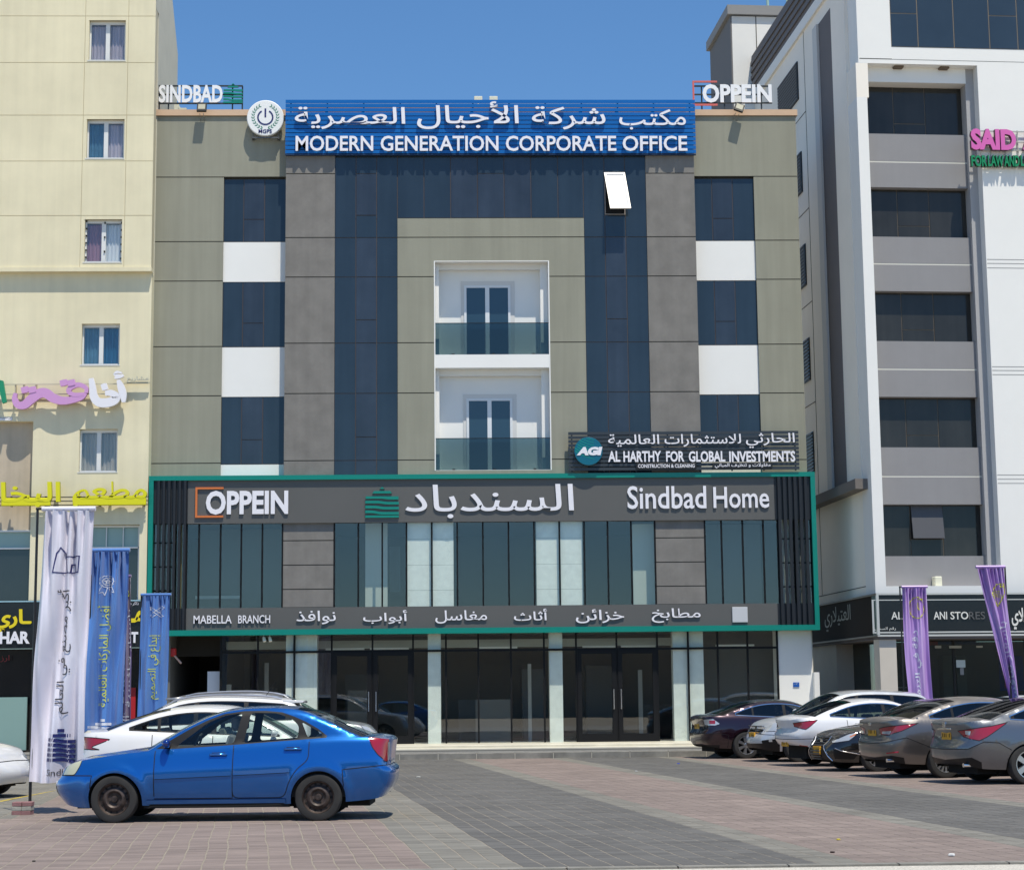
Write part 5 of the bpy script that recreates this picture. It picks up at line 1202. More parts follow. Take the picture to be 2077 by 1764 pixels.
# recessed front bay
pr = [(174, 274), (382, 482), (591.7, 692.9), (805.4, 907.7), (1023, 1127.7)]; xq = [(1748, 1952.7), (1758, 1961.8), (1767.5, 1974.6), (1777, 1984), (1786, 1995)]
rows = [(rf(1860, a, .55)[1], rf(1860, b, .55)[1]) for a, b in pr]
xl_, xr_2 = xs_+.0, xw1
rbx('bay_side_wall', xw1, xp, .35, .9, zr0, zoh, mat('bay grey', (.40, .395, .40), .85)); rbx('bay_back_wall', xs_, xp, 1.0, 1.2, zr0, zoh, M_RD)
rbx('bay_head', .3, xw1, .3, .99, rows[0][0], zoh, M_RW); rbx('bay_foot', xs_, xp, .0, .99, zr0, rf(1860, 1188)[1], M_RW)
edges = [zoh]+[q for r_ in rows for q in r_]+[rf(1860, 1188)[1]]
for i, (za, zb2) in enumerate(rows):
    nz_ = rows[i+1][0] if i < 4 else rf(1860, 1188)[1]; mj = rf(1860, (329.5, 536, 749, 966)[i], .5)[1] if i < 4 else None
    if mj: rbx('spandrel_panel', xs_, xw1, .5, .99, mj+.02, zb2, M_RG); rbx('spandrel_panel', xs_, xw1, .5, .99, nz_, mj-.02, M_RG); rbx('pale_joint', xs_, xw1, .505, .98, mj-.02, mj+.02, mat('pale joint', (.7, .68, .6), .8))
    else: rbx('spandrel_panel', xs_, xw1, .5, .99, nz_, zb2, M_RG)
    w_ = rbx('bay_window', xs_, xw1, .76, .8, zb2, za, M_RM); c1, c2 = xs_+(xw1-xs_)*.325, xs_+(xw1-xs_)*.635; zt_ = za-(za-zb2)*(.74 if i < 4 else .66)
    for (a, b, lo_, hi_) in ((xs_, c1, zb2, za), (c1, c2, zt_, za), (c1, c2, zb2, zt_), (c2, xw1, zb2, za)):
        if i == 4 and (a, hi_) == (c1, za): continue
        rbx('pane', a+.012, b-.012, .74, .77, lo_+.012, hi_-.012, M_RGL, w_)
    if i == 4:
        mb = MB(); a = R(9); h = za-zt_; pp = [(c1+.02, .73, za), (c2-.02, .73, za), (c2-.02, .73-h*math.sin(a), za-h*math.cos(a)), (c1+.02, .73-h*math.sin(a), za-h*math.cos(a))]
        qq = [(x, y-.04, z) for x, y, z in pp]; mb.v = qq+pp; mb.f = [(0, 1, 2, 3)[::-1], (4, 5, 6, 7), (0, 4, 5, 1)[::-1], (1, 5, 6, 2)[::-1], (2, 6, 7, 3)[::-1], (3, 7, 4, 0)[::-1]]; mb.mi = [0]*6; mb.build('open_sash', mat('dusty sash', (.075, .075, .082), .5), w_)
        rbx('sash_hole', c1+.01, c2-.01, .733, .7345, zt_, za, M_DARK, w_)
# large window in the overhanging volume
ox0 = rf(1806, 50, 0)[0]; oz0 = rf(1900, 97.5, 0)[1]; w_ = rbx('upper_window', ox0, XR2-1, -.004, .02, oz0, ztp-2, M_RM)
xx = [ox0]+[rf(q, 60, 0)[0] for q in (1861, 1934, 2006, 2063)]+[rf(2063, 60, 0)[0]+1.8]
for i in range(5):
    zz = [oz0, rf(1830, 28, 0)[1], ztp-2] if i in (0, 3) else [oz0, ztp-2]
    for a, b in zip(zz[:-1], zz[1:]): rbx('pane', xx[i]+.015, xx[i+1]-.015, -.012, -.0045, a+.015, b-.015, mat('blue black glass', (.03, .045, .062), .07, var=.15, vscale=.4, spec=.6), w_)
rbx('shadow_groove', .12, ox0+.0, -.002, .01, oz0-.36, oz0-.35, M_JOINT); rbx('shadow_groove', .12, XR2, -.002, .01, oz0-.375, oz0-.362, M_JOINT)
for q in (527, 535, 544, 744, 751.5, 760, 963, 971.5, 980): z = rf(2060, q, 0)[1]; rbx('pier_joint', xp+.02, XR2, -.002, .01, z-.01, z+.01, mat('grey joint', (.25, .25, .25), .8))
for px in (1820, 1912):
    q = rf(px, 136, .3); rbx('soffit_lamp', q[0]-.14, q[0]+.14, .12, .4, zoh-.06, zoh+.01, mat('bronze lamp', (.12, .08, .05), .5), bevel=.02)
q = rf(1898, 1180, .45); rbx('wall_lamp', q[0]-.1, q[0]+.1, .2, .49, q[1]-.14, q[1]+.14, MATS['cream paint'], bevel=.02)
# shop front of the right building
sz1, sz0 = rf(1900, 1204)[1], rf(1900, 1291)[1]; M_BK = mat('black shop board', (.010, .011, .012), .22); M_EDG = mat('pale metal edge', (.62, .60, .55), .35, .4)
sg = thing('shop_sign', 'long black metal edged shop board with cream ANI STORES letters', 'sign', (cq[0], RY, 0), RA_)
def sbx(*a, **k): return MB().box(*a[1:7]).build(a[0], a[7], sg, **k)
sbx('board', -.12, XR2, -.5, .0, sz0, sz1, M_BK); sbx('side_board', -.12, .0, .0, 8, sz0-.0, sz1, mat('brown black side board', (.03, .024, .020), .8, spec=.1))
for z in (sz0, sz1-.05): sbx('edge', -.14, XR2, -.53, -.501, z, z+.05, M_EDG); sbx('side_edge', -.15, -.121, -.49, 8, z, z+.05, mat('dull edge', (.2, .18, .15), .6))
x_a = rf(1769, 1250, -.5)[0]; z1_, z0_ = rf(1900, 1217, -.5)[1], rf(1900, 1280, -.5)[1]
sbx('inner_edge', x_a, XR2, -.512, -.501, z0_-.04, z0_, M_EDG); sbx('inner_edge', x_a, XR2, -.512, -.501, z1_, z1_+.025, M_EDG); sbx('inner_edge', x_a, x_a+.05, -.513, -.501, z0_, z1_, M_EDG); sbx('corner_edge', -.15, -.08, -.535, -.45, sz0+.05, sz1-.05, M_EDG)
class FL:      # letters in a rotated thing's own frame
    def __init__(s, r): s.root = r
    def put(s, name, mb, m, parent=None, **k): return mb.build(name, m, parent or s.root, **k)
def TR(f, s, a, b, t, q, yl, m, depth=.03, bold=.02, side=None, **k):
    ym = (t+q)/2; return letters(f, s, rf(a, ym, yl)[0], rf(b, ym, yl)[0], rf((a+b)/2, q, yl)[1], rf((a+b)/2, t, yl)[1], yl, m, depth, bold, side=side, **k)
fs = FL(sg); M_LT2 = mat('cream letters', (.72, .71, .66), .5); TR(fs, 'AL', 1808, 1830, 1240.5, 1255.5, -.53, M_LT2, .02, .008); TR(fs, 'ANI', 1894, 1921, 1240, 1255.5, -.53, M_LT2, .02, .01); TR(fs, 'STO', 1928, 1964, 1240, 1255.5, -.53, M_LT2, .02, .01); TR(fs, 'RES', 1965, 1998, 1240, 1255.5, -.53, mat('faded letters', (.09, .09, .09), .5), .02, .008)
TR(fs, 'رقم السجل', 1774, 1817, 1271, 1279.5, -.515, M_LT2, .004, 0, split=False); TR(fs, 'ـلاي', 2052, 2084, 1232, 1276, -.53, M_LT2, .02, .02)
mbx = text_mesh('المتدار', 0.0)[0]
side_l = letters(FL(sg), 'العتيلاري', 2.2, 5.0, sz0+.32, sz0+1.0, -.1, mat('dim side letters', (.20, .18, .15), .5), .004, .0, split=False, mapf=lambda p: (-.125+(p[1]+.1)*.5, 7.1-p[0]-.0, p[2]))
# columns, glazing and inside of the shops
ys2 = .55
rbx('soffit', -.1, XR2, -.48, 2.6, sz0-.06, sz0-.001, M_RD); rbx('side_soffit', -.1, .9, 0, 8, sz0-.07, sz0-.002, M_RD)
M_COL = mat('beige column', (.60, .54, .46), .8, var=.05)
ca_, cb_ = rf(1778, 1400, .0)[0], rf(1812, 1400, 0)[0]; rbx('shop_column', ca_, cb_, -.42, .1, 0, sz0-.07, M_COL); yb_ = rs(1700, 1420)[0]; rbx('shop_wall', .0, .5, yb_, yb_+9, 0, sz0-.07, M_COL); rbx('inner_screen', .60, .64, .7, yb_+.5, .15, sz0-.08, M_INW)  # inner screen: added dark sheet hiding the bright ground behind the side glass
sg1 = rbx('shop_front', cb_, XR2, 1.0, 1.06, .15, .3, M_BLACK)
G_R = glass('dark shopfront glass', (.62, .68, .67), 1.5, .0, wob=.02)
for i in range(6): x0 = cb_+i*2.05; rbx('pane', x0+.03, x0+2.02, 1.02, 1.04, .3, sz0-.07, G_R, sg1); rbx('post', x0-.03, x0+.03, 1.0, 1.06, .3, sz0-.07, M_BLACK, sg1)
rbx('side_pane', .5, .53, .2, yb_, .2, sz0-.07, G_R)
rbx('shop_back_wall', .9, XR2, 5, 5.1, 0, sz0, mat('shop back wall', (.12, .12, .12), .8)); rbx('shop_floor', .55, XR2, .6, 5, .0, .15, M_FLOOR); rbx('shop_base', -.1, XR2, -1.2, .6, 0, .14, M_CONC)
for a, b, t, q, yl, c, nm in ((2025, 2077, 1330, 1400, 2.0, (.02, .06, .30), 'blue_poster'), (2036, 2052, 1345, 1395, 1.95, (.42, .02, .14), 'red_poster'), (1939, 1958, 1338, 1353, .99, (.6, .68, .7), 'paper_notice'), (1947, 1955, 1354, 1368, .99, (.3, .3, .32), 'paper_notice'), (1896, 1909, 1337-28, 1346-32, .98, (.4, .4, .36), 'door_handle_plate'), (1925, 1950, 1309, 1314, .98, (.45, .45, .4), 'door_handle_plate'), (1980, 1993, 1309, 1313, .98, (.45, .45, .4), 'door_handle_plate'), (1875, 1980, 1262+36, 1270+36, 2.2, (.03, .07, .22), 'blue_banner'), (1885, 1902, 1300, 1308, 2.1, (.5, .03, .03), 'red_tag')):
    x0, z1 = rf(a, t, yl); x1, z0 = rf(b, q, yl); rbx(nm, x0, x1, yl-.012, yl, min(z0, z1), max(z0, z1), mat('%s %d' % (nm, a), c, .5))
for x0 in (rf(1912, 1340, 2.5)[0], rf(1940, 1340, 2.5)[0]): rbx('cupboard', x0, x0+.28, 2.5, 2.9, .3, 2.6, mat('shop cupboard', (.16, .17, .17), .6)); 
for a in (1690, 1708, 1726): y = rs(a, 1400)[0] if rs(a, 1400)[0] > 1 else 3
for k in range(3): rbx('shelf', 1.0, 1.6, 1.5+k*1.2, 2.3+k*1.2, 1.2+.5*k, 1.24+.5*k, M_LT2)
q = rf(1777, 1304, -.1); rbx('security_camera', q[0]+.02, q[0]+.16, -.14, -.04, q[1]-.05, q[1]+.05, M_LT2, bevel=.02)
# pink and green sign
ps = thing('law_office_sign', 'pink SAID letters over green FOR LAW AND letters on thin rails on the white pier', 'sign', (cq[0], RY, 0), RA_); fp = FL(ps)
M_PK3 = mat('hot pink letters', (.66, .13, .42), .45); TR(fp, 'SAID', 1969.5, 2061, 261.5, 304.5, -.22, M_PK3, .13, .05, mat('pink returns', (.16, .05, .09), .5)); TR(fp, 'AL', 2074, 2130, 263, 304, -.22, M_PK3, .13, .05, MATS['pink returns'])
M_GR3 = mat('green letters 2', (.0, .23, .085), .45)
for w_, a, b in (('FOR', 1970.5, 2002), ('LAW', 2004, 2036), ('AND', 2037, 2068), ('LEGAL', 2070.5, 2120)): TR(fp, w_, a, b, 315, 337.5, -.2, M_GR3, .12, .03, mat('green returns', (.01, .07, .03), .5))
for q in (266, 287.5, 304, 323, 331, 339): z = rf(2020, q, -.1)[1]; MB().box(rf(1968, q, -.1)[0], XR2-2, -.085, -.06, z-.014, z+.014).build('rail', mat('pale rails', (.42, .42, .38), .5), ps)
for q in (1972, 2010, 2040, 2066): x = rf(q, 300, -.1)[0]; MB().box(x-.012, x+.012, -.059, -.035, rf(q, 339, -.1)[1], rf(q, 264, -.1)[1]).build('rail_bracket', MATS['pale rails'], ps)
# stair tower behind the roof
YT = 62.0; tw = thing('roof_stair_tower', 'small white and grey stair tower on the roof line behind the OPPEIN letters', 'building', (at(1481, 30, YT)[0], YT, 0), RA_)
tx0 = 0; tz1 = at(1481, 30, YT)[1]; tx1 = at(1600, 30, YT)[0]-at(1481, 30, YT)[0]
MB().box(0.05, tx1+3, 0, 3.6, 14, tz1-.05).build('tower_front', M_RW, tw); MB().box(0, .048, 0, 3.6, 14, tz1-.05).build('tower_side', mat('tower grey side', (.17, .165, .165), .85), tw); MB().box(-.12, tx1+3, -.12, 3.7, tz1-.02, tz1+.32).build('tower_coping', mat('tower coping', (.27, .27, .27), .8), tw)
MB().box(-.01, -.001, 1.2, 2.2, 14, tz1-3.4).build('tower_niche', mat('tower niche', (.55, .53, .5), .8), tw); MB().box(.9, .93, -.006, -.001, 14, tz1-.05).build('tower_joint', M_JOINT, tw); MB().box(.05, tx1+3, -.03, -.001, 14, tz1-5.8).build('tower_band', mat('tower band', (.28, .28, .29), .8), tw)
MB().tube((tx1-.6, .5, tz1+.3), (tx1-.6, .5, tz1+1.1), .05).tube((tx1-.6, .5, tz1+1.05), (tx1+.6, .5, tz1+1.05), .05).tube((tx1+.1, .5, tz1+.3), (tx1+.1, .5, tz1+1.6), .03).build('roof_pipe', mat('pale green pipe', (.35, .5, .45), .5), tw)
# low buildings on the far side of the street, behind the photographer: only seen mirrored in the shop glass
wh = thing('warehouse', 'long pale warehouse across the street mirrored in the shop glass', 'building', (0, -42, 0)); f = Fr(wh)
f.box('wall', -70, 70, -52, -42, 0, 7.2, mat('warehouse wall', (.30, .27, .23), .9, var=.1, vscale=.2)); f.box('roof_edge', -71, 71, -52.5, -41.6, 7.2, 7.9, M_RD)
for k in range(14): f.box('shutter', -66+k*9.6, -60+k*9.6, -42.1, -42.01, 0, 4.2, mat('shutter %d' % (k % 3), ((.12, .13, .15), (.28, .05, .04), (.20, .19, .17))[k % 3], .5))
# ------------------------------------------------------------------ cars
def paint(name, c, metal=.3, rough=.32, coat=1.0, dust=.0):
    m = mat('car paint '+name, c, rough, metal, coat=coat)
    if dust:
        n = m.node_tree; b = n.nodes['Principled BSDF']; L = n.links.new; g = n.nodes.new('ShaderNodeNewGeometry'); s = n.nodes.new('ShaderNodeSeparateXYZ'); L(g.outputs['Normal'], s.inputs[0])
        nz = n.nodes.new('ShaderNodeTexNoise'); nz.inputs['Scale'].default_value = 5; nz.inputs['Detail'].default_value = 6; L(g.outputs['Position'], nz.inputs['Vector'])
        mr = n.nodes.new('ShaderNodeMapRange'); mr.inputs[1].default_value = .35; mr.inputs[2].default_value = 1.0; mr.inputs[4].default_value = dust; L(s.outputs[2], mr.inputs[0])
        mu = n.nodes.new('ShaderNodeMath'); mu.operation = 'MULTIPLY'; L(mr.outputs[0], mu.inputs[0]); L(nz.outputs[0], mu.inputs[1])
        ad = n.nodes.new('ShaderNodeMath'); ad.operation = 'MULTIPLY_ADD'; ad.inputs[1].default_value = 1.6; ad.inputs[2].default_value = dust*.10; ad.use_clamp = True; L(mu.outputs[0], ad.inputs[0])
        df = n.nodes.new('ShaderNodeBsdfDiffuse'); df.inputs[0].default_value = (.33, .29, .25, 1); mx = n.nodes.new('ShaderNodeMixShader'); L(ad.outputs[0], mx.inputs[0]); L(b.outputs[0], mx.inputs[1]); L(df.outputs[0], mx.inputs[2]); L(mx.outputs[0], n.nodes['Material Output'].inputs[0])
    return m
P_BLUE = paint('blue', (.0, .125, .46), .6, .22, 1.0, .03)
M_PLB = mat('plate white', (.75, .75, .75), .5)
SHX = .11
def blue_feats(H):
    u0, un, ut = H.ux, H.un, H.ut; U = H.UM
    def ux(x): return u0(x+(SHX if x > .42 else x*SHX/.42))
    return [('front_bumper', None, [(-.1, .0), (ux(.43), .0), (ux(.47), .40), (ux(.50), .598), (-.1, .598)], False),
            ('rear_bumper', None, [(ux(3.78), .0), (U+.1, .0), (U+.1, .70), (ux(4.2), .69), (ux(3.70), .645), (ux(3.72), .40)], False),
            ('front_door', None, [(1.0*ux(1.295), .30), (ux(2.295), .30), (ux(2.31), 1.2), (ux(1.30), 1.2)], True),
            ('rear_door', None, rounded([(ux(2.295), .30), (ux(2.96), .30), (ux(3.02), .50), (ux(3.12), .66), (ux(3.27), .77), (ux(3.28), 1.2), (ux(2.31), 1.2)], .08), True),
            ('headlight', M_YLENS, rounded([(un(.56), .60), (un(.60), .72), (ux(.16), .765), (ux(.335), .79), (ux(.33), .72), (ux(.285), .605)], .04), True),
            ('grille', M_CHROME, [(-.1, .62), (un(.38), .62), (un(.42), .70), (-.1, .72)], False),
            ('lower_grille', M_BLACK, [(-.1, .33), (un(.50), .33), (un(.46), .46), (-.1, .46)], False),
            ('tail_light', M_RED, rounded([(ux(4.04), 1.05), (ut(.60), 1.05), (ut(.58), .74), (ux(4.27), .735), (ux(4.16), .82), (ux(4.08), .93)], .03), True),
            ('reverse_light', M_LENS, [(ut(.62), .98), (ut(.56), .98), (ut(.54), .75), (ut(.60), .74)], True)]
dlo_b = [(1.30, .925), (1.55, 1.075), (1.75, 1.19), (1.95, 1.285), (2.15, 1.36), (2.40, 1.395), (2.70, 1.395), (2.90, 1.375), (3.06, 1.32), (3.22, 1.25), (3.38, 1.16), (3.50, 1.07), (3.49, 1.045), (3.0, 1.015), (2.3, .968), (1.6, .925)]
panes_b = [rounded([(1.56, .955), (1.94, 1.245), (2.14, 1.335), (2.39, 1.372), (2.30, .985)], .05), rounded([(2.425, .99), (2.50, 1.372), (2.83, 1.365), (3.03, 1.29), (3.13, 1.20), (3.12, 1.035)], .05), rounded([(3.165, 1.245), (3.44, 1.10), (3.425, 1.062), (3.25, 1.052)], .03)]
def shx(v):
    if isinstance(v, list): return [shx(q) for q in v]
    return (v[0]+SHX*min(1, v[0]/.5), v[1]) + tuple(v[2:])
blue = dict(L=4.485, W=1.725, step=.045, fine=True, paint=P_BLUE, nose=1.0, tail=.75,
    zs=[(0, .60), (.05, .66), (.14, .72), (.33, .785), (.7, .845), (1.05, .885), (1.34, .912), (2.0, .95), (2.7, .99), (3.45, 1.035), (3.9, 1.045), (4.15, 1.04), (4.36, 1.01), (4.45, .97)],
    zb=[(0, .30), (.15, .22), (.4, .19), (.8, .22), (1.2, .215), (2.8, .215), (3.4, .24), (3.8, .24), (4.3, .29), (4.45, .33)],
    rail=[(1.20, .897), (1.45, 1.05), (1.75, 1.225), (2.0, 1.335), (2.25, 1.40), (2.6, 1.425), (2.95, 1.42), (3.2, 1.375), (3.45, 1.27), (3.7, 1.14), (3.92, 1.044)],
    roof=(2.2, 3.08), xf=.79, xr=3.394, rt=.300, ra=.352, flare=.028, dlo=(1.3, 3.5), dlo_poly=dlo_b, panes=panes_b, glass=G_CAR, rglass=G_CAR, crown=(.045, .035, .04), bow=(-.08, .13),
    rim='steel', mirror=(1.47, 1.0), mirm=mat('dark blue mirror', (.0, .03, .22), .25, .3, coat=1), handles=[(2.115, .845), (3.07, .905)], handm=P_BLUE, seat=2.05, bench=3.2, seatm=mat('grey blue seat', (.14, .155, .18), .9),
    strips=[((1.31, .575), (2.285, .612), .05, .012, P_BLUE), ((2.31, .614), (3.03, .645), .05, .012, P_BLUE), ((1.2, .262), (2.98, .262), .05, .012, P_BLUE)],
    dn=[(0, .10), (.25, .02), (.45, 0), (.62, .01), (.72, .05), (1, .10)], dt=[(0, .12), (.2, .03), (.4, .0), (.5, .01), (.56, .06), (.8, .05), (1, .03)],
    feats=blue_feats, badges=[('number_plate', 'n', 0, .45, .34, .12, M_PLB)])
def sedan(L=4.85, W=1.84, H=1.46, belt=0, **k):
    s = L/4.85; h = H/1.46
    d = dict(L=L, W=W, zs=[(0, .62*h), (.12, .70*h), (.4, .79*h), (.9*s, .87*h), (1.5*s, .93*h), (2.5*s, .98*h), (3.5*s, 1.03*h), (4.1*s, 1.06*h), (4.6*s, 1.06*h), (L-.08, 1.04*h), (L, 1.0*h)],
        zb=[(0, .24), (.3, .19), (1.2, .20), (3.2, .20), (3.9, .24), (L-.3, .27), (L, .33)],
        rail=[(1.42*s, .925*h), (1.75*s, 1.12*h), (2.05*s, 1.27*h), (2.35*s, 1.37*h), (2.7*s, 1.405*h), (3.1*s, 1.40*h), (3.5*s, 1.34*h), (3.9*s, 1.22*h), (4.2*s, 1.11*h), (4.32*s, 1.065*h)],
        roof=(2.3*s, 3.35*s), xf=.93*s, xr=3.76*s, rt=.33, dlo=(1.62*s, 4.0*s), split=[(1.75*s, 2.62*s, 0), (2.70*s, 3.5*s, 0), (3.55*s, 3.92*s, 0)], glass=G_TINT, mirror=(1.72*s, 1.02*h), handles=[(2.4*s, .84*h), (3.35*s, .90*h)], seat=2.35*s, bench=3.35*s, rim=7, chrome=True,
        dt=[(0, .10), (.15, .02), (.38, 0), (.5, .01), (.56, .06), (.75, .07), (.92, .03), (1, .03)])
    d.update(k); return d
def suv(L=4.6, W=1.85, H=1.68, **k):
    s = L/4.6; h = H/1.68
    d = dict(L=L, W=W, zs=[(0, .72*h), (.12, .82*h), (.4, .93*h), (.9*s, 1.0*h), (1.4*s, 1.05*h), (2.5*s, 1.09*h), (3.5*s, 1.13*h), (4.2*s, 1.15*h), (L-.1, 1.14*h), (L, 1.10*h)],
        zb=[(0, .32), (.3, .25), (1.2, .27), (3.2, .27), (L-.3, .33), (L, .40)],
        rail=[(1.25*s, 1.045*h), (1.55*s, 1.24*h), (1.85*s, 1.42*h), (2.15*s, 1.54*h), (2.6*s, 1.60*h), (3.2*s, 1.60*h), (3.8*s, 1.565*h), (4.15*s, 1.52*h), (4.32*s, 1.38*h), (4.45*s, 1.22*h), (4.49*s, 1.15*h)],
        roof=(2.1*s, 4.12*s), xf=.88*s, xr=3.52*s, rt=.345, ra=.40, dlo=(1.45*s, 4.2*s), split=[(1.6*s, 2.42*s, 0), (2.5*s, 3.32*s, 0), (3.40*s, 4.08*s, 0)], glass=G_TINT, mirror=(1.55*s, 1.16*h), handles=[(2.2*s, .98*h), (3.1*s, 1.0*h)], seat=2.2*s, bench=3.15*s, rim=8, bow=(-.10, .06), crown=(.06, .055, .03), tail=.6, chrome=False,
        dt=[(0, .06), (.15, .0), (.4, .0), (.5, .03), (.7, .04), (1, .05)])
    d.update(k); return d
def bump_feats(L, s=1.0, h=1.0, dr=(1.45, 2.66, 3.62)):
    def f(H):
        ux, un, ut, U = H.ux, H.un, H.ut, H.UM
        return [('front_door', None, [(ux(dr[0]*s), .30), (ux(dr[1]*s), .30), (ux(dr[1]*s+.02), 1.5), (ux(dr[0]*s), 1.5)], True), ('rear_door', None, [(ux(dr[1]*s), .30), (ux(dr[2]*s-.28), .30), (ux(dr[2]*s-.1), .62), (ux(dr[2]*s), .78), (ux(dr[2]*s), 1.5), (ux(dr[1]*s+.02), 1.5)], True)]
    return f
def with_feats(base, more):
    return lambda H: base(H)+more(H)
BF, BL_ = M_BLACK, M_BLACK
def place(name, label, sp, pos, heading, group='parked cars'):
    r = thing(name, label, 'car', pos, heading, group); car(r, sp); return r
def by_wheel(px, Y, heading, L, xw, W, side):
    """the car's middle on the ground when its near wheel touches the ground at column px and distance Y"""
    X = at(px, 1500, Y)[0]; c, s = math.cos(heading), math.sin(heading); lx, ly = xw-L/2, side*(W/2-.1)
    return (X-(c*lx-s*ly), Y-(s*lx+c*ly), 0)
# blue saloon in front
bw = at(232.6, 1620, 23.55)[0]; h0 = R(-2.0)
for k_ in ('zs', 'zb', 'rail', 'dlo_poly', 'handles'): blue[k_] = [shx(q) for q in blue[k_]]
blue['zs'] = [(min(a, 4.485), b) for a, b in blue['zs'][:-1]]+[(4.485, .97)]; blue['zb'] = blue['zb'][:-1]+[(4.485, .33)]
blue['panes'] = [[shx(q) for q in p] for p in blue['panes']]; blue['xf'] += SHX; blue['xr'] += SHX; blue['seat'] += SHX; blue['bench'] += SHX; blue['mirror'] = shx(blue['mirror']); blue['roof'] = (2.2+SHX, 3.08+SHX)
blue['strips'] = [(shx(a), shx(b), c, d, m) for a, b, c, d, m in blue['strips']]
place('saloon_car', 'bright blue saloon with rusty bare steel wheels parked side-on at the front left', blue, by_wheel(646.8, 24.02, h0, 4.485, 3.394+SHX, 1.725, -1), h0, 'cars parked on the left')
# cars on the right, noses to the right unless noted
PI = math.pi
def rear_plum(H):
    ux, un, ut, U = H.ux, H.un, H.ut, H.UM
    return [('rear_bumper', None, [(ux(4.1), 0), (U+.1, 0), (U+.1, .62), (ux(4.3), .62), (ux(4.08), .58)], False), ('bumper_skirt', M_BLACK, [(ux(4.3), .0), (U+.1, .0), (U+.1, .36), (ux(4.3), .34)], False),
            ('tail_light', M_LENS, rounded([(ux(4.28), .86), (ut(.78), .98), (ut(.50), .96), (ut(.50), .82), (ut(.80), .81)], .03), True), ('brake_lamp', M_RED, rounded([(ut(.80), .94), (ut(.70), .94), (ut(.70), .85), (ut(.80), .85)], .02), True)]
P_PUR = paint('dark plum', (.018, .003, .012), .5, .22, 1, .08)
place('saloon_car', 'dark plum saloon with silver wheels, rear to the left, nearest the kerb', sedan(4.68, 1.78, 1.43, paint=P_PUR, glass=glass('dusky glass', (.12, .12, .14), 1.3, .02), feats=with_feats(bump_feats(4.68, .965), rear_plum), badges=[('number_plate', 't', 0, .80, .34, .15, M_PLATE)], rim=7), by_wheel(1512, 45.7, PI+R(11), 4.68, 3.76*4.68/4.85, 1.78, 1), PI+R(11), 'cars parked on the right')
def front_white_suv(H):
    ux, un, ut, U = H.ux, H.un, H.ut, H.UM
    return [('front_bumper', None, [(-.1, 0), (ux(.45), 0), (ux(.5), .62), (-.1, .66)], False), ('bumper_skirt', M_BLACK, [(-.1, 0), (ux(.42), 0), (ux(.42), .40), (un(.72), .52), (un(.62), .44), (-.1, .42)], False),
            ('fog_light_pocket', M_BLACK, rounded([(un(.50), .50), (un(.84), .56), (un(.88), .46), (un(.52), .42)], .03), True), ('fog_light', M_LENS, [(un(.66), .52), (un(.72), .52), (un(.72), .47), (un(.66), .47)], True),
            ('grille', M_BLACK, [(-.1, .66), (un(.46), .66), (un(.52), .84), (-.1, .86)], False), ('headlight', M_LENS, rounded([(un(.53), .70), (un(.54), .83), (ux(.30), .90), (ux(.52), .955), (ux(.50), .86), (un(.84), .72)], .03), True)]
def bars(n, y, z0, z1, m, zz=None):
    def ex(root, L, hw, zs, zr, gh, wall, ux):
        for k in range(n):
            z = z0+(z1-z0)*k/max(1, n-1); x = wall(.001, z).x-L/2; mb = MB(); mb.box(x-.02, x+.03, -y, y, z-.012, z+.012); mb.build('grille_bar', m, root, bevel=.004)
    return ex
P_WH = paint('white', (.74, .74, .75), .0, .3, 1, .10); P_SIL = paint('silver', (.42, .43, .45), .7, .32, 1, .15); P_WS = paint('silver white', (.58, .60, .63), .3, .3, 1, .12)
place('suv', 'silver white SUV with black lower bumper, nose beside the plum saloon', suv(4.55, 1.82, 1.66, paint=P_WS, feats=with_feats(bump_feats(4.55, .98), front_white_suv), badges=[('number_plate', 'n', 0, .60, .34, .15, M_PLATE), ('badge', 'n', 0, .76, .13, .11, M_CHROME)], extra=[bars(3, .44, .68, .82, M_CHROME)]), by_wheel(1619, 42.9, R(12), 4.55, .88*4.55/4.6, 1.82, -1), R(12), 'cars parked on the right')
def rear_white(H):
    ux, un, ut, U = H.ux, H.un, H.ut, H.UM
    return [('rear_bumper', None, [(ux(4.0), 0), (U+.1, 0), (U+.1, .58), (ux(4.25), .60), (ux(4.0), .56)], False), ('bumper_skirt', M_BLACK, [(ux(4.2), .0), (U+.1, .0), (U+.1, .40), (ux(4.3), .36)], False), ('rear_reflector', M_RED, [(ux(4.36), .45), (ut(.60), .47), (ut(.60), .43), (ux(4.36), .41)], True),
            ('tail_light', M_RED, [(ux(4.12), 1.0), (ut(.46), .93), (ut(.46), .86), (ut(.78), .80), (ux(4.30), .86)], True)]
place('saloon_car', 'white saloon with slanting red tail lights left of the black saloon', sedan(4.62, 1.80, 1.44, zb=[(0, .24), (.3, .19), (1.2, .20), (3.2, .20), (3.9, .32), (4.3, .42), (4.62, .46)], paint=P_WH, glass=glass('olive glass', (.30, .34, .28), 1.3, .02), feats=with_feats(bump_feats(4.62, .953), rear_white), badges=[('number_plate', 't', 0, .50, .34, .15, M_PLATE), ('chrome_text', 't', -.35, .82, .28, .025, M_CHROME)], rim=10), (at(1588, 1500, 40.2)[0]+2.30, 41.0, 0), PI+R(12), 'cars parked on the right')
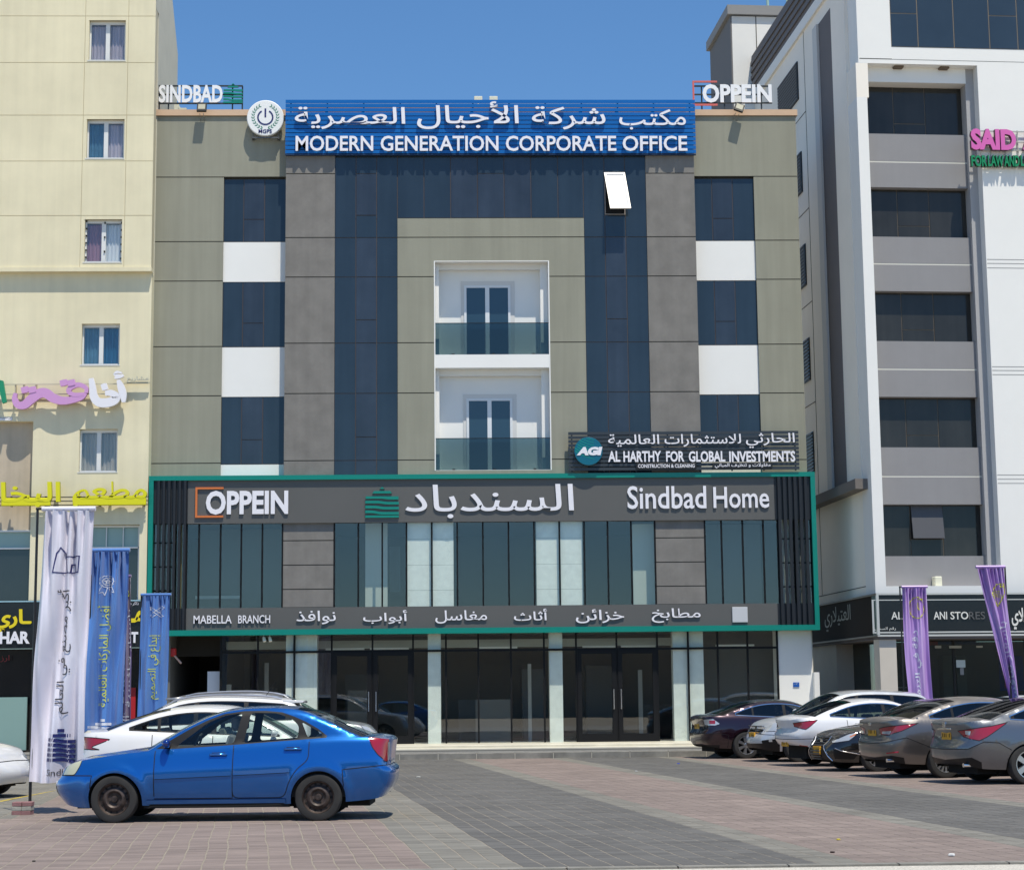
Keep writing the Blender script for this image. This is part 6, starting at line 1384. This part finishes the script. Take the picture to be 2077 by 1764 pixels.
def front_black(H):
    ux, un, ut, U = H.ux, H.un, H.ut, H.UM
    return [('spindle_grille', M_BLACK, [(-.1, .20), (un(.52), .21), (un(.40), .42), (un(.30), .52), (un(.40), .70), (-.1, .71)], False), ('headlight', M_LENS, [(un(.50), .62), (un(.66), .66), (ux(.40), .755), (ux(.58), .79), (ux(.50), .70), (un(.80), .62), (un(.56), .57)], True), ('indicator', M_AMBER, [(ux(.40), .70), (ux(.56), .77), (ux(.54), .735), (ux(.42), .685)], True),
            ('fog_slot', M_BLACK, [(un(.60), .46), (un(.86), .34), (un(.84), .25), (un(.60), .26)], True)]
def black_trim(root, L, hw, zs, zr, gh, wall, ux):
    for s in (-1, 1):
        for path in ([(.30, .52), (.40, .42), (.52, .22)], [(.30, .52), (.40, .70)], [(.64, .47), (.84, .36), (.90, .24)]):
            for (ya, za), (yb, zb_) in zip(path[:-1], path[1:]):
                def q(y, z):
                    lo, hi = 0, 1.4
                    for _ in range(30):
                        m = (lo+hi)/2
                        if wall(m, z).y < y: lo = m
                        else: hi = m
                    p = wall(lo, z); return (p.x-L/2-.012, s*p.y, z)
                MB().tube(q(ya, za), q((ya+yb)/2, (za+zb_)/2), .011, n=6).tube(q((ya+yb)/2, (za+zb_)/2), q(yb, zb_), .011, n=6).build('chrome_strip', M_CHROME, root, smooth=True)
P_BLK = paint('black', (.006, .006, .007), .2, .18, 1, .16)
place('saloon_car', 'black saloon with chrome edged spindle grille, nose to the left', sedan(4.97, 1.86, 1.43, paint=P_BLK, feats=with_feats(bump_feats(4.97, 1.02), front_black), badges=[('number_plate', 'n', -.05, .42, .34, .16, M_PLATE), ('badge', 'n', 0, .60, .13, .10, M_CHROME)], extra=[black_trim, bars(9, .22, .25, .68, mat('dark grille bar', (.10, .10, .11), .3, .6))], rim=10), by_wheel(1776, 37.1, R(12), 4.97, .93*4.97/4.85, 1.86, -1), R(12), 'cars parked on the right')
def rear_bronze(H):
    ux, un, ut, U = H.ux, H.un, H.ut, H.UM
    return [('rear_bumper', None, [(ux(4.0), 0), (U+.1, 0), (U+.1, .62), (ut(.6), .66), (ux(4.5), .74), (ux(4.05), .56)], False), ('bumper_skirt', M_BLACK, [(ux(4.45), .0), (U+.1, .0), (U+.1, .36), (ut(.70), .42), (ux(4.55), .38)], False), ('rear_reflector', M_RED, [(ut(.80), .50), (ut(.58), .47), (ut(.58), .445), (ut(.80), .47)], True),
            ('tail_light', M_RED, [(ux(4.25), 1.0), (ut(.50), .93), (ut(.30), .90), (ut(.34), .79), (ut(.60), .78), (ux(4.58), .86)], True), ('reverse_light', M_LENS, [(ut(.66), .86), (ut(.40), .85), (ut(.38), .81), (ut(.62), .80)], True)]
P_GR = paint('bronze grey', (.15, .14, .135), .75, .34, 1, .35); P_GR2 = paint('steel grey', (.15, .16, .175), .75, .32, 1, .25)
place('saloon_car', 'bronze grey saloon with wide red tail lights beside the black saloon', sedan(4.85, 1.86, 1.465, paint=P_GR, feats=with_feats(bump_feats(4.85, 1), rear_bronze), badges=[('number_plate', 't', .0, .84, .34, .15, M_PLATE), ('chrome_text', 't', -.42, .98, .2, .025, M_CHROME), ('badge', 't', 0, .98, .12, .05, M_CHROME)], exhaust=[.62], rim=16), by_wheel(1913, 33.95, PI+R(12), 4.85, 3.76, 1.86, 1), PI+R(12), 'cars parked on the right')
def rear_steel(H):
    ux, un, ut, U = H.ux, H.un, H.ut, H.UM
    return [('rear_bumper', None, [(ux(4.0), 0), (U+.1, 0), (U+.1, .58), (ut(.7), .60), (ux(4.55), .72), (ux(4.3), .70), (ux(4.05), .56)], False), ('bumper_skirt', M_BLACK, [(ux(4.55), .0), (U+.1, .0), (U+.1, .40), (ut(.74), .46), (ux(4.6), .38)], False),
            ('tail_light', M_RED, [(ux(4.1), 1.04), (ux(4.4), .98), (ut(.62), .92), (ut(.40), .90), (ut(.56), .80), (ut(.82), .74), (ux(4.5), .80)], True), ('reverse_light', M_LENS, [(ut(.74), .90), (ut(.60), .90), (ut(.60), .84), (ut(.72), .83)], True)]
place('saloon_car', 'steel grey saloon with boomerang tail lights, cut by the right edge', sedan(4.88, 1.86, 1.47, paint=P_GR2, feats=with_feats(bump_feats(4.88, 1), rear_steel), badges=[('number_plate', 't', .0, .82, .34, .15, M_PLATE), ('chrome_bar', 't', 0, .93, .5, .03, M_CHROME), ('badge', 't', 0, 1.0, .11, .09, M_CHROME)], exhaust=[.60], rim=5, glass=G_TINT), by_wheel(2079, 31.25, PI+R(12), 4.88, 3.76*4.88/4.85, 1.86, 1), PI+R(12), 'cars parked on the right')
w2 = at(2000, 1430, 42.5); place('saloon_car', 'white saloon showing only its roof behind two grey cars', sedan(4.7, 1.8, 1.47, paint=P_WH, feats=bump_feats(4.7, .97), step=.12, rim=7), (w2[0]+1.6, 43.6, 0), PI+R(12), 'cars parked on the right')
# cars on the left
def rear_left_white(H):
    ux, un, ut, U = H.ux, H.un, H.ut, H.UM
    return [('rear_bumper', None, [(ux(4.0), 0), (U+.1, 0), (U+.1, .60), (ux(4.3), .62), (ux(4.05), .56)], False), ('tail_light', M_RED, rounded([(ux(4.18), .96), (ux(4.5), .99), (ut(.48), 1.0), (ut(.48), .82), (ut(.84), .80), (ux(4.5), .84)], .05), True)]
lw_x = at(250, 1500, 29.3)[0]
place('saloon_car', 'white saloon, rear to the left, standing behind the blue saloon', sedan(4.75, 1.80, 1.47, paint=P_WH, glass=G_CAR, rglass=G_TINT, feats=with_feats(bump_feats(4.75, .98), rear_left_white), chrome=False, rim=7, badges=[('number_plate', 't', 0, .82, .34, .15, M_PLATE)]), (at(150, 1500, 29.4)[0]+2.42, 29.9, 0), PI+R(2), 'cars parked on the left')
def rails(z0=1.60, m=M_ALLOY, y=.58):
    def ex(root, L, hw, zs, zr, gh, wall, ux):
        for s in (-1, 1):
            xs = [L*.40+(L*.47)*k/10 for k in range(11)]
            P_ = [(x-L/2, s*(gh(x, zr(x)).y-.05), zr(x)+.035+(.022 if 0 < k < 10 else -.01)) for k, x in enumerate(xs)]; mb = MB()
            for a, b in zip(P_[:-1], P_[1:]): mb.tube(a, b, .018, n=8)
            mb.build('roof_rail', m, root, smooth=True)
    return ex
def spoiler(col):
    def ex(root, L, hw, zs, zr, gh, wall, ux):
        x = L*.905; z = zr(x)+.055; y = gh(x, zr(x)).y+.02; mb = MB(); mb.prism([(x-L/2-.15, z-.07), (x-L/2-.15, z-.01), (x-L/2+.24, z-.03), (x-L/2+.24, z-.075)], -y, y); mb.build('roof_spoiler', col, root, bevel=.01, smooth=True)
    return ex
def aerial(root, L, hw, zs, zr, gh, wall, ux):
    x = L*.80; z = zr(x)+.06; MB().tube((x-L/2, -.3, z), (x-L/2+.20, -.3, z+.27), .006, n=6).build('aerial', M_BLACK, root)
def suvr(H):
    ux, un, ut, U = H.ux, H.un, H.ut, H.UM
    return [('tail_light', M_RED, [(ux(H.L-.35), 1.15), (ut(.74), 1.15), (ut(.74), .82), (ux(H.L-.3), .85)], True)] if hasattr(H, 'L') else []
place('suv', 'white SUV with curved roof rails, nose to the left, behind the blue saloon', suv(4.75, 1.86, 1.66, paint=P_WH, feats=bump_feats(4.75, 1.03), extra=[rails(), spoiler(P_WH), aerial]), (at(633, 1420, 35.8)[0]-2.30, 35.9, 0), R(1), 'cars parked on the left')
def slf(H):
    ux, un, ut, U = H.ux, H.un, H.ut, H.UM
    return [('headlight', M_LENS, rounded([(un(.40), .80), (un(.44), .98), (ux(.36), 1.06), (ux(.66), 1.10), (ux(.5), .96), (un(.84), .82)], .04), True), ('grille', M_CHROME, [(-.1, .74), (un(.38), .74), (un(.42), .97), (-.1, .98)], False), ('lower_grille', M_BLACK, [(-.1, .42), (un(.6), .42), (un(.55), .62), (-.1, .62)], False)]
place('suv', 'silver SUV with roof rails, nose to the right, furthest of the left cars', suv(4.85, 1.90, 1.75, paint=P_SIL, feats=with_feats(bump_feats(4.85, 1.05), slf), chrome=True, extra=[rails(), spoiler(P_SIL)]), (at(322, 1420, 39.8)[0]+2.42, 39.9, 0), PI+R(2), 'cars parked on the left')
def wfront(H):
    ux, un, ut, U = H.ux, H.un, H.ut, H.UM
    return [('front_bumper', None, [(-.1, 0), (ux(.5), 0), (ux(.5), .58), (-.1, .60)], False), ('headlight', M_LENS, rounded([(un(.46), .62), (un(.50), .74), (ux(.34), .80), (ux(.62), .82), (ux(.42), .70), (un(.84), .62)], .04), True), ('fog_light_pocket', M_BLACK, [(un(.62), .34), (un(.82), .37), (un(.82), .33), (un(.62), .30)], True), ('indicator', M_AMBER, [(un(.60), .50), (un(.72), .51), (un(.72), .48), (un(.60), .475)], True)]
place('saloon_car', 'white saloon cut by the left edge, only its nose and headlamp in view', sedan(4.6, 1.8, 1.47, paint=P_WH, feats=with_feats(bump_feats(4.6, .95), wfront)), (at(54, 1540, 30.9)[0]-2.3, 31.4, 0), PI+R(-14), 'cars parked on the left')
# ------------------------------------------------------------------ feather banners
M_POLE = mat('black pole', (.012, .012, .013), .4)
def cloth(name, col, sheen=.25):
    m = mat(name, col, .30, var=.03, spec=.9); b = m.node_tree.nodes['Principled BSDF']; b.inputs['Sheen Weight'].default_value = sheen; return m
def flag(label, Y, xt, zt, xb, zb_, m, seed, pole_x=None, pole_side=-1, items=(), amp=.045, waist=None, base=None, arm=True, sq=0.0):
    """xt, xb: columns of the cloth edges at top and bottom; pole on one side"""
    q = at(xt[0], zt, Y); X0 = at(pole_x if pole_x else xt[0]-4, 1500, Y)[0]; r_ = thing('banner_flag', label, 'banner', (X0, Y, 0), group='tall banners on poles'); f = Fr(r_)
    Z1 = at(sum(xt)/2, zt, Y)[1]; Z0 = at(sum(xb)/2, zb_, Y)[1]; H_ = Z1-Z0
    ea = fn([(t, at(a, 1500, Y)[0]) for t, a in ([(0, xt[0])]+[(w_[0], w_[1]) for w_ in (waist or [])]+[(1, xb[0])])]); eb = fn([(t, at(a, 1500, Y)[0]) for t, a in ([(0, xt[1])]+[(w_[0], w_[2]) for w_ in (waist or [])]+[(1, xb[1])])])
    rn = random.Random(seed); ph = [rn.uniform(0, 6.28) for _ in range(8)]; kk = [rn.uniform(.8, 1.2) for _ in range(8)]
    def dy(s, t):
        g = max(0, 1-t*3.2); w_ = s*(1-.0*t)
        y = amp*(1.0+.7*g)*math.sin(w_*44*kk[0]+ph[0]+t*2.2*math.sin(ph[1]))*(.22+.78*g) + amp*.5*math.sin(w_*71*kk[3]+ph[5]+t*3)*g + amp*1.5*math.sin(w_*13*kk[1]+ph[2]+t*3+1.2*math.sin(t*4+ph[3])) + amp*1.0*math.sin(w_*22*kk[2]+ph[4]-t*5)*(.4+.6*abs(math.sin(t*5+ph[5])))
        y += amp*1.3*math.sin(t*9+ph[6]+w_*6)*min(1, t*1.5)*.8 + .05*math.sin(s*3+ph[7])*t
        return y
    def P3(s, t, off=0.0):
        a, b = ea(t), eb(t); return (a+(b-a)*s, Y+dy(s, t)-off, Z1-H_*t+.02*math.sin(s*5+seed)*(t > .98))
    nx_, nz_ = 90, 150; mb = MB()
    for j in range(nz_+1):
        for i in range(nx_+1): mb.v.append(P3(i/nx_, j/nz_))
    for j in range(nz_):
        for i in range(nx_): a = j*(nx_+1)+i; mb.f.append((a, a+nx_+1, a+nx_+2, a+1)); mb.mi.append(0)
    c = f.put('cloth', mb, m, smooth='all')
    f.put('hem_sleeve', MB().tube((ea(0)-.02, Y, Z1+.03), (eb(0)+.02, Y, Z1+.03), .035), m, c, smooth=True)
    px_ = X0; f.put('pole', MB().tube((px_, Y+.03, .0), (px_, Y+.03, Z1+.04), .022, .018), M_POLE, smooth=True)
    if arm: f.put('arm', MB().tube((px_-.02, Y+.02, Z1+.035), (ea(0) if px_ < ea(0) else eb(0), Y+.02, Z1+.035), .018), M_POLE, smooth=True)
    for it in items:
        kind, s, args, mm = it[0], it[1], it[2], it[3]
        if kind == 't':       # lettering running down the banner: s text, args = (s0, s1, t0, t1)
            s0, s1, t0, t1 = args; V, Ls, (a, b, cc, d) = text_mesh(s, it[4] if len(it) > 4 else .012, res=2); bm = bmesh.new(); vm = {}
            for _, gs in Ls:
                for g_ in gs:
                    for fc in g_:
                        if all(V[i][2] > .1 for i in fc):
                            vs = []
                            for i in fc:
                                if i not in vm: vm[i] = bm.verts.new((V[i][0], V[i][1], 0))
                                vs.append(vm[i])
                            try: bm.faces.new(vs)
                            except ValueError: pass
            for _ in range(4):
                lim = .05; es = [e for e in bm.edges if e.calc_length() > lim]
                if not es: break
                bmesh.ops.subdivide_edges(bm, edges=es, cuts=1); bmesh.ops.triangulate(bm, faces=[q_ for q_ in bm.faces if len(q_.verts) > 3])
            mt = MB(); bm.verts.index_update()
            for v in bm.verts:
                u_ = (v.co.x-a)/(b-a); w_ = (v.co.y-cc)/(d-cc); mt.v.append(P3(s1-(s1-s0)*w_, t1-(t1-t0)*u_, .018) if True else None)
            for q_ in bm.faces: mt.f.append(tuple(v.index for v in q_.verts)); mt.mi.append(0)
            bm.free(); f.put('printed_words', mt, mm, c)
        elif kind == 'h':     # upright lettering across the banner
            s0, s1, t0, t1 = args; V, Ls, (a, b, cc, d) = text_mesh(s, .0, res=2); mt = MB(); vm = {}
            for _, gs in Ls:
                for g_ in gs:
                    for fc in g_:
                        if all(V[i][2] > .1 for i in fc):
                            for i in fc:
                                if i not in vm: vm[i] = len(mt.v); mt.v.append(P3(s0+(s1-s0)*(V[i][0]-a)/(b-a), t1-(t1-t0)*(V[i][1]-cc)/(d-cc), .012))
                            mt.f.append(tuple(vm[i] for i in fc)); mt.mi.append(0)
            f.put('printed_words', mt, mm, c)
        else:                 # strokes: lists of points (s, t), width in metres
            mt = MB(); wd = args; asp = (eb(.5)-ea(.5))
            for st_ in s:
                p = dens(st_, .02, False)
                for a_, b_ in zip(p[:-1], p[1:]):
                    dx, dz = (b_[0]-a_[0])*asp, (b_[1]-a_[1])*H_; l = math.hypot(dx, dz) or 1; nx2, nz2 = -dz/l*wd/2/asp, dx/l*wd/2/H_; ex_, ez_ = dx/l*wd*.4/asp, dz/l*wd*.4/H_
                    mt.quad(P3(a_[0]-nx2-ex_, a_[1]-nz2-ez_, .007), P3(a_[0]+nx2-ex_, a_[1]+nz2-ez_, .007), P3(b_[0]+nx2+ex_, b_[1]+nz2+ez_, .007), P3(b_[0]-nx2+ex_, b_[1]-nz2+ez_, .007))
            f.put('printed_emblem', mt, mm, c)
    return r_
def barsS(s0, s1, t0, t1, wdt):       # the wavy tower as strokes
    o = []
    for k, (wf, wv) in enumerate(((.16, 0), (.58, 0), (1, 1), (1, 1), (1, 1), (1, 1), (1, 1))):
        t = t0+(t1-t0)*k/6; a, b = (s0+s1)/2-(s1-s0)*wf/2, (s0+s1)/2+(s1-s0)*wf/2
        o.append([(a+(b-a)*i/8, t+(t1-t0)*.035*wv*math.tanh((i/8-.2-.1*k)*6)) for i in range(9)])
    return o
C_W = cloth('white satin banner', (.70, .68, .76)); C_B = cloth('blue satin banner', (.075, .20, .52)); C_P = cloth('violet satin banner', (.42, .25, .58)); C_PD = cloth('plum satin banner', (.12, .07, .19))
I_N = mat('navy ink', (.02, .025, .14), .5); I_G = mat('charcoal ink', (.035, .035, .045), .5); I_Y = mat('lemon ink', (.62, .64, .06), .5); I_W = mat('white ink', (.72, .74, .80), .5)
def ring(cx_, ct, rs_, rt_, n=28, wob=0, k=0): return [(cx_+rs_*(1+wob*math.cos(k*2*PI*i/n))*math.cos(2*PI*i/n), ct+rt_*(1+wob*math.cos(k*2*PI*i/n))*math.sin(2*PI*i/n)) for i in range(n+1)]
tower = [[(.28, .232), (.33, .160), (.39, .138), (.47, .160), (.53, .232), (.28, .232)], [(.49, .172), (.78, .172), (.77, .232), (.53, .232)], [(.60, .232), (.61, .202), (.69, .202), (.72, .232)]]
flag('tall white satin banner with navy emblem and dark Arabic words', 26.2, (76, 181), 1036, (62, 168), 1584, C_W, 3, pole_x=63, items=[('s', tower, .016, I_N), ('t', 'أكبر مصنع في العالم', (.38, .70, .295, .755), I_G, .0), ('s', barsS(.34, .80, .815, .925, .02), .045, I_N), ('h', 'Sindbad', (.34, .78, .955, .98), I_G)], waist=[(.5, 68, 172)])
bx = at(62, 1640, 26.2); bk = thing('brick_stack', 'stack of three paving blocks weighting the foot of the white banner', 'bricks', (at(47, 1600, 26.1)[0], 26.1, 0)); M_RB = mat('red paving block', (.27, .14, .14), .85, bump=.5, var=.15, vscale=6); M_GB = mat('grey paving block', (.34, .33, .29), .85, bump=.5, var=.15, vscale=6)
for k, m in enumerate((M_RB, M_GB, M_RB)):
    for s in (-1, 1): o = MB().box(-.065, .065, -.1, .1, 0, .058).build('paving_block', m, bk, loc=(s*.067+.004*k, .0, .001+k*.06), bevel=.006); o.rotation_euler = (0, 0, .03*(k-1)*s)
flag('blue satin banner with white rosette and yellow Arabic words', 32.3, (177, 254), 1119, (172, 247), 1490+80, C_B, 9, pole_x=176, items=[('s', [ring(.46, .135, .17, .0265, 40, .07, 12), ring(.46, .135, .11, .017), [(.34, .156), (.28, .19), (.36, .184), (.40, .198), (.45, .166)], [(.58, .156), (.66, .186), (.58, .182), (.55, .197), (.49, .166)], [(.46+.085*math.sin(k*PI*.8), .135-.0135*math.cos(k*PI*.8)) for k in range(6)]], .014, I_W), ('t', 'أفضل الماركات العالمية', (.26, .62, .245, .70), I_Y, .0), ('s', barsS(.12, .80, .76, .86, .02), .045, I_W)], waist=[(.30, 171, 254), (.5, 168, 252)])
flag('narrow plum banner mostly hidden behind the blue banner with the rosette', 39.4, (240, 258), 1171, (240, 263), 1500, C_PD, 4, pole_x=239, items=[('s', [ring(.55, .10, .30, .02, 16, .1, 8)], .02, I_Y), ('t', 'أجود تسوية', (.15, .55, .22, .78), I_W, .0), ('t', 'بأسعار تنافسية', (.62, .98, .20, .80), I_W, .0), ('s', barsS(.2, .95, .84, .95, .02), .03, I_W)], waist=[(.4, 242, 262), (.6, 238, 263)])
pen = [[(.30, .066), (.40, .070), (.78, .118), (.70, .126), (.32, .080), (.30, .066)], [(.72, .060), (.80, .070), (.42, .126), (.32, .116), (.72, .060)], [(.60, .078), (.64, .083)], [(.53, .088), (.57, .093)], [(.46, .098), (.50, .103)]]
flag('blue satin banner with crossed pencil and ruler above yellow Arabic words', 46.0, (282, 341), 1208, (277, 333), 1560, C_B, 14, pole_x=281, items=[('s', pen, .014, I_W), ('t', 'إبداع في التصميم', (.32, .74, .225, .60), I_Y, .0), ('s', barsS(.2, .8, .72, .84, .02), .03, I_W)], amp=.03)
clock = [[(.57+.30*math.cos(R(a)), .110-.058*math.sin(R(a))) for a in range(35, 372, 8)], [(.60, .065), (.82, .062), (.82, .085)], [(.57, .082), (.57, .112), (.64, .125)]]
flag('violet satin banner with yellow clock emblem and white Arabic words', 45.6, (1842.5, 1892.5), 1192, (1852, 1897), 1560, C_P, 21, pole_x=1838, items=[('s', clock, .022, I_Y), ('t', 'دقة في التنفيذ', (.34, .64, .235, .66), I_W, .01)], amp=.032, waist=[(.4, 1842, 1893)])
tagp = [[(.36, .165), (.62, .105), (.90, .10), (.90, .16), (.55, .245), (.36, .165)], ring(.80, .118, .05, .006, 10)]
flag('violet satin banner twisted to a point with yellow BEST PRICE tag', 39.6, (1997, 2053.5), 1152, (2062, 2075), 1470, C_P, 33, pole_x=2056, items=[('s', tagp, .016, I_Y), ('h', 'BEST', (.44, .70, .145, .17), I_Y), ('h', 'PRICE', (.50, .76, .17, .19), I_Y), ('t', 'بأسعار تنافسية', (.35, .85, .34, .92), I_W, .01)], amp=.028, waist=[(.3, 2018, 2058), (.6, 2037, 2064), (.85, 2054, 2071)])
# ------------------------------------------------------------------ litter and marks on the paving
M_YP = mat('worn yellow line', (.42, .32, .06), .9, var=.5, vscale=5)
a, b = gr(2, 1626), gr(110, 1604); yl_ = MB(); yl_.quad((a[0], a[1], .0075), (b[0], b[1], .0075), (b[0]-.02, b[1]+.25, .0075), (a[0]-.1, a[1]+.25, .0075)); yl_.build('painted_line', M_YP, kind='structure')
lt = []
for k, (px, py, nm, lab, c, s) in enumerate(((1376, 1549, 'bottle_cap', 'tiny blue scrap on the dark paving before the kerb', (.02, .08, .6), .05), (1931, 1737, 'paper_scrap', 'crumpled white paper scrap near the bottom right corner', (.7, .7, .68), .07), (1688, 1730, 'pebble', 'dark brown pebble near the bottom edge right of centre', (.03, .015, .012), .04), (1701, 1704, 'paper_scrap', 'small yellow scrap on the red paving at lower right', (.6, .48, .04), .04), (781, 1516, 'paper_scrap', 'small yellow green scrap lying at the kerb foot', (.45, .5, .1), .09), (849, 1577, 'paper_scrap', 'flat whitish scrap on the dark paving behind the blue car', (.5, .5, .46), .07), (68, 1748, 'pebble', 'small dark pebble near the bottom left corner', (.04, .035, .03), .035), (1290, 1565, 'paper_scrap', 'small pale scrap on the dark paving right of centre', (.5, .5, .48), .06))):
    x, y = gr(px, py); t = MB(); n = 9; rr = random.Random(k)
    pts = [(s*.5*(1+rr.uniform(-.4, .4))*math.cos(2*PI*i/n), s*.5*(1+rr.uniform(-.4, .4))*math.sin(2*PI*i/n)) for i in range(n)]
    t.prismz(pts, .004, .004+s*.35); o = t.build(nm, mat('litter %d' % k, c, .7), None, loc=(x, y, .003), bevel=s*.08); tag(o, lab, 'litter', 'bits of litter on the paving')
x, y = gr(1150, 1727)
